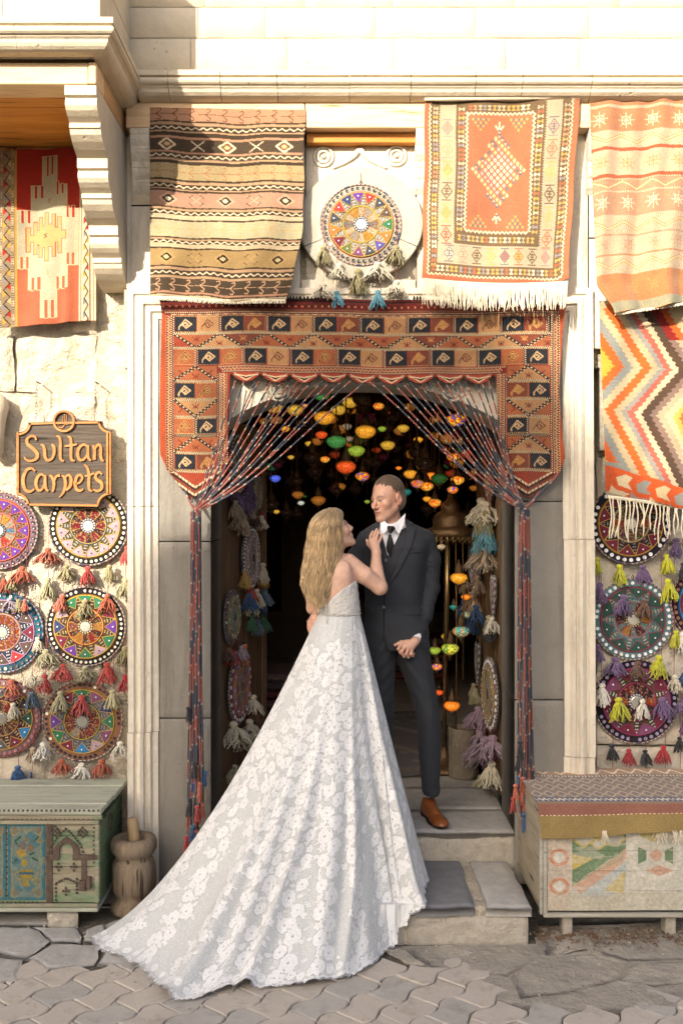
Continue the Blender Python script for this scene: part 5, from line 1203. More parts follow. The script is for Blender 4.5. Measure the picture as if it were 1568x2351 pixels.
ld_(1090, 1281, 72, 'dark beaded disc of thin coloured bands with tan and blue tassels, right door leaf', (.10, .05, .08), 'none', 0, ['black', 'plum'], 20, (.30, .2, .15), (.5, .4, .4), (.2, .1, .3), [(.3, .25, .2)], [(-.9, -.7, 'beige', 'full', 1.5, 0), (-.3, -1.1, 'beige', 'full', 1.8, 0), (.3, -1.1, 'beige', 'full', 1.8, 0), (1.0, -.5, 'beige', 'full', 1.6, 0), (-1.0, -1.4, 'blue', 'full', 1.8, .3), (-.3, -1.8, 'blue', 'full', 1.8, .3), (.4, -1.8, 'blue', 'full', 1.8, .3), (1.0, -1.4, 'blue', 'full', 1.8, .3)], left=False, seed=27)
ld_(1125, 1594, 84, 'green beaded disc covered in pearls with mauve pompoms, lowest on the right door leaf', (.42, .30, .36), 'white', 30, ['dgreen', 'maroon', 'teal'], 14, (.10, .12, .10), GD, (.5, .5, .1), [(.2, .05, .05)], [(-1.0, -.5, 'mauve', 'puff', 2.4, 0), (-.8, -1.1, 'mauve', 'puff', 2.6, 0), (0, -1.15, 'mauve', 'puff', 2.8, 0), (.7, -.95, 'mauve', 'puff', 2.6, 0), (-.9, -1.6, 'lilac', 'puff', 2.2, .1), (.9, -1.6, 'cream', 'full', 2.2, .2), (-.4, -2.3, 'sage', 'full', 1.9, .4), (.5, -2.7, 'salmon', 'full', 1.9, .6), (.1, -2.9, 'slate', 'full', 1.6, .5)], left=False, seed=28)
def heart(u, v, h, lab, seed, cols, tas):
    q = on_leaf(u, v, False, .02); s = h/2*(q.y+DC)/FP; t = thing('beaded_heart', lab, 'wall hanging', q, (0, 0, rang+PI), 'beaded hangings on the door leaves')
    n = 48; out = []
    for k in range(n): a = 2*PI*k/n; out.append((.052*s/.25*1.05*16*math.sin(a)**3/8.5*1.15, s*(13*math.cos(a)-5*math.cos(2*a)-2*math.cos(3*a)-math.cos(4*a)+2.5)/14.8))
    V = []; C = []
    for j, f_ in enumerate((1, .97, .8, .6, .35, .02)):
        for (x, z) in out: V.append((x*f_, -.014*(1-f_**4)-.002, z*f_)); C.append(cols[j % len(cols)] if (len(V)*7919 % 5) else (.5, .45, .35))
    F = [(j*n+i, j*n+(i+1) % n, (j+1)*n+(i+1) % n, (j+1)*n+i) for j in range(5) for i in range(n)]+[tuple(range(5*n, 6*n))]
    V += [(x, .01, z) for x, z in out]; C += [(.1, .1, .1)]*n; F += [(i, (i+1) % n, 6*n+(i+1) % n, 6*n+i) for i in range(n)]
    mk('felt_heart', V, F, m_felt, t, True, True, np.array(C, np.float32))
    MB().tube([(x, -.003, z) for x, z in out+[out[0]]], .006, 5, False, [((.03, .04, .07), (.6, .6, .6))[i % 2] for i in range(n+1)]).build('rim_cord', m_cord, t, True, True)
    MB().tube([(0, 0, s*.75), (0, 0, s*1.15)], .006, 5).build('hanging_loop', m_cord, t, False, True)
    for (x, z, c, k, sc) in tas: tassel(t, x*s, -.02, z*s, c, k, sc)
heart(1132, 1372, 104, 'plum beaded heart with black and white rope edge on the right door leaf', 3, [(.1, .02, .04), (.12, .03, .07), (.2, .05, .09), (.05, .02, .04), (.06, .1, .05)], [(-.35, -.8, 'sage', 'full', 1.4), (.4, -.8, 'white', 'full', 1.5), (-.1, -1.1, 'black', 'full', 1.6), (.15, -1.2, 'black', 'full', 1.5)])
heart(1096, 1524, 98, 'black and green beaded heart, lower and further inside on the right door leaf', 4, [(.03, .03, .03), (.03, .08, .04), (.02, .02, .02), (.25, .05, .05), (.2, .2, .18)], [(-.3, -.95, 'beige', 'full', 1.3), (.2, -1.1, 'sage', 'full', 1.4)])
# ---- carved sign
sg = thing('shop_sign', 'carved wooden sign reading Sultan Carpets hanging from two chains on the stone wall', 'sign', P(149, 1060, .16))
m_sgd = wood('dark_carved_wood', (.085, .062, .043), (.035, .024, .016), .9, 'x', .55, 1.0)
m_sgl = wood('honey_carved_wood', (.42, .20, .06), (.28, .115, .03), .6, 'x', .5, .4)
def S_(zx, zy, y=.15): return (X(zx*.318, y), Z(854.9+zy*.318, y))
def arc_(cx, cy, r, a0, a1, n=7): return [(cx+r*math.cos(R(a0+(a1-a0)*i/n)), cy-r*math.sin(R(a0+(a1-a0)*i/n))) for i in range(n+1)]
out = [(205, 362)]+[(395, 352)]+arc_(468, 355, 78, 170, 10, 10)+[(735, 350)]+arc_(800, 352, 66, 180, 270)+[(800, 880)]+arc_(800, 965, 76, 90, 180)+[(200, 968)]+arc_(122, 965, 76, 0, 90)+[(124, 432), (140, 430)]+arc_(140, 364, 66, 270, 360)
pol = [S_(*p) for p in out]; MB().prism(pol, .155, .185).build('board', m_sgd, sg)
def rimline(pts, wd, y, d, name, mat, parent, close=True):
    P3 = [Vector(S_(*p, y)) for p in pts]; n = len(P3); wd = wd*.318*K4; V = []
    for i in range(n):
        p = P3[i]; a = P3[(i-1) % n] if close or i else p; b = P3[(i+1) % n] if close or i < n-1 else p
        t_ = (b-a).normalized(); m_ = Vector((-t_.y, t_.x)); 
        for s_ in (1, -1): V += [(p.x+m_.x*wd/2*s_, y, p.y+m_.y*wd/2*s_), (p.x+m_.x*wd*.36*s_, y-d, p.y+m_.y*wd*.36*s_)]
    F = []
    for i in range(n if close else n-1):
        j = (i+1) % n; F += [(i*4, j*4, j*4+1, i*4+1), (i*4+1, j*4+1, j*4+3, i*4+3), (i*4+3, j*4+3, j*4+2, i*4+2)]
    return mk(name, V, F, mat, parent)
inn = [(212, 370), (392, 364)]+arc_(468, 355, 68, 190, 350, 9)+[(728, 362)]+arc_(800, 352, 84, 185, 265)+[(778, 440), (778, 872)]+arc_(800, 965, 92, 95, 178)+[(205, 955)]+arc_(122, 965, 90, 2, 84)+[(140, 872), (140, 440)]+arc_(140, 364, 84, 275, 358)
rimline([(218, 373), (392, 367)]+[(730, 363)]+arc_(800, 352, 82, 185, 265)+[(780, 440), (780, 875)]+arc_(800, 965, 90, 95, 178)+[(205, 955)]+arc_(122, 965, 90, 2, 84)+[(136, 872), (136, 440)]+arc_(140, 364, 84, 275, 358), 19, .1552, .012, 'carved_rim', m_sgl, sg)
rimline(arc_(468, 354, 72, 0, 360, 30)[:-1], 20, .1545, .016, 'emblem_ring', m_sgl, sg)
for x0, x1 in ((124, 137), (794, 806)):
    q0, q1 = S_(x0, 880), S_(x1, 430); MB().box(q0[0], q1[0], .142, .16, q0[1], q1[1], .002).build('side_moulding', m_sgl, sg)
def stroke(mb, pts, w0, nib=(.0, 0), y=.1552, d=.011, nseg=5):
    # smooth a polyline, then sweep a broad-nib section
    P3 = [Vector(S_(*p[:2], y)) for p in pts]; q = []; ws = []
    wl = [(p[2] if len(p) > 2 else 1)*w0*.318*K4 for p in pts]
    for i in range(len(P3)-1):
        p0, p1, p2, p3 = P3[max(i-1, 0)], P3[i], P3[i+1], P3[min(i+2, len(P3)-1)]
        for k in range(nseg):
            t = k/nseg; q.append(.5*((2*p1)+(p2-p0)*t+(2*p0-5*p1+4*p2-p3)*t*t+(3*p1-p0-3*p2+p3)*t*t*t)); ws.append(wl[i]*(1-t)+wl[i+1]*t)
    q.append(P3[-1]); ws.append(wl[-1]); n = len(q); V = []
    for i, p in enumerate(q):
        t_ = (q[min(i+1, n-1)]-q[max(i-1, 0)]); t_ = t_.normalized() if t_.length > 0 else Vector((1, 0)); m_ = Vector((-t_.y, t_.x)); w_ = ws[i]/2
        V += [(p.x+m_.x*w_, y, p.y+m_.y*w_), (p.x+m_.x*w_*.72, y-d, p.y+m_.y*w_*.72), (p.x-m_.x*w_*.72, y-d, p.y-m_.y*w_*.72), (p.x-m_.x*w_, y, p.y-m_.y*w_)]
    F = [(i*4+k, (i+1)*4+k, (i+1)*4+k+1, i*4+k+1) for i in range(n-1) for k in range(3)]+[(0, 1, 2, 3), tuple(range((n-1)*4, n*4))]
    mb.add(V, F)
LT = {  # strokes of each letter, in the sign's own drawing units
 'S': [[(268, 492, .7), (258, 466, .9), (228, 462, .9), (202, 484, 1.1), (208, 520, 1.25), (246, 552, 1.4), (276, 588, 1.35), (270, 622, 1.1), (235, 640, .9), (200, 634, .8), (182, 612, .6)]],
 'u': [[(300, 524, .5), (318, 528, 1.0), (328, 560, 1.25), (332, 610, 1.2), (350, 636, 1.0), (380, 625, .9), (397, 585, 1.1), (396, 540, 1.2), (380, 520, .8)]],
 'l': [[(412, 462, .5), (432, 466, 1.0), (442, 500, 1.1), (441, 590, 1.15), (446, 630, 1.0), (468, 642, .6)]],
 't': [[(494, 462, .5), (514, 474, 1.1), (520, 520, 1.15), (518, 600, 1.15), (524, 632, 1.0), (546, 640, .6)], [(474, 534, .7), (520, 528, .9), (562, 520, .7)]],
 'a': [[(640, 540, .7), (612, 522, .9), (578, 545, 1.2), (566, 590, 1.25), (580, 630, 1.1), (610, 630, .9), (638, 590, .8)], [(642, 528, .8), (640, 580, 1.15), (644, 620, 1.1), (662, 638, .6)]],
 'n': [[(676, 526, .8), (688, 560, 1.15), (686, 632, 1.2)], [(688, 560, .7), (712, 524, .9), (732, 540, 1.15), (732, 600, 1.15), (740, 632, 1.0), (756, 640, .5)]],
 'C': [[(262, 716, .7), (236, 694, .9), (200, 706, 1.1), (176, 755, 1.35), (174, 805, 1.4), (192, 850, 1.2), (225, 862, .9), (256, 840, .6)]],
 'a2': [[(330, 752, .7), (304, 736, .9), (276, 760, 1.2), (266, 805, 1.25), (280, 848, 1.1), (306, 848, .9), (330, 805, .8)], [(334, 742, .8), (332, 795, 1.15), (338, 838, 1.1), (356, 858, .6)]],
 'r': [[(364, 742, .6), (384, 760, 1.1), (396, 800, 1.2), (390, 850, .9), (382, 862, .5)], [(396, 790, .7), (412, 752, .9), (440, 746, 1.1)]],
 'p': [[(452, 744, .5), (474, 765, 1.15), (478, 820, 1.2), (462, 870, .9), (434, 904, .35)], [(474, 765, .6), (500, 740, .9), (520, 770, 1.2), (512, 820, 1.2), (484, 852, .8)]],
 'e': [[(552, 808, .6), (580, 796, .8), (600, 765, .9), (588, 742, .9), (562, 752, 1.1), (548, 800, 1.25), (560, 845, 1.2), (588, 855, .9), (608, 838, .5)]],
 't2': [[(612, 664, .4), (636, 690, 1.0), (648, 740, 1.15), (646, 810, 1.15), (652, 848, 1.0), (672, 858, .5)], [(618, 748, .6), (650, 744, .9), (686, 726, .6)]],
 's': [[(742, 738, .6), (722, 722, .9), (696, 740, 1.1), (702, 772, 1.2), (736, 798, 1.3), (740, 836, 1.1), (712, 858, .9), (680, 846, .6)]]}
for k, st_ in LT.items():
    mb = MB()
    for i, s_ in enumerate(st_): stroke(mb, s_, 24, y=.1552-.0006*i)
    mb.build('letter', m_sgl, sg)
mb = MB()
for i, s_ in enumerate([[(470, 300, .8), (470, 380, 1)], [(484, 305, .8), (482, 372, 1)], [(420, 382, .6), (450, 362, 1), (470, 378, 1), (452, 400, 1), (425, 394, .8)], [(478, 378, .7), (515, 372, .7)], [(458, 320, .6), (456, 372, .8)]]): stroke(mb, s_, 9, y=.1545-.0004*i, d=.006)
mb.build('emblem', m_sgl, sg)
def linkchain(p0, p1, name, parent):
    p0, p1 = Vector(p0), Vector(p1); n = int((p1-p0).length/.018); d = (p1-p0)/n; nd = node(name, parent, p0); src = None
    for i in range(n):
        if src is None:
            mb = MB(); mb.tube([(.0055*math.cos(a), 0, .0115*math.sin(a)) for a in np.linspace(0, 2*PI, 11)], .0018, 5, False); o = mb.build('link', M('galvanised_chain', (.28, .25, .21), .45, .4, 40, 100, .3, metal=.8), nd, True, True); src = o
        else: o = inst(src, nd)
        o.location = d*(i+.5); o.rotation_euler = (0, 0, R(90)*(i % 2)+.3)
for (a, b) in (((280, 78), (264, 300)), ((702, 80), (692, 285))):
    q0, q1 = S_(*a, .19), S_(*b, .17); linkchain((q0[0], .16, q0[1]), (q1[0], .165, q1[1]), 'chain', sg)
    MB().tube([(q0[0]-.004, .24, q0[1]+.004), (q0[0], .155, q0[1]+.004)], .004, 6).build('nail', m_iron, sg)
    z1 = S_(b[0], 352)[1]; MB().tube([(q1[0], .165, q1[1]+.002), (q1[0]+.009, .165, q1[1]-.008), (q1[0]-.004, .165, q1[1]-.018), (q1[0]-.004, .165, z1)], .0018, 5).build('hook', m_iron, sg)
if True:
    q = P(-8, 985, .2); t = thing('plaster_bust_edge', 'worn pale stone shape cut by the left edge beside the sign', 'stone ornament', q)
    MB().lathe([(.02, -.16), (.045, -.13), (.05, -.02), (.06, .06), (.075, .12), (.06, .17), (.01, .2)], 16, Matrix.Translation((q[0], q[1]-.02, q[2]))).build('carved_stone', m_cream, t, True)
# ======================= CHESTS, MORTAR, PLANTER =======================
m_grn = wood('green_painted_boards', (.36, .33, .24), (.20, .17, .11), .9, 'x', .75, .6, (.135, .20, .115), .46)
m_grs = wood('green_side_board', (.13, .19, .10), (.10, .14, .075), .9, 'y', .75, .6, (.12, .18, .10), .40)
m_lid = wood('bleached_lid', (.42, .42, .35), (.26, .26, .20), .9, 'x', .85, .7, (.36, .38, .30), .52)
m_pal = vcm('painted_panel', .8, 40, .3, .18, 0, .2, .3)
YF = -.36
ch = thing('green_chest', 'old green painted wooden chest with studded front and iron straps, left of the door', 'chest', (-1.65, -.1, GZ))
def cx_(px): return X(px, YF)
def cz_(py): return Z(py, YF)
xr_ = X(226.5, YF); zb_, zt_ = cz_(2092), cz_(1868)
rect('back_board', -2.35, xr_-.03, .15, .18, zb_+.01, zt_-.03, m_grn, ch)
for i, (a, b) in enumerate(((-.375, -.275), (-.272, -.12), (-.117, .05), (.053, .19))):
    sl = .0
    rect('lid_plank', -2.37, X(235, YF)+.004*i, a, b, zt_-.004+.002*(i % 2), zt_+.022+.003*(i % 2), m_lid, ch, .005)
rect('lid_rail', -2.37, X(235, YF)+.002, -.372, -.352, zt_-.028, zt_-.006, m_grn, ch, .004)
rect('cornice_rail', -2.35, xr_+.004, -.366, -.35, cz_(1893), zt_-.031, m_grn, ch, .005)
for i, (a, b) in enumerate(((zb_+.038, zb_+.21), (zb_+.212, zb_+.36), (zb_+.362, cz_(1893)))):
    rect('front_board', -2.34, xr_-.004, YF+.012, YF+.035, a, b-.001, m_grn, ch, .003)
    rect('side_board', xr_-.022, xr_, YF+.037, .16, a, b-.001, m_grs, ch, .003)
rect('plinth_rail', -2.35, cx_(227), -.374, .17, zb_, zb_+.018, m_lid, ch, .004); rect('plinth_rail', -2.35, cx_(226), -.368, -.345, zb_+.020, zb_+.036, m_grn, ch, .003)
rect('corner_post', xr_-.02, xr_+.004, YF+.002, YF+.03, zb_+.037, cz_(1893), m_grn, ch, .004)
def strap(nm, x0, x1, z0, z1, y=YF+.006): return rect(nm, x0, x1, y, YF+.013, z0, z1, m_iron, ch, .0015)
strap('iron_strap', cx_(106), cx_(120), zb_+.037, cz_(1893)); strap('iron_strap', cx_(186.5), cx_(198), cz_(2042), cz_(1963), YF+.004)
strap('iron_strap', cx_(106), cx_(136), cz_(1975), cz_(1963), YF+.002); strap('iron_strap', cx_(167), cx_(226), cz_(1975), cz_(1963), YF+.001)
strap('latch', cx_(183), cx_(197), cz_(2044), cz_(2022), YF-.006); rect('padlock', cx_(199), cx_(210), YF-.012, YF+.01, cz_(2040), cz_(2012), m_iron, ch, .004)
# pointed arch plate
al, ar, ab, at_ = cx_(122), cx_(183), cz_(1974), cz_(1922); cxm = (al+ar)/2
outp = [(al, ab), (al, ab+.045)]+[(al+(cxm-al)*t, ab+.045+(at_-ab-.045)*(t**.62)) for t in (.15, .35, .6, .85, 1)]; outp += [(2*cxm-x, z) for x, z in outp[-2::-1]]
inp = [(al+.030, ab)]+[(cxm-.032*math.cos(a), ab+.045+.034*math.sin(a)) for a in np.linspace(0, PI, 9)]+[(ar-.030, ab)]
MB().prism(outp+inp[::-1], YF+.003, YF+.013).build('arch_plate', m_iron, ch)
# painted panels (flat paint on a thin board)
def panel(x0, x1, v0, v1, seed):
    c = Can(100, 180, 1.0, (.05, .20, .26)); rr = random.Random(seed)
    c.rect(8, 6, 92, 174, (.20, .27, .24)); 
    for i in range(14): c.dia(rr.uniform(10, 90), rr.uniform(20, 160), rr.uniform(8, 22), rr.uniform(8, 16), rr.choice([(.16, .26, .24), (.24, .30, .24), (.10, .22, .26), (.26, .27, .16)]))
    for (x, y, r, col) in ((38, 70, 13, (.45, .33, .07)), (30, 66, 8, (.42, .30, .06)), (44, 92, 9, (.44, .32, .06)), (40, 50, 11, (.22, .17, .13)), (62, 56, 10, (.27, .19, .10)), (50, 36, 6, (.3, .2, .08))):
        for k in range(6): c.dia(x+r*.5*math.cos(k), y+r*.5*math.sin(k), r*.55, r*.55, tuple(q*rr.uniform(.8, 1.2) for q in col))
    for (x, y, dx, dy) in ((20, 40, 14, -10), (70, 42, 12, -12), (66, 80, 14, 6), (24, 84, -10, 8), (60, 72, 10, -4), (30, 52, -8, -8)): c.line([(x, y), (x+dx, y+dy)], 5, (.05, .11, .07))
    for y, w_ in ((112, 17), (118, 20), (124, 17), (130, 11), (137, 6), (144, 10)): c.rect(50-w_, y-4, 50+w_, y+4, (.38, .28, .06) if y != 118 else (.06, .14, .2))
    for s in (-1, 1): c.line([(50+s*18, 112), (50+s*30, 116), (50+s*27, 128), (50+s*14, 132)], 2, (.45, .32, .08))
    for (x, y) in ((18, 14), (82, 14), (18, 162), (82, 162)): c.dia(x, y, 11, 11, (.26, .21, .14)); c.line([(x-11, y-9), (x-11, y+6), (x, y+13), (x+11, y+6), (x+11, y-9)], 1.6, (.45, .34, .1))
    c.line([(10, 10), (14, 30), (9, 90), (14, 150), (10, 172)], 1.6, (.45, .34, .1)); c.line([(90, 10), (86, 30), (91, 90), (86, 150), (90, 172)], 1.6, (.45, .34, .1)); c.line([(40, 12), (50, 20), (60, 12)], 2.5, (.45, .34, .1))
    def f(s, t): return np.stack([x0+(x1-x0)*s, np.full_like(s, YF+.0085), cz_(v0)+(cz_(v1)-cz_(v0))*t], -1)
    c.a *= .62; c.m(fbm(c.x/14, c.y/6, seed, 3) > .2, (.10, .13, .10), .5); cloth('painted_panel', c, f, m_pal, ch, None, .006, gam=1.0)
for k, (a, b) in enumerate(((18, 103), (-70, 14), (-158, -74))): panel(cx_(a), cx_(b), 1893.5, 2068, k+3)
# studs
mb = MB(); mb.lathe([(.0062, 0), (.0058, .003), (.0035, .0055), (.0001, .006)], 8, cap=False); _o = mb.build('stud', m_iron); STM = _o.data; bpy.data.objects.remove(_o)
def stud(u, v, y=YF+.008, s=1): inst(STM, ch, Vector(P(u, v, y))-Vector(ch.location), (R(90), 0, 0), (s,)*3, None, 'stud')
for i in range(34): stud(-130+i*10.8, 1861, -.3745, .95)
for i in range(32): stud(-120+i*10.8, 1880, YF-.008, .85)
for i in range(13): stud(16, 1900+i*13, YF+.007, .8); 
for i in range(24): stud(-130+i*9.8, 2071.5, YF+.011, .8)
for (cx0, cy0) in ((117.5+1, 1906), (190, 1909)):
    for (dx, dy) in ((0, -9), (-5, -4), (5, -4), (-9, 0), (0, 1), (9, 0), (-5, 6), (5, 6), (0, 12), (-9, 6), (9, 6)): stud(cx0+dx+(8 if cx0 < 150 else 0), cy0+dy)
for i in range(9): 
    t = i/8; x = 114+38*t**1.15; y = 1955-52*t**.75
    stud(x, y); stud(305-x if x < 152 else x, y)
for (cx0, cy0) in ((135, 1990), (170, 1990), (152, 2046)):
    for (dx, dy) in ((0, -7), (-6, 0), (6, 0), (0, 8), (0, 0)): stud(cx0+dx, cy0+dy)
for i in range(8): stud(130+i*6.6, 2016+abs(i-3.5)*3.2)
for i in range(5): stud(129, 2030+i*9); stud(177, 2018+i*8)
for i in range(9): stud(216, 1900+i*10, YF-.0, .8)
MB().tube([(xr_+.008, -.13+.028*math.cos(a), cz_(1910)-.02+.042*math.sin(a)) for a in np.linspace(0, 2*PI, 17)], .0035, 6, False).build('ring_handle', m_iron, ch, True)
rect('hinge_bracket', xr_+.001, xr_+.008, -.35, -.325, cz_(1893), zt_-.002, m_iron, ch, .002)
bl = thing('stone_block', 'squared grey stone block propping up the green chest', 'stone', (-1.25, -.2, GZ))
sheet('block', X(108, YF), X(176, YF), GZ-.01, zb_-.003, YF+.01, .3, m_risr, bl, .006, 9, .02, .012, .01)
bl = thing('stone_block', 'grey stone block under the far end of the green chest, beyond the left edge', 'stone', (-2.1, -.2, GZ))
sheet('block', -2.2, -1.98, GZ-.01, zb_-.003, YF+.01, .3, m_risr, bl, .006, 9, .02, .012, .01)
# mortar and pestle
m_wd = wood('weathered_grey_wood', (.26, .205, .145), (.12, .085, .055), .8, 'z', .9, 1.0)
m_wl = wood('pestle_wood', (.42, .30, .17), (.27, .18, .09), .8, 'z', .8, .6)
mq = Vector((X(308, -.16), -.16, GZ+.004)); mo = thing('wooden_mortar', 'cracked grey wooden mortar carved with a waist, beside the green chest', 'mortar', mq)
s = .0021; hh = [(.0, 0), (50, 0), (54, 6), (53, 20), (44, 32), (42, 40), (47, 50), (51, 56), (52, 95), (51, 118), (46, 128), (42, 132), (45, 140), (50, 146), (55, 155), (55, 172), (50, 182), (36, 184), (30, 178), (24, 140), (0.1, 136)]
V = []; n = 40
for (r_, z_) in hh:
    for k in range(n):
        a = 2*PI*k/n; f_ = 1+.02*float(vnoise(math.cos(a)*3, math.sin(a)*3, z_*.03))-(.05 if k == 29 and 0 < z_ < 182 and r_ > 38 else 0)
        rq = r_*f_; 
        if 54 <= z_ <= 120: rq *= 1+.02*math.cos(a*10)
        V.append((mq.x+rq*s*math.cos(a), mq.y+rq*s*math.sin(a), mq.z+z_*s*.97))
F = [(i*n+k, i*n+(k+1) % n, (i+1)*n+(k+1) % n, (i+1)*n+k) for i in range(len(hh)-1) for k in range(n)]
mk('bowl', V, F, m_wd, mo, True)
MB().tube([mq+Vector((.055*s/.0021*math.sin(.35)*k_, -.055*k_-.052*1.0+.0, h_)) for k_, h_ in ((.88, .34), (1.0, .27), (.93, .2), (1.0, .13), (.95, .06), (1.0, .01))] if False else [mq+Vector((s*r_*math.cos(R(-58))*1.0, s*r_*math.sin(R(-58))*1.0, s*.97*z_)) for r_, z_ in ((54.5, 170), (49.5, 146), (44, 130), (51.2, 100), (51.5, 60), (44, 40), (53, 15))], [.0015, .003, .002, .0032, .002, .0028, .0035], 5).build('crack', m_iron, mo)
pe = thing('pestle', 'short wooden pestle standing in the mortar', 'pestle', mq+Vector((0, 0, .3)))
MB().tube([mq+Vector((.015, .0, .29)), mq+Vector((.0, .01, .37)), mq+Vector((-.012, .015, .455)), mq+Vector((-.013, .015, .462))], [.031, .03, .026, .02], 12).build('shaft', m_wl, pe, True)
# right chest
m_pw = wood('bleached_grey_boards', (.40, .35, .26), (.22, .18, .125), .8, 'y', .85, .8)
m_pe = wood('bleached_edge', (.44, .42, .36), (.26, .24, .19), .8, 'x', .85, .8)
YR = -.49; xl_ = X(1247, YR); zr0, zr1 = Z(2104, YR), Z(1852, YR)
rc = thing('painted_chest', 'bleached wooden chest with faded green and yellow painting under a kilim, right of the door', 'chest', (1.6, -.2, GZ))
def chest_front():
    c = Can(440, 250, .9, (.43, .42, .36)); g, ye, pk, bl_, w_ = (.13, .19, .11), (.40, .32, .10), (.44, .29, .21), (.33, .37, .37), (.50, .48, .42)
    c.rect(0, 0, 44, 250, (.42, .36, .29))
    for ox in (46, 256):
        c.rect(ox, 0, ox+100, 250, (.42, .40, .33)); c.rect(ox, 20, ox+100, 120, g)
        for (x, y) in ((28, 40), (72, 40), (50, 75), (22, 70), (78, 70)): c.dia(ox+x, y, 26, 26, ye); c.dia(ox+x, y, 20, 20, (.42, .40, .33))
        c.dia(ox+50, 44, 22, 34, ye); c.dia(ox+50, 44, 10, 24, g)
        c.poly([(ox, 150), (ox+60, 90), (ox+100, 90), (ox, 190)], g); c.poly([(ox, 110), (ox+40, 120), (ox, 150)], ye)
        c.poly([(ox, 190), (ox+100, 95), (ox+100, 120), (ox+20, 215)], pk); c.poly([(ox+10, 215), (ox+100, 130), (ox+100, 190), (ox+70, 215)], bl_); c.poly([(ox+60, 200), (ox+100, 150), (ox+96, 210)], ye)
        for k in range(5): c.line([(ox+5, 160+k*6), (ox+50, 128+k*5), (ox+95, 104+k*4)], 1.4, (.2, .27, .17))
    for ox in (146, 356):
        c.rect(ox, 0, ox+110, 250, (.44, .43, .37)); 
        for a in np.linspace(0, 2*PI, 40): c.dia(ox+55+46*math.cos(a), 110+58*math.sin(a), 7, 7, w_)
        c.poly([(ox+22, 90), (ox+38, 100), (ox+38, 124), (ox+22, 134)], g); c.poly([(ox+88, 90), (ox+72, 100), (ox+72, 124), (ox+88, 134)], g); c.dia(ox+50, 62, 26, 16, ye); c.dia(ox+62, 150, 26, 14, pk); c.dia(ox+56, 112, 14, 18, pk)
        c.line([(ox+10, 222), (ox+50, 196), (ox+104, 214)], 9, w_); c.dia(ox+20, 226, 22, 20, w_)
    for y in (118, 190): 
        for a in np.linspace(0, 2*PI, 36): c.dia(22+16*math.cos(a), y+18*math.sin(a), 4, 4, (.44, .20, .12))
        c.dia(22, y, 12, 14, w_)
    n = fbm(c.x/26, c.y/9, 3.3, 4); c.m(n > .34, (.40, .36, .28), .6); n2 = fbm(c.x/60, c.y/14, 8.8, 4); c.m(n2 > .2, (.46, .44, .37), .35)
    c.m(c.y > 205, (.36, .33, .25), .45)
    return c
cv = chest_front(); zz0, zz1 = Z(2092, YR), Z(1862, YR)
for i, (a, b) in enumerate(((0, .40), (.403, .60), (.603, .80), (.803, 1.0))):      # boards of the front, painting runs across them
    sub_ = Can(440, 250*(b-a), .9, (0, 0, 0)); i0 = int(round(a*(cv.ny-1))); sub_.a = cv.a[:, i0:i0+sub_.ny].copy() if i0+sub_.ny <= cv.ny else np.concatenate([cv.a[:, i0:], np.repeat(cv.a[:, -1:], i0+sub_.ny-cv.ny, 1)], 1)
    def f(s, t, a=a, b=b): q = a+(b-a)*t; return np.stack([xl_+.02+1.12*s, YR+.008+.003*np.sin(s*9+a*20), zz1+(zz0-zz1)*q], -1)
    cloth('front_board', sub_, f, m_pal, rc, None, .02, gam=1.0)
rect('corner_post', xl_+.0, xl_+.019, YR, YR+.03, zr0+.006, zr1, m_pe, rc, .003); rect('corner_post', xl_-.016, xl_-.001, YR+.004, YR+.034, zr0+.006, zr1, m_pe, rc, .003)
rect('bottom_rail', xl_-.0, 2.4, YR-.006, YR+.02, zr0-.004, zr0+.014, m_pe, rc, .003)
xs0 = X(1247, YR)-.010
for i, (a, b) in enumerate(((0, .3), (.303, .62), (.623, 1.0))):
    h0, h1 = zr0+.016, zr1-.004; V = [(xs0, YR+.036, h0+(h1-h0)*a), (xs0, YR+.036, h0+(h1-h0)*b), (xs0-.012, .12, h0+.02+(h1-h0)*b*1.0), (xs0-.012, .12, h0+.02+(h1-h0)*a)]
    V += [(x+.02, y, z) for x, y, z in V]; mk('side_board', V, [(0, 1, 2, 3), (7, 6, 5, 4), (0, 4, 5, 1), (1, 5, 6, 2), (2, 6, 7, 3), (3, 7, 4, 0)], m_pw, rc)
rect('lid', xs0, 2.4, YR+.01, .12, zr1-.01, zr1+.012, m_pe, rc, .003); rect('back_board', xs0, 2.4, .10, .12, zr0, zr1-.012, m_pe, rc, .003)
for u in (1307, 1546): rect('foot', X(u-12, YR), X(u+12, YR), YR+.04, YR+.12, GZ-.006, zr0-.005, m_risr, rc, .006)
# kilim over the right chest: top, then hanging front
c = Can(340, 150, .9, (.12, .08, .06))
c.rect(0, 0, 340, 12, (.34, .19, .09)); c.zig(0, 340, 6, 4, 26, 2, WHT); c.dash(0, 340, 14, 3, 5, WHT, (.1, .05, .04)); c.rect(0, 16, 340, 56, (.19, .13, .09))
for i in range(20):
    for j in range(3):
        x, y = 8+i*17+(j % 2)*8, 22+j*12; c.dia(x, y, 9, 6, (.38, .31, .22), (.2, .10, .07), (.10, .12, .13))
c.rect(0, 52, 340, 58, (.03, .05, .12)); c.rect(0, 58, 340, 62, (.22, .12, .05)); c.zig(0, 340, 55, 1.5, 7, 1.2, WHT)
c.rect(0, 62, 340, 90, (.26, .115, .085)); c.dash(0, 340, 90.5, 2.4, 6, WHT, (.3, .12, .08)); c.rect(0, 92, 340, 150, (.27, .195, .075))
kr = thing('chest_kilim', 'narrow rose and olive kilim with a frayed edge draped over the painted chest', 'rug', (1.6, -.3, zr1))
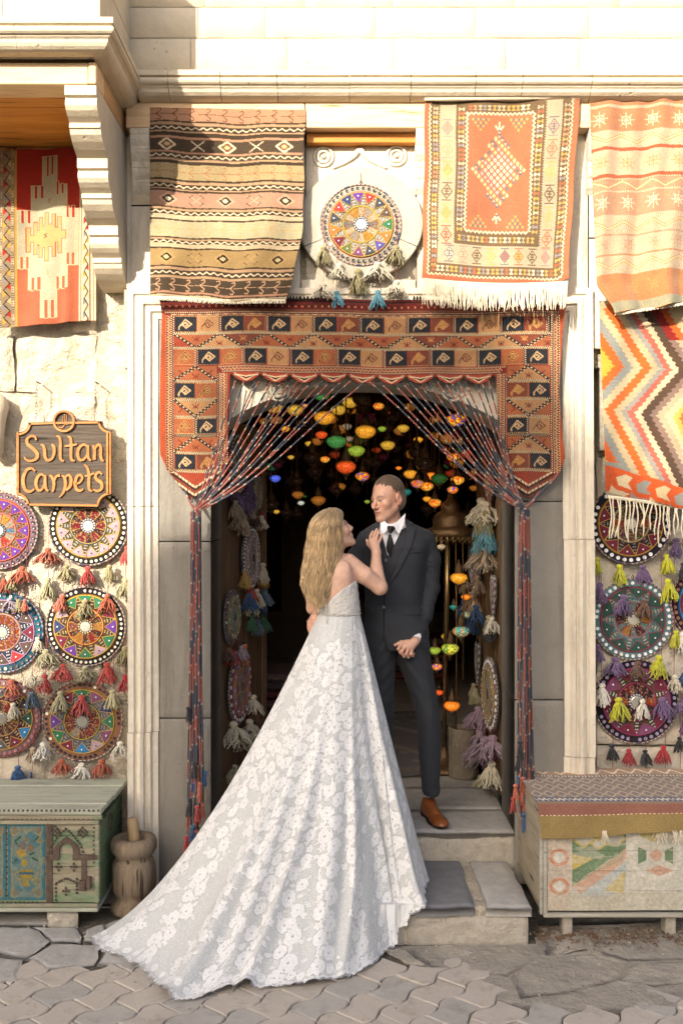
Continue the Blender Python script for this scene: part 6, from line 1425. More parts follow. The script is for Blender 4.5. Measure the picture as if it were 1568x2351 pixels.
def f(s, t):
    x = xs0-.022+1.2*s; fold = 62/150.
    tt = np.clip(t/fold, 0, 1); y = .13+(YR-.02-.13)*tt; z = zr1+.02+.004*np.sin(x*9)*(1-tt)+0*t
    q = np.clip((t-fold)/(1-fold), 0, 1)
    dr = .165+(-.035*sstep(.15, .45, s)+0*s); z = z-q*dr*(1+.0*s); y = np.where(q > 0, YR-.026-.012*np.sin(x*9+1)*q-.006*np.sin(x*31)*q-.004, y)
    return np.stack([x+.014*q*np.where(s < .05, 1, 0), y, z], -1)
cloth('woven_cloth', c, f, m_wool, kr, None, .005, gam=1.0)
mb = MB()
for i in range(90):
    x = xs0+(.28+.02*random.random() if i < 14 else random.uniform(.52, .86)); z = zr1+.02-.132; L_ = random.uniform(.02, .055); k = random.uniform(-.02, .02)
    mb.tube([(x, YR-.035, z+.01), (x+k*.5, YR-.042, z-L_*.5), (x+k, YR-.038, z-L_)], .0016, 3, False)
tag(mb.build('frayed_edge', m_fringe, kr), kind='stuff')
# litter under the right chest
mb = MB()
for i in range(420):
    x = random.uniform(X(1225, YR), 1.85); y = random.gauss(YR+.0, .05); z = GZ+.006; a = random.uniform(0, 6); l = random.uniform(.008, .03)
    mb.tube([(x, y, z), (x+l*math.cos(a)*.5, y+l*math.sin(a)*.5, z+random.uniform(.002, .012)), (x+l*math.cos(a), y+l*math.sin(a), z+random.uniform(0, .008))], random.uniform(.0012, .003), 3, False)
tag(mb.build('dry_leaves', M('dry_leaf', (.17, .095, .05), .9, .6, 40, 60, .3), None), 'dry brown leaves and twigs blown together under the painted chest', 'leaves', kind='stuff')
mb = MB()
for i in range(260):
    x = random.uniform(-1.9, 1.9); y = random.choice([random.gauss(-.62, .08), random.uniform(-1.6, -.4), random.gauss(-.45, .05)]); r_ = random.uniform(.0015, .005)
    mb.box(x-r_, x+r_, y-r_, y+r_*random.uniform(.5, 1.5), GZ-.004, GZ+.004+r_*.5)
tag(mb.build('grit', m_risr, None), 'small stone crumbs scattered along the foot of the steps', 'grit', kind='stuff')
# planter inside the door
pq = Vector((X(1064, 1.2), 1.2, FZ)); pl = thing('carved_planter', 'worn carved stone cylinder planter just inside the right door leaf', 'planter', pq)
V = []; n = 40; pr = [(.0, 0), (.094, 0), (.096, .02), (.094, .15), (.096, .29), (.100, .31), (.094, .318), (.078, .318), (.074, .30), (.07, .05), (.0001, .05)]
for (r_, z_) in pr:
    for k in range(n): a = 2*PI*k/n; f_ = 1+.012*math.cos(a*8+math.sin(z_*60))*(.02 < z_ < .3)+.01*float(vnoise(math.cos(a)*4, math.sin(a)*4, z_*12)); V.append(pq+Vector((r_*f_*math.cos(a), r_*f_*math.sin(a), z_)))
mk('pot', V, [(i*n+k, i*n+(k+1) % n, (i+1)*n+(k+1) % n, (i+1)*n+k) for i in range(len(pr)-1) for k in range(n)], M('carved_tuff', (.24, .20, .15), .9, .5, 8, 60, 1.0, .006), pl, True)
mb = MB()
for k in range(7):
    a = R(200+k*23); 
    for s_ in (-1, 1): mb.tube([pq+Vector(((.099)*math.cos(a+s_*.02*j), .099*math.sin(a+s_*.02*j), .27-.035*j)) for j in range(6)], .0035, 4)
mb.build('carved_leaves', _MC['carved_tuff'], pl)
# rugs in the room
def floor_rug(nm, lab, x0, x1, y0, y1, z, rot, seed, cols):
    t = thing(nm, lab, 'rug', (0, 0, 0)); c = Can(120, 180, .8, cols[0]); rr = random.Random(seed)
    c.rect(8, 8, 112, 172, cols[1]); c.rect(20, 20, 100, 160, cols[2])
    for i in range(40): x, y = rr.uniform(22, 98), rr.uniform(22, 158); c.dia(x, y, 5, 5, cols[rr.randrange(len(cols))])
    c.serdia(60, 90, 34, 52, 4, cols[3]); c.serdia(60, 90, 22, 34, 4, cols[1]); c.zig(10, 110, 14, 3, 8, 2, cols[3]); c.zig(10, 110, 166, 3, 8, 2, cols[3]); c.zig(10, 170, 14, 3, 8, 2, cols[3], True); c.zig(10, 170, 106, 3, 8, 2, cols[3], True)
    ca_, sa_ = math.cos(rot), math.sin(rot); mx, my = (x0+x1)/2, (y0+y1)/2
    def f(s, t_): a = (x0-mx)+(x1-x0)*s; b = (y0-my)+(y1-y0)*t_; return np.stack([mx+a*ca_-b*sa_, my+a*sa_+b*ca_, z+.006*np.sin(s*7)*np.sin(t_*9)], -1)
    cloth('woven_cloth', c, f, m_wool, t, None, .0); return t
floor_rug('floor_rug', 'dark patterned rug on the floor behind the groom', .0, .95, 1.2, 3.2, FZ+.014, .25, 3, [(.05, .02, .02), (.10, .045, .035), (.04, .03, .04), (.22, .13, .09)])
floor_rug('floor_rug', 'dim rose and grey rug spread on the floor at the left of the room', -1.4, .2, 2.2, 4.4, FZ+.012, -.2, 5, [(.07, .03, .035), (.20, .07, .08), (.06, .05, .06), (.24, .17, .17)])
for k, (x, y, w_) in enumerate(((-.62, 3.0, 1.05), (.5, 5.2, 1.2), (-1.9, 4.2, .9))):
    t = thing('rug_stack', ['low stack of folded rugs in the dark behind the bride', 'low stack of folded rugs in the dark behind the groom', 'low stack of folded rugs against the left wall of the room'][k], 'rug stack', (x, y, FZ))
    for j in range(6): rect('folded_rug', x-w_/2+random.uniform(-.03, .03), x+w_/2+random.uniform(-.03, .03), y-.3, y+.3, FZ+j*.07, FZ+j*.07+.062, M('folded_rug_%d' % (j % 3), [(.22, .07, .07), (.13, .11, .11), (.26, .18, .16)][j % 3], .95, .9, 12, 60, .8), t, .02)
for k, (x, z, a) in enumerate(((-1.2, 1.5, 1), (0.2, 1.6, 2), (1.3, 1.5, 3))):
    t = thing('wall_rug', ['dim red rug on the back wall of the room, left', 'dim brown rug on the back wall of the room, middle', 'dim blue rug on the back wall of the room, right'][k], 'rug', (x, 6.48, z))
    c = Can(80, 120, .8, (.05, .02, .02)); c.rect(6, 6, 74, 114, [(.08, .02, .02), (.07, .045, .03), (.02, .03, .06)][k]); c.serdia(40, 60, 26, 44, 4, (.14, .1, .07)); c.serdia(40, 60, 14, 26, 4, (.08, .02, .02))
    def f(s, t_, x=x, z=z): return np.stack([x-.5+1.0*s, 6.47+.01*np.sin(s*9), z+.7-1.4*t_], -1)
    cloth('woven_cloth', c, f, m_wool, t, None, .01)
# ======================= LAMPS =======================
m_br = M('dark_brass', (.15, .09, .05), .45, .5, 20, 60, .4, metal=.7, dark=(.03, .02, .012), light=(.35, .22, .11))
m_brl = M('worn_brass', (.42, .30, .14), .35, .5, 14, 60, .3, metal=.8)
GA = {'amber': ((.95, .38, .03), 1.9), 'yellow': ((.85, .47, .05), 1.5), 'green': ((.10, .42, .10), 1.0), 'lime': ((.42, .6, .06), 1.3), 'red': ((1.0, .12, .02), 1.6), 'orange': ((1.0, .24, .02), 2.2), 'blue': ((.12, .18, 1.0), 1.6), 'white': ((.8, .85, .7), 1.4), 'teal': ((.04, .32, .28), 1.0), 'purple': ((.16, .02, .04), .25), 'dark': ((.10, .05, .03), .10), 'clear': ((.9, .7, .45), .5), 'dgreen': ((.05, .2, .04), .7), 'dimamber': ((.8, .28, .04), .7), 'dimred': ((.7, .08, .02), .6)}
MIX = {'mosaic': [(1, .08, .01), (1, .45, .03), (1, .2, .02), (1, .7, .1)], 'mosaic_blue': [(.02, .08, .6), (1, .12, .01), (1, .5, .03), (1, .12, .01), (.8, .3, .02)], 'teal_star': [(.04, .35, .3), (.6, .3, .08), (.03, .2, .2)], 'lime_star': [(.5, .6, .05), (.1, .3, .04), (.8, .6, .05)]}
def lmat(k):
    if k in GA: return glow('glass_'+k, GA[k][0], GA[k][1]*.15, 11)
    return glow('glass_'+k, (1, .3, .05), .2, 5, MIX[k])
def lamp_meshes():
    mb = MB(); mb.lathe([(.30, -.62), (.60, -.50), (.86, -.25), (1.0, .02), (.96, .28), (.72, .50), (.40, .62)], 20, cap=False); g = mb.build('glass_globe', lmat('amber'), None, True).data
    mb = MB(); mb.lathe([(.42, .58), (.52, .66), (.40, .80), (.50, .95), (.36, 1.25), (.30, 1.45), (.16, 1.62), (.10, 1.8), (.05, 2.1)], 14, cap=False)
    for k in range(10): a = 2*PI*k/10; mb.tube([(.5*math.cos(a), .5*math.sin(a), .66), (.54*math.cos(a), .54*math.sin(a), .5)], .05, 4, False)
    c_ = mb.build('brass_cap', m_br, None, True).data
    mb = MB(); mb.lathe([(.34, -.60), (.42, -.70), (.28, -.80), (.12, -.86), (.16, -.98), (.05, -1.05), (.10, -1.15), (.01, -1.3)], 12, cap=False); b_ = mb.build('brass_finial', m_br, None, True).data
    for o in list(bpy.data.objects): 
        if o.name in ('glass_globe', 'brass_cap', 'brass_finial'): bpy.data.objects.remove(o)
    return g, c_, b_
LG, LC, LB = lamp_meshes(); LCH = {}
def lamp(u, v, wpx, y, col, lab, sq=.60, chain_=True, tilt=0, group='mosaic glass lamps hanging in the doorway'):
    q = Vector(P(u, v, y)); r_ = wpx/2*1.04*(y+DC)/FP; t = thing('mosaic_lamp', lab, 'lamp', q, (tilt, tilt*.5, random.uniform(0, 6)), group)
    inst(LG, t, (0, 0, 0), (0, 0, 0), (r_, r_, r_*sq/.62), lmat(col), 'glass_globe'); inst(LC, t, (0, 0, r_*(sq-.60)*.9), (0, 0, 0), (r_, r_, r_), None, 'brass_cap'); inst(LB, t, (0, 0, -r_*(sq-.60)*.9), (0, 0, 0), (r_, r_, r_), None, 'brass_finial')
    if chain_:
        L_ = max(.05, 3.58-q.z-r_*2); MB().tube([(0, 0, r_*2), (0, 0, r_*2+L_)], .004, 4).build('hanging_chain', m_br, t, False, True)
    return t
LA = [(630, 936, 40, 1.1, 'yellow', 'pale yellow glass lamp at the top left of the lamps, beside the arch'), (678, 942, 40, 1.3, 'yellow', 'yellow glass lamp with red dots right of the pale yellow one at the arch'), (700, 931, 13, 2.6, 'mosaic_blue', 'tiny blue and red lamp between two yellow lamps near the arch'),
 (745, 960, 48, 1.0, 'amber', 'large glowing amber lamp in front of the upper left cords'), (738, 908, 38, 1.6, 'green', 'green glass lamp highest under the carpet scallops'), (777, 942, 36, 1.7, 'yellow', 'crackled yellow lamp between two bigger amber lamps'), (804, 925, 38, 1.8, 'yellow', 'honey yellow lamp partly behind the dark brass lamp'),
 (831, 918, 44, 1.2, 'dark', 'dark ornate brass lamp hanging at the middle of the arch'), (869, 933, 26, 1.6, 'mosaic', 'small red and green flowered lamp right of the dark brass lamp'), (840, 962, 46, 1.4, 'purple', 'dark wine red lamp directly above the amber one in the middle'), (839, 992, 48, 1.0, 'amber', 'bright amber lamp in the middle of the doorway'),
 (796, 980, 24, 1.9, 'clear', 'small clear glass lamp between the two amber lamps'), (772, 1015, 46, 1.0, 'green', 'green mosaic lamp left of the middle of the doorway'), (818, 1036, 40, 1.1, 'lime', 'yellow green lamp just right of and below the green one'), (801, 1008, 20, 1.8, 'clear', 'warm bulb glass behind the green lamps'),
 (794, 1073, 46, 1.0, 'red', 'red orange glowing lamp above the bride'), (832, 1094, 33, 1.5, 'mosaic_blue', 'lamp with a yellow and blue eye just left of the groom head'), (890, 1023, 34, 1.3, 'yellow', 'yellow lamp with a brown lattice above the groom head'), (877, 985, 20, 2.0, 'lime', 'small bright green lamp above the yellow lattice one'),
 (925, 984, 29, 1.6, 'yellow', 'yellow lamp tucked behind the right hand cords'), (1046, 965, 45, 1.2, 'mosaic_blue', 'red mosaic lamp with a blue star at the top right'), (710, 1019, 20, 2.2, 'yellow', 'small yellow lamp beside a red flame shaped one'), (722, 1015, 14, 2.0, 'red', 'thin red lamp seen edge on at the left'), (632, 1099, 26, 2.6, 'blue', 'blue lamp low at the left beside the door leaf'),
 (746, 1055, 23, 2.2, 'mosaic', 'small many coloured lamp below the amber one at the left'), (616, 1149, 13, 3.6, 'lime', 'far yellow green lamp near the left door leaf'), (691, 1155, 17, 3.4, 'white', 'far white lamp left of the bride'), (635, 1175, 16, 3.6, 'yellow', 'far yellow lamp lowest at the left'), (843, 1152, 14, 3.6, 'lime', 'far lime lamp beside the groom chin'),
 (942, 1089, 32, 1.4, 'amber', 'amber lamp with a lattice right of the groom head'), (990, 1093, 28, 1.6, 'orange', 'glowing orange lamp in the right cluster'), (958, 1111, 30, 1.3, 'mosaic_blue', 'lamp with a blue eye ringed in red right of the groom'), (979, 1117, 32, 1.5, 'mosaic', 'red and orange mosaic lamp in the middle of the right cluster'),
 (1050, 1103, 32, 1.3, 'mosaic', 'red and yellow striped lamp in front of the right door'), (1039, 1125, 26, 1.2, 'mosaic_blue', 'lamp with a violet centre at the right of the cluster'), (932, 1130, 25, 1.9, 'teal', 'teal lamp beside the groom ear'), (980, 1146, 20, 1.7, 'amber', 'small amber lamp below the red mosaic one'), (998, 1155, 30, 1.4, 'mosaic', 'orange lamp with red dots lowest of the hanging cluster'),
 (738, 999, 28, 1.7, 'red', 'dim red lamp left of the green mosaic lamp'), (716, 1052, 40, 1.5, 'dark', 'unlit pierced brass lamp at the left'), (681, 1106, 30, 2.0, 'dark', 'unlit brown lamp left of the bride'), (773, 1128, 26, 2.0, 'dark', 'unlit brown lamp right above the bride hair'), (975, 1066, 44, 1.3, 'dark', 'unlit wide brass lamp above the right cluster'),
 (1040, 1050, 30, 1.7, 'mosaic', 'orange lamp behind the right hand cords'), (846, 1060, 32, 2.0, 'dark', 'unlit lamp above the groom head'), (1008, 1100, 38, 1.2, 'dgreen', 'dark green lamp in the right cluster'), (858, 1100, 20, 2.4, 'dark', 'unlit lamp close over the groom head'), (655, 985, 22, 2.2, 'amber', 'dim amber lamp at the edge of the left cords'),
 (738, 1150, 15, 3.8, 'amber', 'far amber lamp just above the bride hair'), (700, 1140, 10, 4.2, 'dgreen', 'very small green lamp deep in the room'), (668, 1050, 16, 2.8, 'yellow', 'yellow crescent lamp half hidden at the left'), (912, 950, 22, 2.4, 'dark', 'unlit lamp high behind the right hand cords'), (960, 1010, 22, 2.4, 'amber', 'dim amber lamp high in the right half'), (1000, 985, 18, 2.6, 'dark', 'unlit lamp high at the right'),
 (760, 1090, 20, 2.6, 'dark', 'unlit lamp left of the red orange one'), (720, 1090, 14, 3.2, 'orange', 'far orange lamp left of the bride'), (915, 1075, 14, 3.2, 'orange', 'far orange lamp close behind the groom head'), (1075, 1010, 26, 1.5, 'dark', 'unlit lamp beside the right jamb')]
for q in LA: lamp(*q)
rl = random.Random(4)
for i in range(135):
    u = rl.uniform(600, 1100); v = 905+abs(u-835)*.25+rl.random()**1.6*240; y = rl.uniform(1.8, 4.6); w_ = rl.uniform(22, 36)*5.2/(5.2+y)*1.5
    if 830 < u < 925 and v > 1080: continue
    k_ = rl.choice(['dark', 'dark', 'dark', 'dark', 'dimamber', 'dimamber', 'dimred', 'dgreen', 'purple', 'dimamber'])
    lamp(u, v, w_, y, k_, 'small dim glass lamp, one of many crowded in the dark under the ceiling', group='dim lamps under the ceiling of the room')
# floor stand at the right with its own lamps
sx, sy_ = X(1030, 1.35), 1.35; fs = thing('lamp_stand', 'tall dark brass floor stand with a pierced crown, right of the groom', 'lamp stand', (sx, sy_, FZ))
MB().lathe([(.0, 0), (.14, 0), (.15, .02), (.11, .04), (.06, .07), (.03, .12), (.018, .16)], 20, Matrix.Translation((sx-.03, sy_, FZ))).build('base', m_br, fs, True)
MB().tube([(sx-.03, sy_, FZ+.15), (sx-.02, sy_, 1.1)], .014, 10).build('pole', m_br, fs, True); MB().tube([(sx-.02, sy_, 1.1), (sx-.005, sy_, Z(1235, sy_))], .017, 10).build('upper_pole', m_brl, fs, True)
zc_ = Z(1225, sy_); MB().lathe([(.165, -.02), (.17, 0), (.165, .03), (.12, .04), (.115, .06), (.12, .09), (.10, .13), (.06, .15), (.065, .17), (.05, .20), (.02, .23), (.015, .27), (.001, .3)], 24, Matrix.Translation((sx+.01, sy_, zc_))).build('crown_dome', m_br, fs, True)
mb = MB()
for k in range(28): a = 2*PI*k/28; mb.tube([(sx+.01+.165*math.cos(a), sy_+.165*math.sin(a), zc_-.02), (sx+.01+.168*math.cos(a), sy_+.168*math.sin(a), zc_-.055), (sx+.01+.165*math.cos(a+.2), sy_+.165*math.sin(a+.2), zc_-.02)], .004, 4)
tag(mb.build('pierced_fringe', m_brl, fs), kind='stuff')
for k in range(5):
    a = R(200+k*35); q = Vector((sx+.01, sy_, zc_-.02)); MB().tube([q+Vector((.03*math.cos(a), .03*math.sin(a), 0)), q+Vector((.12*math.cos(a), .12*math.sin(a), -.05)), q+Vector((.14*math.cos(a), .14*math.sin(a), -.01))], .005, 5).build('scroll_arm', m_br, fs, True)
for q in [(1013, 1256, 20, 1.15, 'clear', 'small pale metal capped lamp hanging under the brass crown'), (1053, 1328, 40, 1.15, 'amber', 'brown and gold glass lamp beside the upper pole of the floor stand'), (1069, 1371, 22, 1.3, 'orange', 'orange lamp half behind the door leaf tassels'), (1041, 1394, 19, 1.3, 'teal', 'small teal lamp left of the orange one'), (1072, 1411, 24, 1.35, 'teal_star', 'green and gold lamp behind the blue tassels'),
          (1058, 1450, 40, 1.1, 'teal_star', 'teal star patterned lamp low at the right'), (1033, 1490, 40, 1.1, 'lime_star', 'glowing yellow green lamp with leaf eyes beside the groom hand'), (998, 1494, 28, 1.4, 'lime', 'bright yellow lamp just behind the groom sleeve'), (1026, 1462, 26, 1.6, 'yellow', 'bright yellow lamp behind the yellow green one'), (1003, 1531, 25, 1.2, 'mosaic_blue', 'lamp with a blue and yellow star beside the groom thigh'),
          (1037, 1621, 37, 1.15, 'orange', 'lowest lamp, glowing orange beside the groom knee'), (1008, 1590, 20, 1.6, 'red', 'red lamp half hidden by the groom thigh')]: lamp(*q, chain_=False, group='mosaic glass lamps on the floor stand')
for (u, v0, v1, y) in ((1046, 1240, 1690, 1.2), (1062, 1240, 1560, 1.15), (1022, 1240, 1600, 1.25)): MB().tube([P(u, v0, y), P(u+2, (v0+v1)/2, y), P(u, v1, y)], .005, 6).build('hanging_chain', m_br, fs, True)
# ======================= PEOPLE =======================
def skinmat(name, col):
    m = bpy.data.materials.new(name); t, p, o = nodes(m); a = N(t, 'Attribute', attribute_name='Col'); v = coords(t)
    c = mixc(t, .25, a.outputs[0], mixc(t, noise(t, v, 40, 5, .6), (.3, .2, .17), (.8, .6, .5)), 'OVERLAY'); t.links.new(c, p.inputs['Base Color'])
    p.inputs['Roughness'].default_value = .48; p.inputs['Subsurface Weight'].default_value = .12; p.inputs['Subsurface Radius'].default_value = (.01, .004, .002); p.inputs['Specular IOR Level'].default_value = .4
    bump(t, p, noise(t, v, 700, 3, .6, 0, 1), .12, .001); return m
m_skm = skinmat('skin_man', 0); m_skw = skinmat('skin_woman', 0)
def suit(name, col):
    m = M(name, col, .78, .12, 3, 900, .25, .0008, sheen=.05); return m
m_suit = suit('charcoal_suit', (.024, .027, .034)); m_shirt = M('white_shirt', (.72, .72, .76), .8, .08, 4, 500, .2, .0006); m_tie = M('black_tie', (.012, .012, .013), .5, .1, 4, 800, .2, .0005)
m_shoe = M('tan_leather', (.26, .085, .025), .28, .5, 14, 200, .2, .0008, dark=(.12, .035, .01), spec=.6); m_sole = M('dark_sole', (.02, .012, .008), .5)
def head(name, cen, yaw, pitch, roll, sc, female, parent, mat, skin, extra=None, nb=None, h=.0026):
    Rm = Matrix.Rotation(yaw, 3, 'Z') @ Matrix.Rotation(pitch, 3, 'X') @ Matrix.Rotation(roll, 3, 'Y'); Ri = np.array(Rm.transposed(), np.float32)
    c = np.array(cen, np.float32)
    def loc(x, y, z):
        d0, d1, d2 = (x-c[0])/sc, (y-c[1])/sc, (z-c[2])/sc
        return tuple(Ri[i, 0]*d0+Ri[i, 1]*d1+Ri[i, 2]*d2 for i in range(3))
    jw = .80 if female else 1.0
    def F(x, y, z):
        X0, Y0, Z0 = x, y, z; x, y, z = loc(x, y, z); ax = np.abs(x)
        d = ell(x, y, z, (0, .018, .036), (.076, .096, .092))
        d = smin(d, ell(x, y, z, (0, -.030, -.028), (.060*(.95 if female else 1), .060, .085)), .03)
        d = smin(d, cap(ax, y, z, (.052*jw, -.004, -.052), (.020*jw, -.068, -.098), .020, .017), .025)
        d = smin(d, sph(x, y, z, (0, -.077, -.101), .019*jw), .022)
        d = smin(d, sph(ax, y, z, (.043, -.058, -.022), .021), .022)
        d = smin(d, cap(ax, y, z, (.012, -.086, .017), (.042, -.068, .019), .010, .010), .012 if female else .010)
        d = smax(d, -sph(ax, y, z, (.030, -.098, .001), .0165), .012)
        d = smin(d, sph(ax, y, z, (.030, -.0725, .0), .0125), .004)
        d = smin(d, cap(ax, y, z, (.020, -.0835, .0075), (.041, -.0755, .0055), .0042, .0042), .004)
        d = smin(d, cap(x, y, z, (0, -.086, .012), (0, -.113*(.94 if female else 1), -.029), .0072, .0108), .010)
        d = smin(d, sph(ax, y, z, (.0115, -.097, -.034), .0082), .006)
        d = smax(d, -sph(ax, y, z, (.0065, -.1035, -.0425), .0042), .003)
        d = smin(d, ell(x, y, z, (0, -.082, -.062), (.030, .012, .020)), .012)
        d = smin(d, cap(ax, y, z, (0, -.0945, -.0575), (.020, -.084, -.0605), .0048, .003), .004)
        d = smin(d, cap(ax, y, z, (0, -.0935, -.0675), (.017, -.085, -.0655), .0058, .003), .004)
        d = smax(d, -cap(ax, y, z, (0, -.0985, -.0622), (.021, -.088, -.0622), .0015, .001), .002)
        e = ell(ax, y, z, (.079, .014, -.008), (.009, .019, .031)); e = smax(e, -ell(ax, y, z, (.088, .010, -.004), (.008, .010, .019)), .004); e = smin(e, sph(ax, y, z, (.077, .006, -.034), .007), .006)
        d = smin(d, e, .006)
        d = d*sc
        if extra is not None: d = extra(X0, Y0, Z0, d)
        return d
    lo, hi = nb
    V, Q = nets(F, lo, hi, h); x, y, z = loc(V[:, 0], V[:, 1], V[:, 2]); ax = np.abs(x); C = np.empty((len(V), 3), np.float32); C[:] = skin
    def tint(m, col, a=1.0): m = np.clip(m, 0, 1)[:, None]*a; C[:] = C*(1-m)+np.array(col, np.float32)*m
    fr = y < -.045
    red = np.array(skin)*(1.03, .80, .75)
    tint(np.exp(-((ax-.042)**2+(z+.030)**2)/.0005)*fr, red, .55); tint(np.exp(-(x**2+(z+.034)**2)/.0002)*fr, red, .6); tint(np.exp(-((ax-.08)**2)/.0002)*(np.abs(z) < .05), red, .5)
    if not female: tint(sstep(-.04, -.07, z)*(y < .0)*(z > -.13), np.array(skin)*(.80, .76, .74), .6); tint(sstep(.055, .075, z)*fr, np.array(skin)*(.97, .9, .88), .6)
    lip = (1-sstep(.6, 1.15, np.sqrt((x/.023)**2+((z+.0625)/.0098)**2)))*(y < -.078); tint(lip, (.42, .13, .11) if female else (.40, .17, .14), .85)
    tint((1-sstep(.0012, .0028, np.abs(z+.0622)))*(ax < .021)*(y < -.078), (.10, .03, .025), .85)
    be = np.exp(-((z-(.0215+.004*np.sin((ax-.012)*90)))/.0042)**2)*(ax > .011)*(ax < .048)*(y < -.05); tint(be, (.07, .045, .03) if not female else (.16, .10, .055), .8)
    ds = np.sqrt((ax-.030)**2+(y+.0725)**2+(z)**2); eye = (ds < .0139) & (y < -.078) & (np.abs(z+.0002) < .0033); tint(eye*1., (.55, .52, .50)); 
    ir = np.sqrt((x-np.sign(x)*.030)**2+(z-.0005)**2); tint((eye & (ir < .0058))*1., (.08, .12, .14)); tint((eye & (ir < .0028))*1., (.01, .01, .01))
    ls = (np.abs(z-.0045) < .0019) & (np.abs(ax-.030) < .0135) & (y < -.070); tint(ls*1., (.05, .03, .025), .95); tint(((np.abs(z+.0062) < .0012) & (np.abs(ax-.030) < .011) & (y < -.074))*1., (.3, .15, .12), .5)
    tint(np.exp(-((z-.011)/.005)**2)*(np.abs(ax-.030) < .016)*(y < -.06), np.array(skin)*(.72, .62, .6), .5)  # shade under the brow put into the skin colour
    o = mk(name, V, Q, mat, parent, True, col=C); return o, loc
# ---------- groom ----------
MY = .32
def MP(u, v, y=MY): return P(u, v, y)
def mx(u): return X(u, MY)
def mz(v): return Z(v, MY)
man = thing('person', 'man in charcoal three piece suit and tan shoes looking down at the bride', 'person', (mx(905), MY, FZ))
SK = (.50, .315, .235)
neck0, neck1 = (mx(892), MY+.005, mz(1165)), (mx(900), MY+.02, mz(1225))
def nk(x, y, z, d): return smin(d, cap(x, y, z, neck0, neck1, .056, .064), .022)
hc = (mx(889), MY-.015, mz(1146))
hd, mloc = head('head', hc, R(-48), R(9), R(-4), 1.0, False, man, m_skm, SK, nk, ((hc[0]-.15, hc[1]-.16, mz(1218)), (hc[0]+.14, hc[1]+.15, hc[2]+.15)))
# short hair: cap over the skull above a hairline that recedes at the temples
def hairm(x, y, z):
    X_, Y_, Z_ = mloc(x, y, z); ax = np.abs(X_)
    d = ell(X_, Y_, Z_, (0, .022, .040), (.0768, .0968, .0930))
    d = smin(d, ell(X_, Y_, Z_, (0, .050, -.020), (.066, .062, .06)), .03)
    n = fbm(X_*170, Y_*170, Z_*80, 3)*.0022; d = d+n
    hl = .062-.022*sstep(.045, .02, ax)*1+.010*np.sin(ax*60)
    front = np.where(Y_ < -.02, (.072-.020*np.exp(-(ax/.018)**2))-Z_, -.1)
    side = np.where(Y_ >= -.02, (.045-(Y_+.02)*1.9)-Z_, -.1); side = np.maximum(side, -.085-Z_)
    ear = .026-np.sqrt((Y_-.010)**2+(Z_+.008)**2); ear = np.where(ax > .06, ear, -.1)
    tmp = np.where((Y_ < .012) & (Y_ > -.08), (.052-(Y_+.055)*.95)-Z_+.004*np.sin(Z_*200), -.1)
    cut = np.maximum(np.maximum(front, side), np.maximum(ear, tmp)); return np.maximum(d, cut*.8)
V, Q = nets(hairm, (hc[0]-.13, hc[1]-.13, hc[2]-.11), (hc[0]+.13, hc[1]+.14, hc[2]+.15), .0024)
X_, Y_, Z_ = mloc(V[:, 0], V[:, 1], V[:, 2]); g = .5+.5*fbm(X_*160, Y_*160, Z_*50, 3); side = sstep(.05, -.03, Z_)
C = np.array((.095, .062, .042))[None]*(1-side[:, None])+np.array((.19, .135, .10))[None]*side[:, None]; C = C*(.55+.9*g[:, None])
m_hair = vcm('hair', .7, 60, .2, .1, .2, .3)
mk('hair', V, Q, m_hair, hd, True, col=C.astype(np.float32))
# body fields
def TW(rows, cyf=0): # rows (v, uL, uR, depth, dy) -> tower
    return sorted([(mz(v), (mx(l)+mx(r))/2, MY+dy, (mx(r)-mx(l))/2, b) for v, l, r, b, dy in rows])
TORSO = TW([(1500, 838, 988, .135, 0), (1470, 834, 985, .138, 0), (1430, 836, 977, .132, 0), (1385, 838, 968, .122, 0), (1340, 836, 970, .122, -.002), (1290, 832, 976, .130, -.004), (1255, 828, 984, .130, .0), (1236, 826, 990, .118, .01), (1220, 832, 983, .105, .012), (1208, 848, 962, .090, .018), (1198, 864, 940, .074, .022), (1189, 876, 926, .058, .02)])
def folds(x, y, z, f, a): return a*np.sin(f*z+3*np.sin(x*17)+y*9)
def torso(x, y, z): return tower(x, y, z, TORSO, pw=2.3)
sh_r, sh_l = MP(974, 1240, MY+.01), MP(842, 1244, MY+.0)
SLEEVE = [sh_r, MP(987, 1285, MY+.03), MP(986, 1350, MY+.035), MP(973, 1410, MY-.01), MP(953, 1462, MY-.075)]
SR = [.062, .060, .054, .049, .044]
ARM_L = [sh_l, MP(814, 1290, MY+.02), MP(798, 1350, MY-.02), MP(765, 1388, .20), MP(742, 1402, .115)]
def jacket(x, y, z):
    t = torso(x, y, z)
    s = chain(x, y, z, SLEEVE, SR, .02)+.0022*np.sin(z*70+x*60+3*np.sin(z*13))*sstep(1.75, 1.3, z)+.003*fbm(x*18, y*18, z*9, 2)
    l = chain(x, y, z, ARM_L, [.060, .058, .052, .046, .042], .02)+.002*np.sin(z*80+x*70)
    d = smin(smin(t+.0012*np.sin(z*60+x*40), s, .018), l, .02)
    return d
bb = ((mx(700), MY-.30, mz(1500)), (mx(1025), MY+.2, mz(1180)))
Vop = [(mx(873), mz(1180)), (mx(868), mz(1225)), (mx(880), mz(1310)), (mx(886), mz(1345)), (mx(898), mz(1325)), (mx(920), mz(1270)), (mx(938), mz(1215)), (mx(934), mz(1180))]
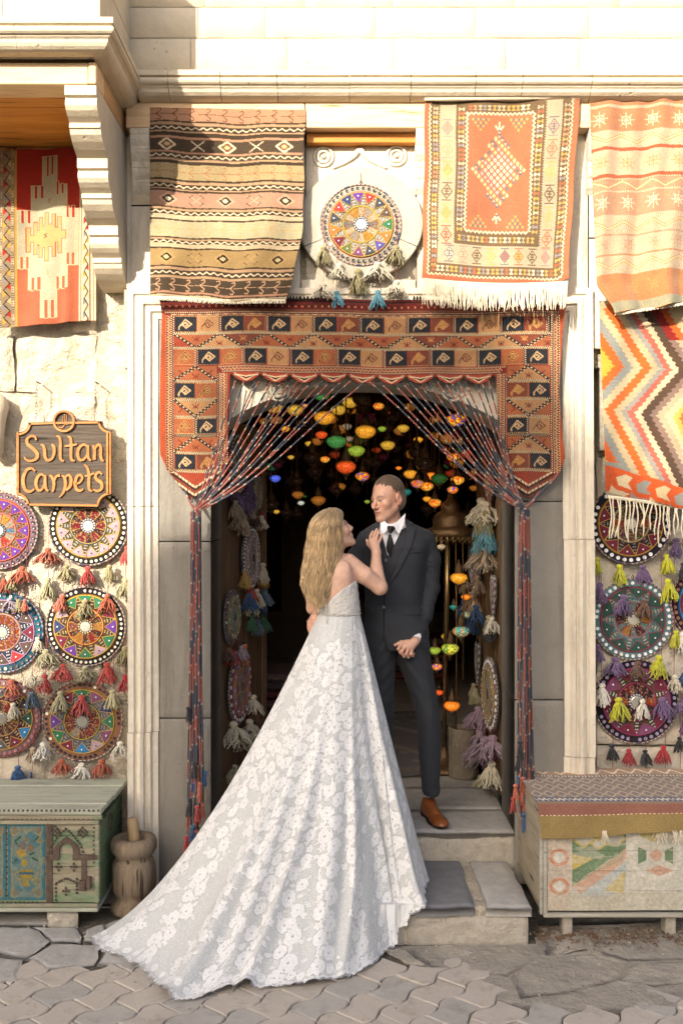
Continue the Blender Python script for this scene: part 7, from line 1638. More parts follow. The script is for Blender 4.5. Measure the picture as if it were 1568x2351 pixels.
def jk(x, y, z):
    d = jacket(x, y, z)
    cut = np.maximum(poly2(x, z, Vop)*-1*-1, y-(MY+.02)); d = smax(d, -cut, .003)
    # front opening below the button, rounded quarters
    q = poly2(x, z, [(mx(868), mz(1520)), (mx(871), mz(1478)), (mx(877), mz(1455)), (mx(880), mz(1452)), (mx(884), mz(1478)), (mx(892), mz(1490)), (mx(905), mz(1520))]); d = np.maximum(d, -np.maximum(q, y-MY))
    d = np.maximum(d, -np.maximum(np.abs(x-mx(879)+.0)-.0009, np.maximum(y-MY, z-mz(1345)))*1.0)
    hem = mz(1487)-z+.10*np.abs(x-mx(880))**2*0; d = np.maximum(d, np.where(x < mx(940)+.12, hem-.0, hem)*np.where(chain(x, y, z, SLEEVE, SR) < .003, 0, 1)-1e-4*1)
    d = np.maximum(d, -(cap(x, y, z, neck0, neck1, .060, .066)))
    # cut the sleeve end
    a, b = Vector(SLEEVE[-2]), Vector(SLEEVE[-1]); n = (b-a).normalized(); d = np.maximum(d, np.where((z < mz(1425)) & (x > mx(925)), (x-b.x)*n.x+(y-b.y)*n.y+(z-b.z)*n.z, -1) if False else -1)
    return d
V, Q = nets(jk, *bb, .0045); jo = mk('jacket', V, Q, m_suit, man, True)
def inner(off, poly, nm, mat, ymax=MY+.03, h=.004, bnd=None, par=man, th=None):
    def f(x, y, z):
        d = torso(x, y, z)+off; d = np.maximum(d, np.maximum(poly2(x, z, poly), y-ymax)); return d
    V, Q = nets(f, *(bnd or ((mx(845), MY-.17, mz(1510)), (mx(960), MY+.04, mz(1175)))), h); return mk(nm, V, Q, mat, par, True)
inner(.008, [(mx(866), mz(1225)), (mx(876), mz(1228)), (mx(886), mz(1268)), (mx(889), mz(1274)), (mx(893), mz(1268)), (mx(920), mz(1215)), (mx(940), mz(1205)), (mx(935), mz(1340)), (mx(885), mz(1360)), (mx(862), mz(1340))], 'waistcoat', m_suit)
sh_o = inner(.013, [(mx(868), mz(1190)), (mx(938), mz(1186)), (mx(935), mz(1290)), (mx(870), mz(1290))], 'shirt', m_shirt)
# collar points
def patch(nm, pts, mat, off, th, par, h=.0022, field=torso):
    xs = [p[0] for p in pts]; zs = [p[1] for p in pts]
    def f(x, y, z):
        d = np.abs(field(x, y, z)-off)-th; return smax(np.maximum(d, y-MY), poly2(x, z, pts), .001)
    V, Q = nets(f, (min(xs)-.006, MY-.2, min(zs)-.006), (max(xs)+.006, MY+.01, max(zs)+.006), h); return mk(nm, V, Q, mat, par, True) if len(Q) else None
cw = MB()
def slab(nm, pts3, mat, par, th=.003):     # bent thin piece: polygon in space with thickness
    c = sum((Vector(p) for p in pts3), Vector())/len(pts3); n = len(pts3); V = [Vector(p) for p in pts3]+[c+Vector((0, -th, 0))]+[Vector(p)+Vector((0, th*1.4, 0)) for p in pts3]
    F = [(i, (i+1) % n, n) for i in range(n)]+[(i, n+1+i, n+1+(i+1) % n, (i+1) % n) for i in range(n)]+[tuple(range(n+1, 2*n+1))[::-1]]
    return mk(nm, V, F, mat, par)
yc = MY-.095
slab('collar', [MP(873, 1190, yc+.045), MP(874, 1216, yc-.008), MP(881, 1226, yc-.016), MP(896, 1208, yc-.02), MP(884, 1198, yc+.01)], m_shirt, sh_o)
slab('collar', [MP(931, 1178, yc+.06), MP(927, 1205, yc+.005), MP(916, 1226, yc-.014), MP(898, 1209, yc-.022), MP(912, 1197, yc+.01)], m_shirt, sh_o)
MB().tube([MP(897+33*math.cos(a), 1202-19*math.sin(a)*.9-6*math.cos(a), MY+.015-.075*math.cos(a*0+0)*max(0, math.sin(-a))) for a in np.linspace(-PI, 0, 13)], .006, 6).build('collar_band', m_shirt, sh_o, True)
ty = MY-.118
def TP(u, v, dy=0): return MP(u, v, ty+dy)
tie = mk('tie', *(lambda V, F: (V, F))([TP(890, 1207, .0), TP(904, 1208, .0), TP(908, 1214, 0), TP(897, 1226, -.006), TP(893, 1224, -.008), TP(888, 1213, 0), TP(899, 1214, -.016), TP(895, 1225, -.014),
    TP(892, 1226, .002), TP(898, 1227, .002), TP(906, 1255, .0), TP(902, 1280, .002), TP(892, 1284, .004), TP(886, 1258, .002), TP(896, 1254, -.012), TP(897, 1278, -.010)],
    [(0, 1, 6), (1, 2, 6), (2, 3, 7, 6), (3, 4, 7), (4, 5, 6, 7), (5, 0, 6), (8, 9, 14), (9, 10, 14), (10, 11, 15, 14), (11, 12, 15), (12, 13, 14, 15), (13, 8, 14)]), m_tie, man)
# lapels lie on the jacket
lapR = [(mx(934), mz(1186)), (mx(943), mz(1192)), (mx(950), mz(1200)), (mx(941), mz(1207)), (mx(953), mz(1212)), (mx(940), mz(1255)), (mx(912), mz(1310)), (mx(886), mz(1347)), (mx(898), mz(1316)), (mx(918), mz(1268)), (mx(932), mz(1222)), (mx(929), mz(1196))]
lapL = [(mx(872), mz(1190)), (mx(862), mz(1202)), (mx(850), mz(1212)), (mx(858), mz(1220)), (mx(848), mz(1226)), (mx(856), mz(1270)), (mx(872), mz(1320)), (mx(884), mz(1347)), (mx(880), mz(1310)), (mx(872), mz(1250)), (mx(867), mz(1222))]
for L_ in (lapR, lapL): patch('lapel', L_, m_suit, .006, .0045, jo)
patch('pocket_flap', [(mx(926), mz(1388)), (mx(966), mz(1392)), (mx(964), mz(1409)), (mx(925), mz(1406))], m_suit, .002, .0028, jo); patch('pocket_flap', [(mx(838), mz(1388)), (mx(853), mz(1388)), (mx(852), mz(1405)), (mx(838), mz(1405))], m_suit, .002, .0028, jo)
patch('breast_pocket', [(mx(930), mz(1262)), (mx(964), mz(1257)), (mx(964), mz(1266)), (mx(930), mz(1270))], m_suit, .001, .002, jo)
mb = MB(); mb.lathe([(.0085, 0), (.009, .002), (.0075, .0035), (.005, .0025), (.0001, .0025)], 14, cap=False); _o = mb.build('button', M('grey_horn_button', (.09, .10, .11), .3, .2)); BT = _o.data; bpy.data.objects.remove(_o)
for (u, v, y) in ((881, 1394, MY-.126), (885.5, 1286, MY-.124)):
    b = bpy.data.objects.new('button', BT); b.location = MP(u, v, y); b.rotation_euler = (R(90), 0, 0); link(b, jo)
# trousers
LEGR = sorted([(mz(v), (mx(l)+mx(r))/2, MY+dy, (mx(r)-mx(l))/2, b) for v, l, r, b, dy in
    [(1440, 893, 984, .12, 0), (1482, 905, 985, .118, 0), (1510, 909, 989, .112, -.005), (1552, 927, 995, .10, -.012), (1605, 946, 1003, .085, -.025), (1640, 954, 1008, .078, -.035), (1668, 957, 1011, .075, -.03), (1721, 959, 1011, .070, -.02), (1785, 965, 1009, .063, -.02), (1822, 970, 1008, .060, -.02)]])
LEGL = sorted([(mz(v), (mx(l)+mx(r))/2, MY+dy, (mx(r)-mx(l))/2, b) for v, l, r, b, dy in
    [(1440, 838, 925, .12, 0), (1490, 838, 912, .118, 0), (1510, 838, 908, .112, 0), (1552, 842, 906, .10, .0), (1600, 848, 905, .088, -.0), (1658, 852, 904, .078, .01), (1720, 856, 905, .07, .02), (1822, 862, 904, .062, .03)]])
def trousers(x, y, z):
    a = tower(x, y, z, LEGR)+.0035*np.sin((z*.75+x*1.1)*95)*sstep(.75, 1.25, z)*sstep(1.33, 1.15, z)+.002*np.sin(z*70-x*60)*sstep(.75, .4, z)+.004*np.sin(z*110+2*x)*sstep(.50, .40, z)*.5
    a = a-.0025*np.exp(-((x-(mx(985)+.004))/.006)**2)*sstep(1.0, .85, z)
    b = tower(x, y, z, LEGL)+.002*np.sin((z-x)*80)
    return smin(a, b, .012)
V, Q = nets(trousers, (mx(825), MY-.18, mz(1826)), (mx(1030), MY+.18, mz(1440)), .0045); mk('trousers', V, Q, m_suit, man, True)
# shoes
def shoe(ux, vx, ang, base, nm='shoe'):
    o = Vector(base); n = node(nm, man, o); ca, sa = math.cos(ang), math.sin(ang)
    def lc(x, y, z): dx, dy = x-o.x, y-o.y; return dx*ca+dy*sa, -dx*sa+dy*ca, z-o.z        # -y is the toe
    def up(x, y, z):
        a, b, c = lc(x, y, z)
        d = cap(a, b, c, (0, .075, .045), (0, .05, .085), .036, .037); d = smin(d, ell(a, b, c, (0, .035, .040), (.040, .075, .045)), .02); d = smin(d, ell(a, b, c, (.003, -.10, .022), (.046, .088, .034)), .03); d = smin(d, cap(a, b, c, (0, .02, .075), (0, -.07, .045), .030, .024), .02)
        d = smin(d, ell(a, b, c, (.004, -.155, .018), (.038, .048, .025)), .02); d = d+.0012*np.exp(-((b+.115)/.0025)**2)
        d = smax(d, -(cap(a, b, c, (0, .075, .07), (0, .055, .16), .030, .030)), .004); return np.maximum(np.maximum(d, .016-c), c-.105)
    V, Q = nets(up, (o.x-.2, o.y-.24, o.z), (o.x+.2, o.y+.16, o.z+.13), .003); mk('upper', V, Q, m_shoe, n, True)
    def sl(x, y, z):
        a, b, c = lc(x, y, z); d = ell(a, b, c, (.003, -.09, .01), (.052, .12, .5)); d = smin(d, ell(a, b, c, (0, .06, .01), (.040, .068, .5)), .02); return np.maximum(np.maximum(d, np.where(b > .03, .0-c, .004+.006*sstep(-.12, -.2, b)-c)), c-.0165)
    V, Q = nets(sl, (o.x-.2, o.y-.25, o.z-.01), (o.x+.2, o.y+.16, o.z+.03), .003); mk('sole', V, Q, m_sole, n, False)
    lb = MB()
    for k in range(5):
        y_ = .005-.016*k; z_ = .098-.009*k-.0006*k*k
        for s_ in (-1, 1):
            q0 = Vector((-.014*s_, y_, z_-.004)); q1 = Vector((.014*s_, y_-.010, z_-.010)); f = lambda p: (o.x+p.x*ca-p.y*sa, o.y+p.x*sa+p.y*ca, o.z+p.z); m_ = (q0+q1)/2+Vector((0, 0, .006)); lb.tube([f(q0), f(m_), f(q1)], .0017, 5)
    lb.build('laces', m_sole, n, True)
shoe(0, 0, R(12), (mx(990)-.0, MY-.01, FZ+.003)); shoe(0, 0, R(-8), (mx(880), MY+.05, FZ+.003))
# hands
def hand(nm, wrist, palm, fingers, thumb, rs, parent, mat, skin, fore=None, h=.0022, pw=.034, knu=(.0085,)):
    pts = [wrist, palm]+[p for f in fingers for p in f]+list(thumb)+(list(fore) if fore else [])
    lo = [min(p[i] for p in pts)-.05 for i in range(3)]; hi = [max(p[i] for p in pts)+.05 for i in range(3)]
    def f(x, y, z):
        d = cap(x, y, z, wrist, palm, rs[0], rs[1])
        for fg in fingers:      # metacarpals make the flat palm
            d = smin(d, cap(x, y, z, [wrist[i]*.55+fg[0][i]*.45 for i in range(3)], fg[0], rs[1]*.55, rs[2]*1.12), .010)
        for fg in fingers: d = smin(d, chain(x, y, z, fg, [rs[2], rs[2]*.96, rs[2]*.86, rs[2]*.70][:len(fg)], .002), .0035)
        d = smin(d, chain(x, y, z, thumb, [rs[2]*1.45, rs[2]*1.2, rs[2]*.85][:len(thumb)], .004), .008)
        if fore: d = smin(d, cap(x, y, z, fore[0], wrist, rs[0]*1.25, rs[0]), .02)
        return d
    V, Q = nets(f, lo, hi, h); C = np.empty((len(V), 3), np.float32); C[:] = skin
    for fg in fingers:
        for j in (0, 1):
            e = np.exp(-((V-np.array(fg[j]))**2).sum(1)/.00010)[:, None]*.45; C[:] = C*(1-e)+np.array(skin)*(1.0, .7, .62)*e
        e = (((V-np.array(fg[-1]))**2).sum(1) < (rs[2]*.75)**2)[:, None]*(V[:, 1] < fg[-1][1]-.001)[:, None]*.35; C[:] = C*(1-e)+np.array((.62, .40, .34))*e
    return mk(nm, V, Q, mat, parent, True, col=C)
def HP(u, v, y): return P(u, v, y)
hy = MY-.135
hand('hand', HP(953, 1472, hy+.005), HP(938, 1484, hy-.01), [
    [HP(921, 1480, hy-.022), HP(914, 1490, hy-.030), HP(920, 1500, hy-.020), HP(924, 1496, hy-.004)],
    [HP(928, 1486, hy-.026), HP(921, 1498, hy-.034), HP(927, 1507, hy-.022), HP(931, 1501, hy-.006)],
    [HP(937, 1489, hy-.024), HP(932, 1502, hy-.031), HP(937, 1509, hy-.020), HP(940, 1502, hy-.006)],
    [HP(946, 1489, hy-.018), HP(943, 1501, hy-.024), HP(947, 1506, hy-.014), HP(949, 1500, hy-.002)]],
    [HP(936, 1474, hy-.006), HP(921, 1475, hy-.014), HP(907, 1481, hy-.016)], (.026, .024, .0098), man, m_skm, SK)
def cuff(c0, c1, r0, r1, nm='cuff'): c0, c1 = Vector(c0), Vector(c1); MB().tube([c0, c0.lerp(c1, .9), c1, c0.lerp(c1, .8)], [r0, r1, r1-.001, r1-.006], 20, False).build(nm, m_shirt, sh_o, True)
cuff(MP(958, 1452, MY-.065), MP(949, 1471, MY-.105), .038, .036)
# his other hand on her waist, fingers down
wy0 = .01
hand('hand', HP(733, 1405, .075), HP(722, 1418, .03), [
    [HP(727, 1424, .0), HP(729, 1434, -.022), HP(728, 1442, -.034), HP(731, 1447, -.036)],
    [HP(720, 1428, .004), HP(722, 1441, -.014), HP(724, 1450, -.026), HP(727, 1455, -.030)],
    [HP(714, 1428, .012), HP(715, 1443, -.002), HP(718, 1453, -.014), HP(721, 1459, -.018)],
    [HP(709, 1427, .024), HP(709, 1442, .014), HP(712, 1453, .004), HP(715, 1461, -.002)]],
    [HP(725, 1414, .02), HP(733, 1424, -.01), HP(736, 1433, -.03)], (.026, .024, .0088), man, m_skm, SK, fore=[HP(750, 1398, .13)])
cuff(HP(752, 1398, .125), HP(737, 1404, .085), .038, .035)
# ---------- bride ----------
def bx_(u, y=0): return X(u, y)
br = thing('person', 'woman with long blonde hair in a strapless white lace gown and train', 'person', (X(779), -.0, FZ))
SKW = (.56, .375, .285); BY_ = 0.0
def BT_(rows): return sorted([(Z(v, BY_), (X(l)+X(r))/2, BY_+dy, (X(r)-X(l))/2, b) for v, l, r, b, dy in rows])
BODY = BT_([(1440, 760, 800, .05, .0), (1425, 745, 815, .09, .0), (1405, 733, 825, .105, 0), (1385, 730, 823, .10, -.004), (1350, 722, 819, .10, -.006), (1320, 716, 815, .095, -.01), (1295, 713, 808, .080, -.006), (1281, 722, 800, .062, .0), (1268, 748, 786, .046, .005), (1250, 756, 782, .045, .01)])
AR = [P(800, 1291, 0.0), P(838, 1322, .0), P(872, 1349, .02), P(864, 1305, .085), P(864, 1270, .135)]
AL = [P(724, 1296, .02), P(716, 1345, .05), P(719, 1396, .08), P(765, 1380, .19)]
def bodyf(x, y, z):
    d = tower(x, y, z, BODY, pw=2.1)
    a = smin(chain(x, y, z, AR[:3], [.046, .046, .038], .01), chain(x, y, z, AR[2:], [.040, .033, .0235], .01), .015)
    d = smin(d, a, .022); d = smin(d, chain(x, y, z, AL, [.044, .040, .034, .024], .012), .02)
    # shoulder blade and spine
    d = smin(d, ell(x, y, z, P(790, 1312, -.075), (.030, .016, .045)), .03); d = d+.006*np.exp(-((x-X(752))/.012)**2)*np.exp(-((z-Z(1350))/.09)**2)
    return d
hw = (X(764), -.0, Z(1221, 0))
def nkw(x, y, z, d): return smin(d, cap(x, y, z, (X(766), .012, Z(1232)), (X(768), .008, Z(1285)), .046, .05), .02)
V, Q = nets(bodyf, (X(690), -.16, Z(1465)), (X(905), .26, Z(1245)), .0042); C = np.empty((len(V), 3), np.float32); C[:] = SKW
e = np.exp(-((V-np.array(AR[2]))**2).sum(1)/.0012)[:, None]*.35; C = C*(1-e)+np.array(SKW)*(1, .74, .68)*e
bodyo = mk('body', V, Q, m_skw, br, True, col=C)
hdw, wloc = head('head', hw, R(104), R(-26), 0, .93, True, br, m_skw, SKW, nkw, ((hw[0]-.14, hw[1]-.15, Z(1285)), (hw[0]+.15, hw[1]+.15, hw[2]+.15)))
hq = .148
hand('hand', P(864, 1268, hq-.012), P(858, 1252, hq), [
    [P(849, 1243, hq-.002), P(850, 1233, hq+.000), P(853, 1225, hq+.004), P(856, 1220, hq+.008)],
    [P(856, 1240, hq-.006), P(859, 1229, hq-.002), P(862, 1221, hq+.003), P(865, 1215, hq+.008)],
    [P(863, 1241, hq-.006), P(866, 1231, hq-.002), P(868, 1223, hq+.003), P(870, 1218, hq+.008)],
    [P(869, 1246, hq-.002), P(873, 1238, hq+.0), P(875, 1231, hq+.004), P(877, 1226, hq+.008)]],
    [P(853, 1258, hq+.004), P(845, 1249, hq+.008), P(842, 1240, hq+.014)], (.0225, .021, .0078), br, m_skw, SKW, fore=[P(863, 1290, .11)])
# hair: volume and locks
HAIR = sorted([(Z(v), (X(l)+X(r))/2, dy, (X(r)-X(l))/2, b) for v, l, r, b, dy in
    [(1166, 755, 772, .03, .0), (1170, 742, 783, .062, .0), (1178, 728, 789, .088, .0), (1190, 717, 792, .104, .0), (1205, 711, 791, .112, .0), (1221, 708, 789, .112, -.002), (1240, 706, 787, .104, -.01), (1258, 706, 784, .085, -.025), (1276, 702, 778, .070, -.04), (1300, 699, 774, .058, -.058), (1320, 696, 772, .048, -.068), (1340, 695, 768, .040, -.075), (1358, 701, 761, .034, -.085), (1375, 712, 752, .026, -.09), (1392, 728, 744, .014, -.095)]])
def hairw(x, y, z):
    d = tower(x, y, z, HAIR)
    d = d+.005*np.sin(x*120+5*np.sin(z*17)+y*60)*sstep(1.98, 1.9, z)+.002*np.sin(x*330+6*np.sin(z*30+1)+y*120)
    # open at the face
    fx, fy, fz = wloc(x, y, z); d = smax(d, -ell(fx, fy, fz, (0, -.085, -.03), (.075, .075, .105)), .01)
    return d
V, Q = nets(hairw, (X(690), -.18, Z(1395)), (X(800), .13, Z(1163)), .0036)
def hairc(x, y, z, k=0):
    g = fbm(x*70+4*np.sin(z*9), y*70, z*4+k, 3); rt = sstep(1.88, 1.985, z)
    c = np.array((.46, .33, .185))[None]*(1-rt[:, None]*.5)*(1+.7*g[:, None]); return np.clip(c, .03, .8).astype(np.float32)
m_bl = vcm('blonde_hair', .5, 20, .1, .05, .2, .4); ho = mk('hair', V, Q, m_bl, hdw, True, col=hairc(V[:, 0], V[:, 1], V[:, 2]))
T_ = np.array(HAIR); rr = random.Random(5); lk = MB()
def hx(z, s, out): # point on the hair volume: s in -1..1 across, facing the street
    cx, cy, a, b = (np.interp(z, T_[:, 0], T_[:, i]) for i in (1, 2, 3, 4)); th = s*PI/2*.98
    return cx+(a+out)*math.sin(th), cy-(b+out)*math.cos(th)
for i in range(430):
    s = rr.uniform(-1, 1); z0 = Z(rr.uniform(1168, 1185)) if i % 3 else Z(rr.uniform(1190, 1290)); z1 = Z(1345+48*(1-abs(s+.1))+rr.uniform(-18, 8)) if i % 4 else Z(rr.uniform(1300, 1350)); k = rr.uniform(0, 6); out = rr.uniform(-.002, .006)
    am = rr.uniform(.05, .14); n = 15; pts = []; rs = []; cl = []; w0 = rr.uniform(.0016, .0036); cb = rr.choice([rr.uniform(.8, 1.2), rr.uniform(.8, 1.2), rr.uniform(.55, .8)]); col = np.array((.56, .39, .205))*cb
    for j in range(n):
        t = j/(n-1); z = z0+(z1-z0)*t; ss = s*(.25+.75*min(1, t*2.2) if z0 > 1.9 else 1); ss = max(-1.05, min(1.05, ss+am*math.sin(k*.35+s*1.5+z*19)*min(1, t*2)*(.4+t)*.7))
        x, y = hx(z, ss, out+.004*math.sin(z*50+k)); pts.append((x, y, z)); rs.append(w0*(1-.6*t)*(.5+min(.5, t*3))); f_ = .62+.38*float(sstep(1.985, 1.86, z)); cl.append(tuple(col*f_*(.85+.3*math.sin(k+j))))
    # keep the face free
    fx, fy, fz = wloc(np.array([p[0] for p in pts]), np.array([p[1] for p in pts]), np.array([p[2] for p in pts]))
    if (((fx/.07)**2+((fy+.095)/.07)**2+((fz+.03)/.10)**2) < 1).any(): continue
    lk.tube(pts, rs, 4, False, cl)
for i in range(70):
    s = rr.choice([-1, 1])*rr.uniform(.75, 1.05) if i % 2 else rr.uniform(-1, 1); z0 = Z(rr.uniform(1180, 1300)); z1 = z0-rr.uniform(.12, .35); z1 = max(z1, Z(1408)); k = rr.uniform(0, 6); pts = []
    for j in range(10):
        t = j/9; z = z0+(z1-z0)*t; x, y = hx(z, max(-1.1, min(1.1, s+.12*math.sin(k+z*20)*t)), .002+.012*t*rr.uniform(.6, 1)); pts.append((x+.006*math.sin(k+z*40)*t, y, z))
    fx, fy, fz = wloc(np.array([p[0] for p in pts]), np.array([p[1] for p in pts]), np.array([p[2] for p in pts]))
    if (((fx/.07)**2+((fy+.095)/.07)**2+((fz+.03)/.10)**2) < 1).any(): continue
    lk.tube(pts, .0009, 3, False, (.55, .40, .22))
tag(lk.build('hair_locks', m_bl, ho, True), kind='stuff')
# bodice
m_sat = M('ivory_lace_bodice', (.88, .86, .80), .75, .3, 28, 60, 1.0, .014, dark=(.74, .71, .66), sheen=.3)
TOPE = [(-9, Z(1352)), (X(712), Z(1355)), (X(722), Z(1366)), (X(736), Z(1382)), (X(748), Z(1388)), (X(762), Z(1370)), (X(785), Z(1350)), (X(806), Z(1337)), (X(820), Z(1330)), (9, Z(1328))]
te = np.array(TOPE)
def bod(x, y, z):
    d = tower(x, y, z, BODY, pw=2.1)-.006+.0008*np.sin(z*160+x*30); top = np.interp(x, te[:, 0], te[:, 1]); top = np.where(y > .02, Z(1330), top)
    return smax(np.maximum(d, Z(1412)-z), z-top, .004)
V, Q = nets(bod, (X(700), -.13, Z(1414)), (X(840), .13, Z(1320)), .0036); gown = node('gown', br, P(779, 1405, 0)); mk('bodice', V, Q, m_sat, gown, True)
mb = MB()
for k in range(9): mb.lathe([(.0045, 0), (.0042, .003), (.002, .005), (.0001, .0055)], 8, Matrix.Translation(P(748.5+.25*k, 1390+5*k, -.112-.0008*k)) @ TOV)
mb.build('back_buttons', m_sat, gown)
# waist seam
MB().tube([(X(779)+.112*math.cos(a), -.002+.112*math.sin(a), Z(1408)) for a in np.linspace(0, 2*PI, 41)], .0026, 6, False).build('waist_seam', m_sat, gown, True)
# skirt and train with lace
NU, NT = 560, 470
HEM = [  # (theta key, u, v, z) along the visible hem, left outline to right outline
    (0.00, 205, 2150, 0), (.05, 222, 2178, 0), (.12, 285, 2203, 0), (.19, 335, 2238, 0), (.25, 385, 2290, 0), (.32, 445, 2292, 0), (.40, 525, 2272, 0), (.48, 600, 2268, 0), (.56, 690, 2262, 0), (.64, 775, 2248, 0), (.72, 850, 2222, 0), (.79, 900, 2172, 0), (.86, 925, 2128, 1), (.93, 972, 2082, 2), (1.0, 986, 2020, 2)]
hk = np.array([h[0] for h in HEM]); hp = []
for (_, u, v, zz_) in HEM:
    z = {0: GZ+.012, 1: .03, 2: .138}[zz_]; d = (ZC-z)*FP/(v-CY)
    if zz_ == 1: d = DC-.565
    hp.append(((u-CX)*d/FP, d-DC, ZC-(v-CY)*d/FP))
hp = np.array(hp)
S, T = np.meshgrid(np.linspace(0, 1, NU), np.linspace(0, 1, NT), indexing='ij')
def cr(s, col):      # smooth hem interpolation
    i = np.clip(np.searchsorted(hk, s, 'right')-1, 0, len(hk)-2); t = (s-hk[i])/(hk[i+1]-hk[i]); p = col
    p0, p1, p2, p3 = p[np.maximum(i-1, 0)], p[i], p[i+1], p[np.minimum(i+2, len(p)-1)]
    return .5*((2*p1)+(p2-p0)*t+(2*p0-5*p1+4*p2-p3)*t*t+(3*p1-p0-3*p2+p3)*t**3)
Hx, Hy, Hz = (cr(S, hp[:, i]) for i in range(3))
th = PI+.12+(PI-.24)*S     # waist: from left round the near side to right
wx, wyy, wz = X(779)+.108*np.cos(th), -.002+.106*np.sin(th), Z(1409)
dist = np.sqrt((Hx-wx)**2+(Hy-wyy)**2); pw_ = 1.04+np.clip((dist-.35)/.9, 0, 1.3)*.62
ab = T**.98
hipx = .035*np.sin(np.clip(T*5, 0, 1)*PI/2)
Xs = wx+(Hx-wx)*ab; Ys = wyy+(Hy-wyy)*ab-.03*np.sin(np.clip(T*4, 0, 1)*PI/2)*np.sin(S*PI)*(1-T)
Zs = Hz+(wz-Hz)*(1-T)**pw_
Zs = Zs+.012*np.sin(T*PI)*np.sin(S*PI)
# folds: long radiating flutes, deeper to the hem, each with its own weight
fld = 0
for (c_, w_, a_) in ((.13, .030, .5), (.255, .022, 1.25), (.36, .034, .8), (.465, .022, 1.5), (.585, .030, 1.2), (.685, .020, 1.3), (.785, .026, 1.2), (.87, .018, 1.0), (.945, .016, .9)):
    cc_ = c_+.022*np.sin(T*3+c_*30)+.01*np.sin(T*8+c_*50); a_ = a_*(.35+.65*sstep(.05+.5*((c_*37) % 1)*.8, .5+.4*((c_*37) % 1), T)); fld = fld+a_*(np.exp(-((S-cc_)/w_)**2)-.38*np.exp(-((S-cc_-w_*1.8)/(w_*1.1))**2)-.3*np.exp(-((S-cc_+w_*1.8)/(w_*1.2))**2))
amp = .034*sstep(.05, .8, T)*(1-.25*sstep(.85, 1, T))+.003; fld = fld+.9*fbm(S*14, T*2.2, 3.0, 2)*sstep(.1, .5, T)
upn = np.clip(1-pw_*.0, 0, 1); fz = fld*amp; lean = sstep(.35, 1.0, T)*sstep(.5, 1.1, dist)
fz = fz*sstep(0, .03, S)*sstep(1, .97, S)
Zs = Zs+fz*lean*.9; rx, ry = Xs-X(779), Ys; rl = np.sqrt(rx**2+ry**2)+1e-6; Xs = Xs+rx/rl*fz*(1-lean)*.9; Ys = Ys+ry/rl*fz*(1-lean)*.9
Zs = Zs+.004*fbm(Xs*9, Ys*9, Zs*9, 3)*sstep(.2, .6, T); sc_ = np.abs(np.sin(S*PI*64)); edge = sstep(.965, 1, T)
Xs = Xs+rx/rl*edge*(sc_*.012-.006+.006*vnoise(S*90, 0*S, 2.)); Ys = Ys+ry/rl*edge*(sc_*.012-.006)
Zs = Zs+edge*(.006+.008*vnoise(S*60, 0*S, 7.))*(Zs < .1)
terr = np.where((Xs > -.72) & (Xs < .9) & (Ys > .07), FZ+.012, np.where((Xs > -.74) & (Xs < .9) & (Ys > -.555), .124+.012, GZ+.010)); terr = terr.astype(np.float32)
k_ = 9
tp = np.pad(terr, k_, mode='edge'); acc = sum(tp[k_+a:k_+a+NU, k_+b:k_+b+NT] for a in range(-k_, k_+1, 3) for b in range(-k_, k_+1, 3))/(7*7)
Zs = np.maximum(Zs, np.maximum(terr, acc)+.0)
V = np.stack([Xs, Ys, Zs], -1)
# lace: roses in slanting garlands, leaves and stems between; cloth coordinates are metric
mask = np.zeros((NU, NT), np.float32); ring = np.zeros((NU, NT), np.float32); hole = np.zeros((NU, NT), np.float32)
rr = random.Random(8)
def met(i, j):
    i = int(min(max(i, 1), NU-2)); j = int(min(max(j, 1), NT-2)); a = V[i+1, j]-V[i-1, j]; b = V[i, j+1]-V[i, j-1]; return max(1e-4, np.linalg.norm(a)/2), max(1e-4, np.linalg.norm(b)/2)
def stamp(s, t, rx_, kind, rot=0.):
    i, j = s*(NU-1), t*(NT-1); di, dj = met(i, j); wi, wj = int(rx_*1.3/di)+2, int(rx_*1.3/dj)+2; i0, i1, j0, j1 = max(0, int(i)-wi), min(NU, int(i)+wi+1), max(0, int(j)-wj), min(NT, int(j)+wj+1)
    if i1 <= i0 or j1 <= j0: return
    I, J = np.meshgrid(np.arange(i0, i1), np.arange(j0, j1), indexing='ij'); x = (I-i)*di; y = (J-j)*dj; c, q = math.cos(rot), math.sin(rot); x, y = x*c+y*q, -x*q+y*c; r = np.sqrt(x*x+y*y)/rx_; a = np.arctan2(y, x)
    w = (slice(i0, i1), slice(j0, j1))
    if kind == 'rose':
        R_ = .86+.10*np.abs(np.cos(a*3.5))+.05*np.sin(a*9); m = (r < R_); mask[w] = np.maximum(mask[w], m*1.); rg = (np.sin(r*15+1.6*np.sin(a*3+r*6)) > .72) & m & (r > .2); ring[w] = np.maximum(ring[w], rg*.7); hole[w] = np.maximum(hole[w], (r < .13)*1.)
    elif kind == 'leaf':
        m = (np.abs(y)/rx_ < .42*(1-(x/rx_)**2)*(1+.12*np.sin(x/rx_*20))) & (np.abs(x) < rx_); mask[w] = np.maximum(mask[w], m*1.); ring[w] = np.maximum(ring[w], (m & (np.abs(y)/rx_ < .06))*.8)
    elif kind == 'bud': mask[w] = np.maximum(mask[w], (r < .8+.2*np.cos(a*5))*.95); hole[w] = np.maximum(hole[w], (r < .14)*.7)
    elif kind == 'eye': hole[w] = np.maximum(hole[w], (r < 1)*1.)
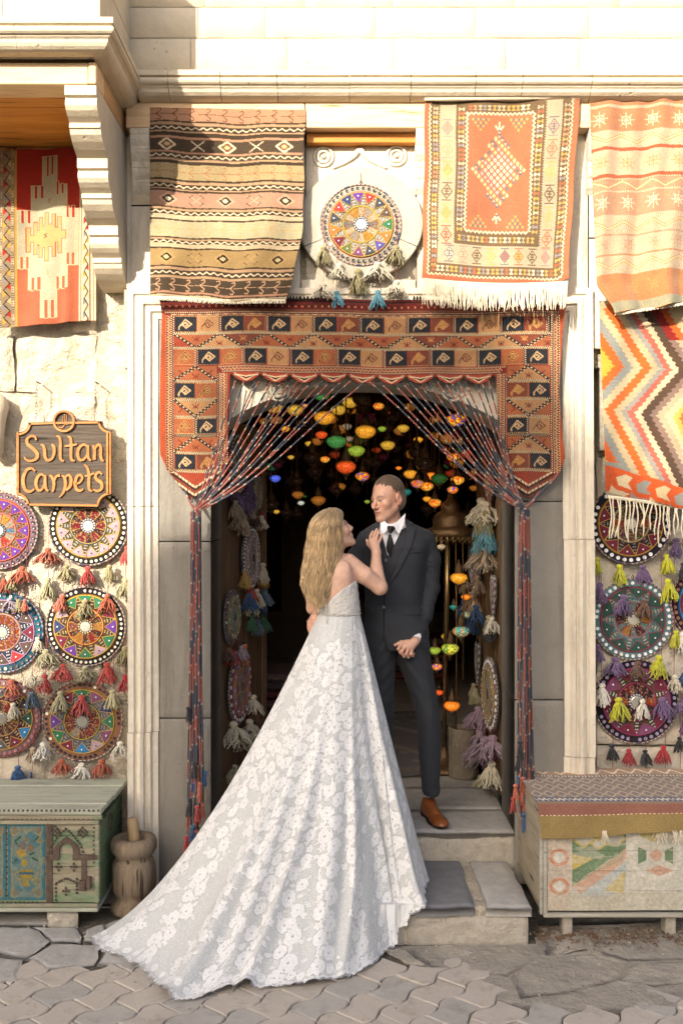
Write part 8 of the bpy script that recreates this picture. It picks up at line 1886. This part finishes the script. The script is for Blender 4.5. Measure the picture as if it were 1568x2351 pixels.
for g_ in range(11):
    s0 = .045+g_*.092; t = .05+rr.uniform(0, .05) if g_ % 3 != 1 else .24+rr.uniform(0, .08); k = 0
    while t < .965:
        di, dj = met(s0*(NU-1), t*(NT-1)); off = (.024 if k % 2 else -.024)/(di*(NU-1)); s = s0+off+.006*math.sin(t*9+g_); rad_ = rr.uniform(.030, .041)*(.8+.35*t); dt = .055*(.8+.35*t)/(dj*(NT-1))
        if 0 < s < 1:
            stamp(s, t, rad_, 'rose')
            for _ in range(4):
                a = rr.uniform(0, 2*PI); q = rad_*rr.uniform(1.05, 1.6); ss, tt = s+q*math.cos(a)/(di*(NU-1)), t+q*math.sin(a)/(dj*(NT-1)); stamp(ss, tt, rr.uniform(.014, .026), rr.choice(['leaf', 'leaf', 'bud']), a)
            for _ in range(7):
                a = rr.uniform(0, 2*PI); q = rad_*1.08; stamp(s+q*math.cos(a)/(di*(NU-1)), t+q*math.sin(a)/(dj*(NT-1)), .0035, 'eye')
        t += dt; k += 1
for i in range(150): s = i/150; stamp(s, .985-.01*rr.random(), rr.uniform(.010, .017), rr.choice(['bud', 'leaf']), rr.uniform(0, 3))
for i in range(46): stamp((i+.5)/46, .955-.015*rr.random(), rr.uniform(.018, .026), 'rose')
mask = np.clip(mask, 0, 1); sil = np.clip(mask-.35*ring-.85*hole, -.3, 1)
d0 = V[1:-1, 2:]-V[1:-1, :-2]; d1 = V[2:, 1:-1]-V[:-2, 1:-1]; nn = np.cross(d1, d0); nn /= np.linalg.norm(nn, axis=-1, keepdims=True)+1e-9; V[1:-1, 1:-1] += nn*np.sign(-nn[..., 1:2]+.0)*0+0
C = np.zeros((NU, NT, 3), np.float32); C[..., 0] = sil; C[..., 1] = mask; C[..., 2] = edge
m = bpy.data.materials.new('lace_over_tulle'); t_, p, o = nodes(m); a = N(t_, 'Attribute', attribute_name='Col'); sp = t_.nodes.new('ShaderNodeSeparateColor'); t_.links.new(a.outputs[0], sp.inputs[0]); v = coords(t_)
vo = N(t_, 'TexVoronoi', Scale=85, feature='DISTANCE_TO_EDGE'); dn = N(t_, 'TexNoise', Scale=30, Detail=3); t_.links.new(v, dn.inputs[0]); mv = mixc(t_, .06, v, dn.outputs['Color'], 'ADD'); t_.links.new(mv, vo.inputs['Vector'])
r = t_.nodes.new('ShaderNodeMapRange'); r.inputs[1].default_value = .035; r.inputs[2].default_value = .10; r.inputs[3].default_value = 1; r.inputs[4].default_value = 0; t_.links.new(vo.outputs[0], r.inputs[0])
base = mixc(t_, r.outputs[0], (.45, .465, .46), (.58, .595, .59)); c = mixc(t_, sp.outputs[1], base, (.40, .395, .38)); c = mixc(t_, sp.outputs[0], c, (.69, .70, .70)); t_.links.new(c, p.inputs['Base Color'])
p.inputs['Roughness'].default_value = .8; p.inputs['Sheen Weight'].default_value = .3; p.inputs['Subsurface Weight'].default_value = 0
b1 = bump(t_, p, sp.outputs[0], .8, .004); b1 = bump(t_, p, r.outputs[0], .35, .0015, b1)
tr_ = t_.nodes.new('ShaderNodeBsdfTransparent'); mx_ = t_.nodes.new('ShaderNodeMixShader'); q1 = N(t_, 'Math', operation='MULTIPLY'); q2 = N(t_, 'Math', operation='SUBTRACT'); q2.inputs[0].default_value = 1; t_.links.new(sp.outputs[1], q2.inputs[1]); q2.use_clamp = True
t_.links.new(q2.outputs[0], q1.inputs[0]); t_.links.new(sp.outputs[2], q1.inputs[1]); q3 = N(t_, 'Math', operation='MULTIPLY'); q3.inputs[1].default_value = .55; t_.links.new(q1.outputs[0], q3.inputs[0])
t_.links.new(q3.outputs[0], mx_.inputs[0]); t_.links.new(p.outputs[0], mx_.inputs[1]); t_.links.new(tr_.outputs[0], mx_.inputs[2]); t_.links.new(mx_.outputs[0], o.inputs[0])
mk('lace_skirt', V.reshape(-1, 3), gridf(NU, NT), m, gown, True, col=C.reshape(-1, 3))
# the far half of the skirt, towards the groom and the platform
nb_, ntb = 50, 40; S2, T2 = np.meshgrid(np.linspace(0, 1, nb_), np.linspace(0, 1, ntb), indexing='ij'); th2 = .12-.24+2*PI*0+(PI+.24)*S2*1+0
A0, A1 = V[-1, ::-1][::-1], V[0]     # right and left outlines
tt = T2[0]; R0 = np.stack([np.interp(tt, np.linspace(0, 1, NT), A0[:, i]) for i in range(3)], -1); L0 = np.stack([np.interp(tt, np.linspace(0, 1, NT), A1[:, i]) for i in range(3)], -1)
W_ = S2[..., None]; Vb = R0[None]*(1-W_)+L0[None]*W_; Vb[..., 1] += np.sin(S2*PI)*(.11+.16*T2*(1-.3*T2)); Vb[..., 2] = np.maximum(Vb[..., 2], np.where((Vb[..., 1] > .07) & (Vb[..., 0] > -.7), FZ+.012, np.where((Vb[..., 1] > -.55) & (Vb[..., 0] > -.72), .136, GZ+.01)))
Cb = np.zeros((nb_, ntb, 3), np.float32); Cb[..., 0] = (vnoise(Vb[..., 0]*30, Vb[..., 1]*30, Vb[..., 2]*30) > .2)*.8; Cb[..., 1] = Cb[..., 0]
mk('lace_skirt_far_side', Vb.reshape(-1, 3), gridf(nb_, ntb), m, gown, True, col=Cb.reshape(-1, 3))
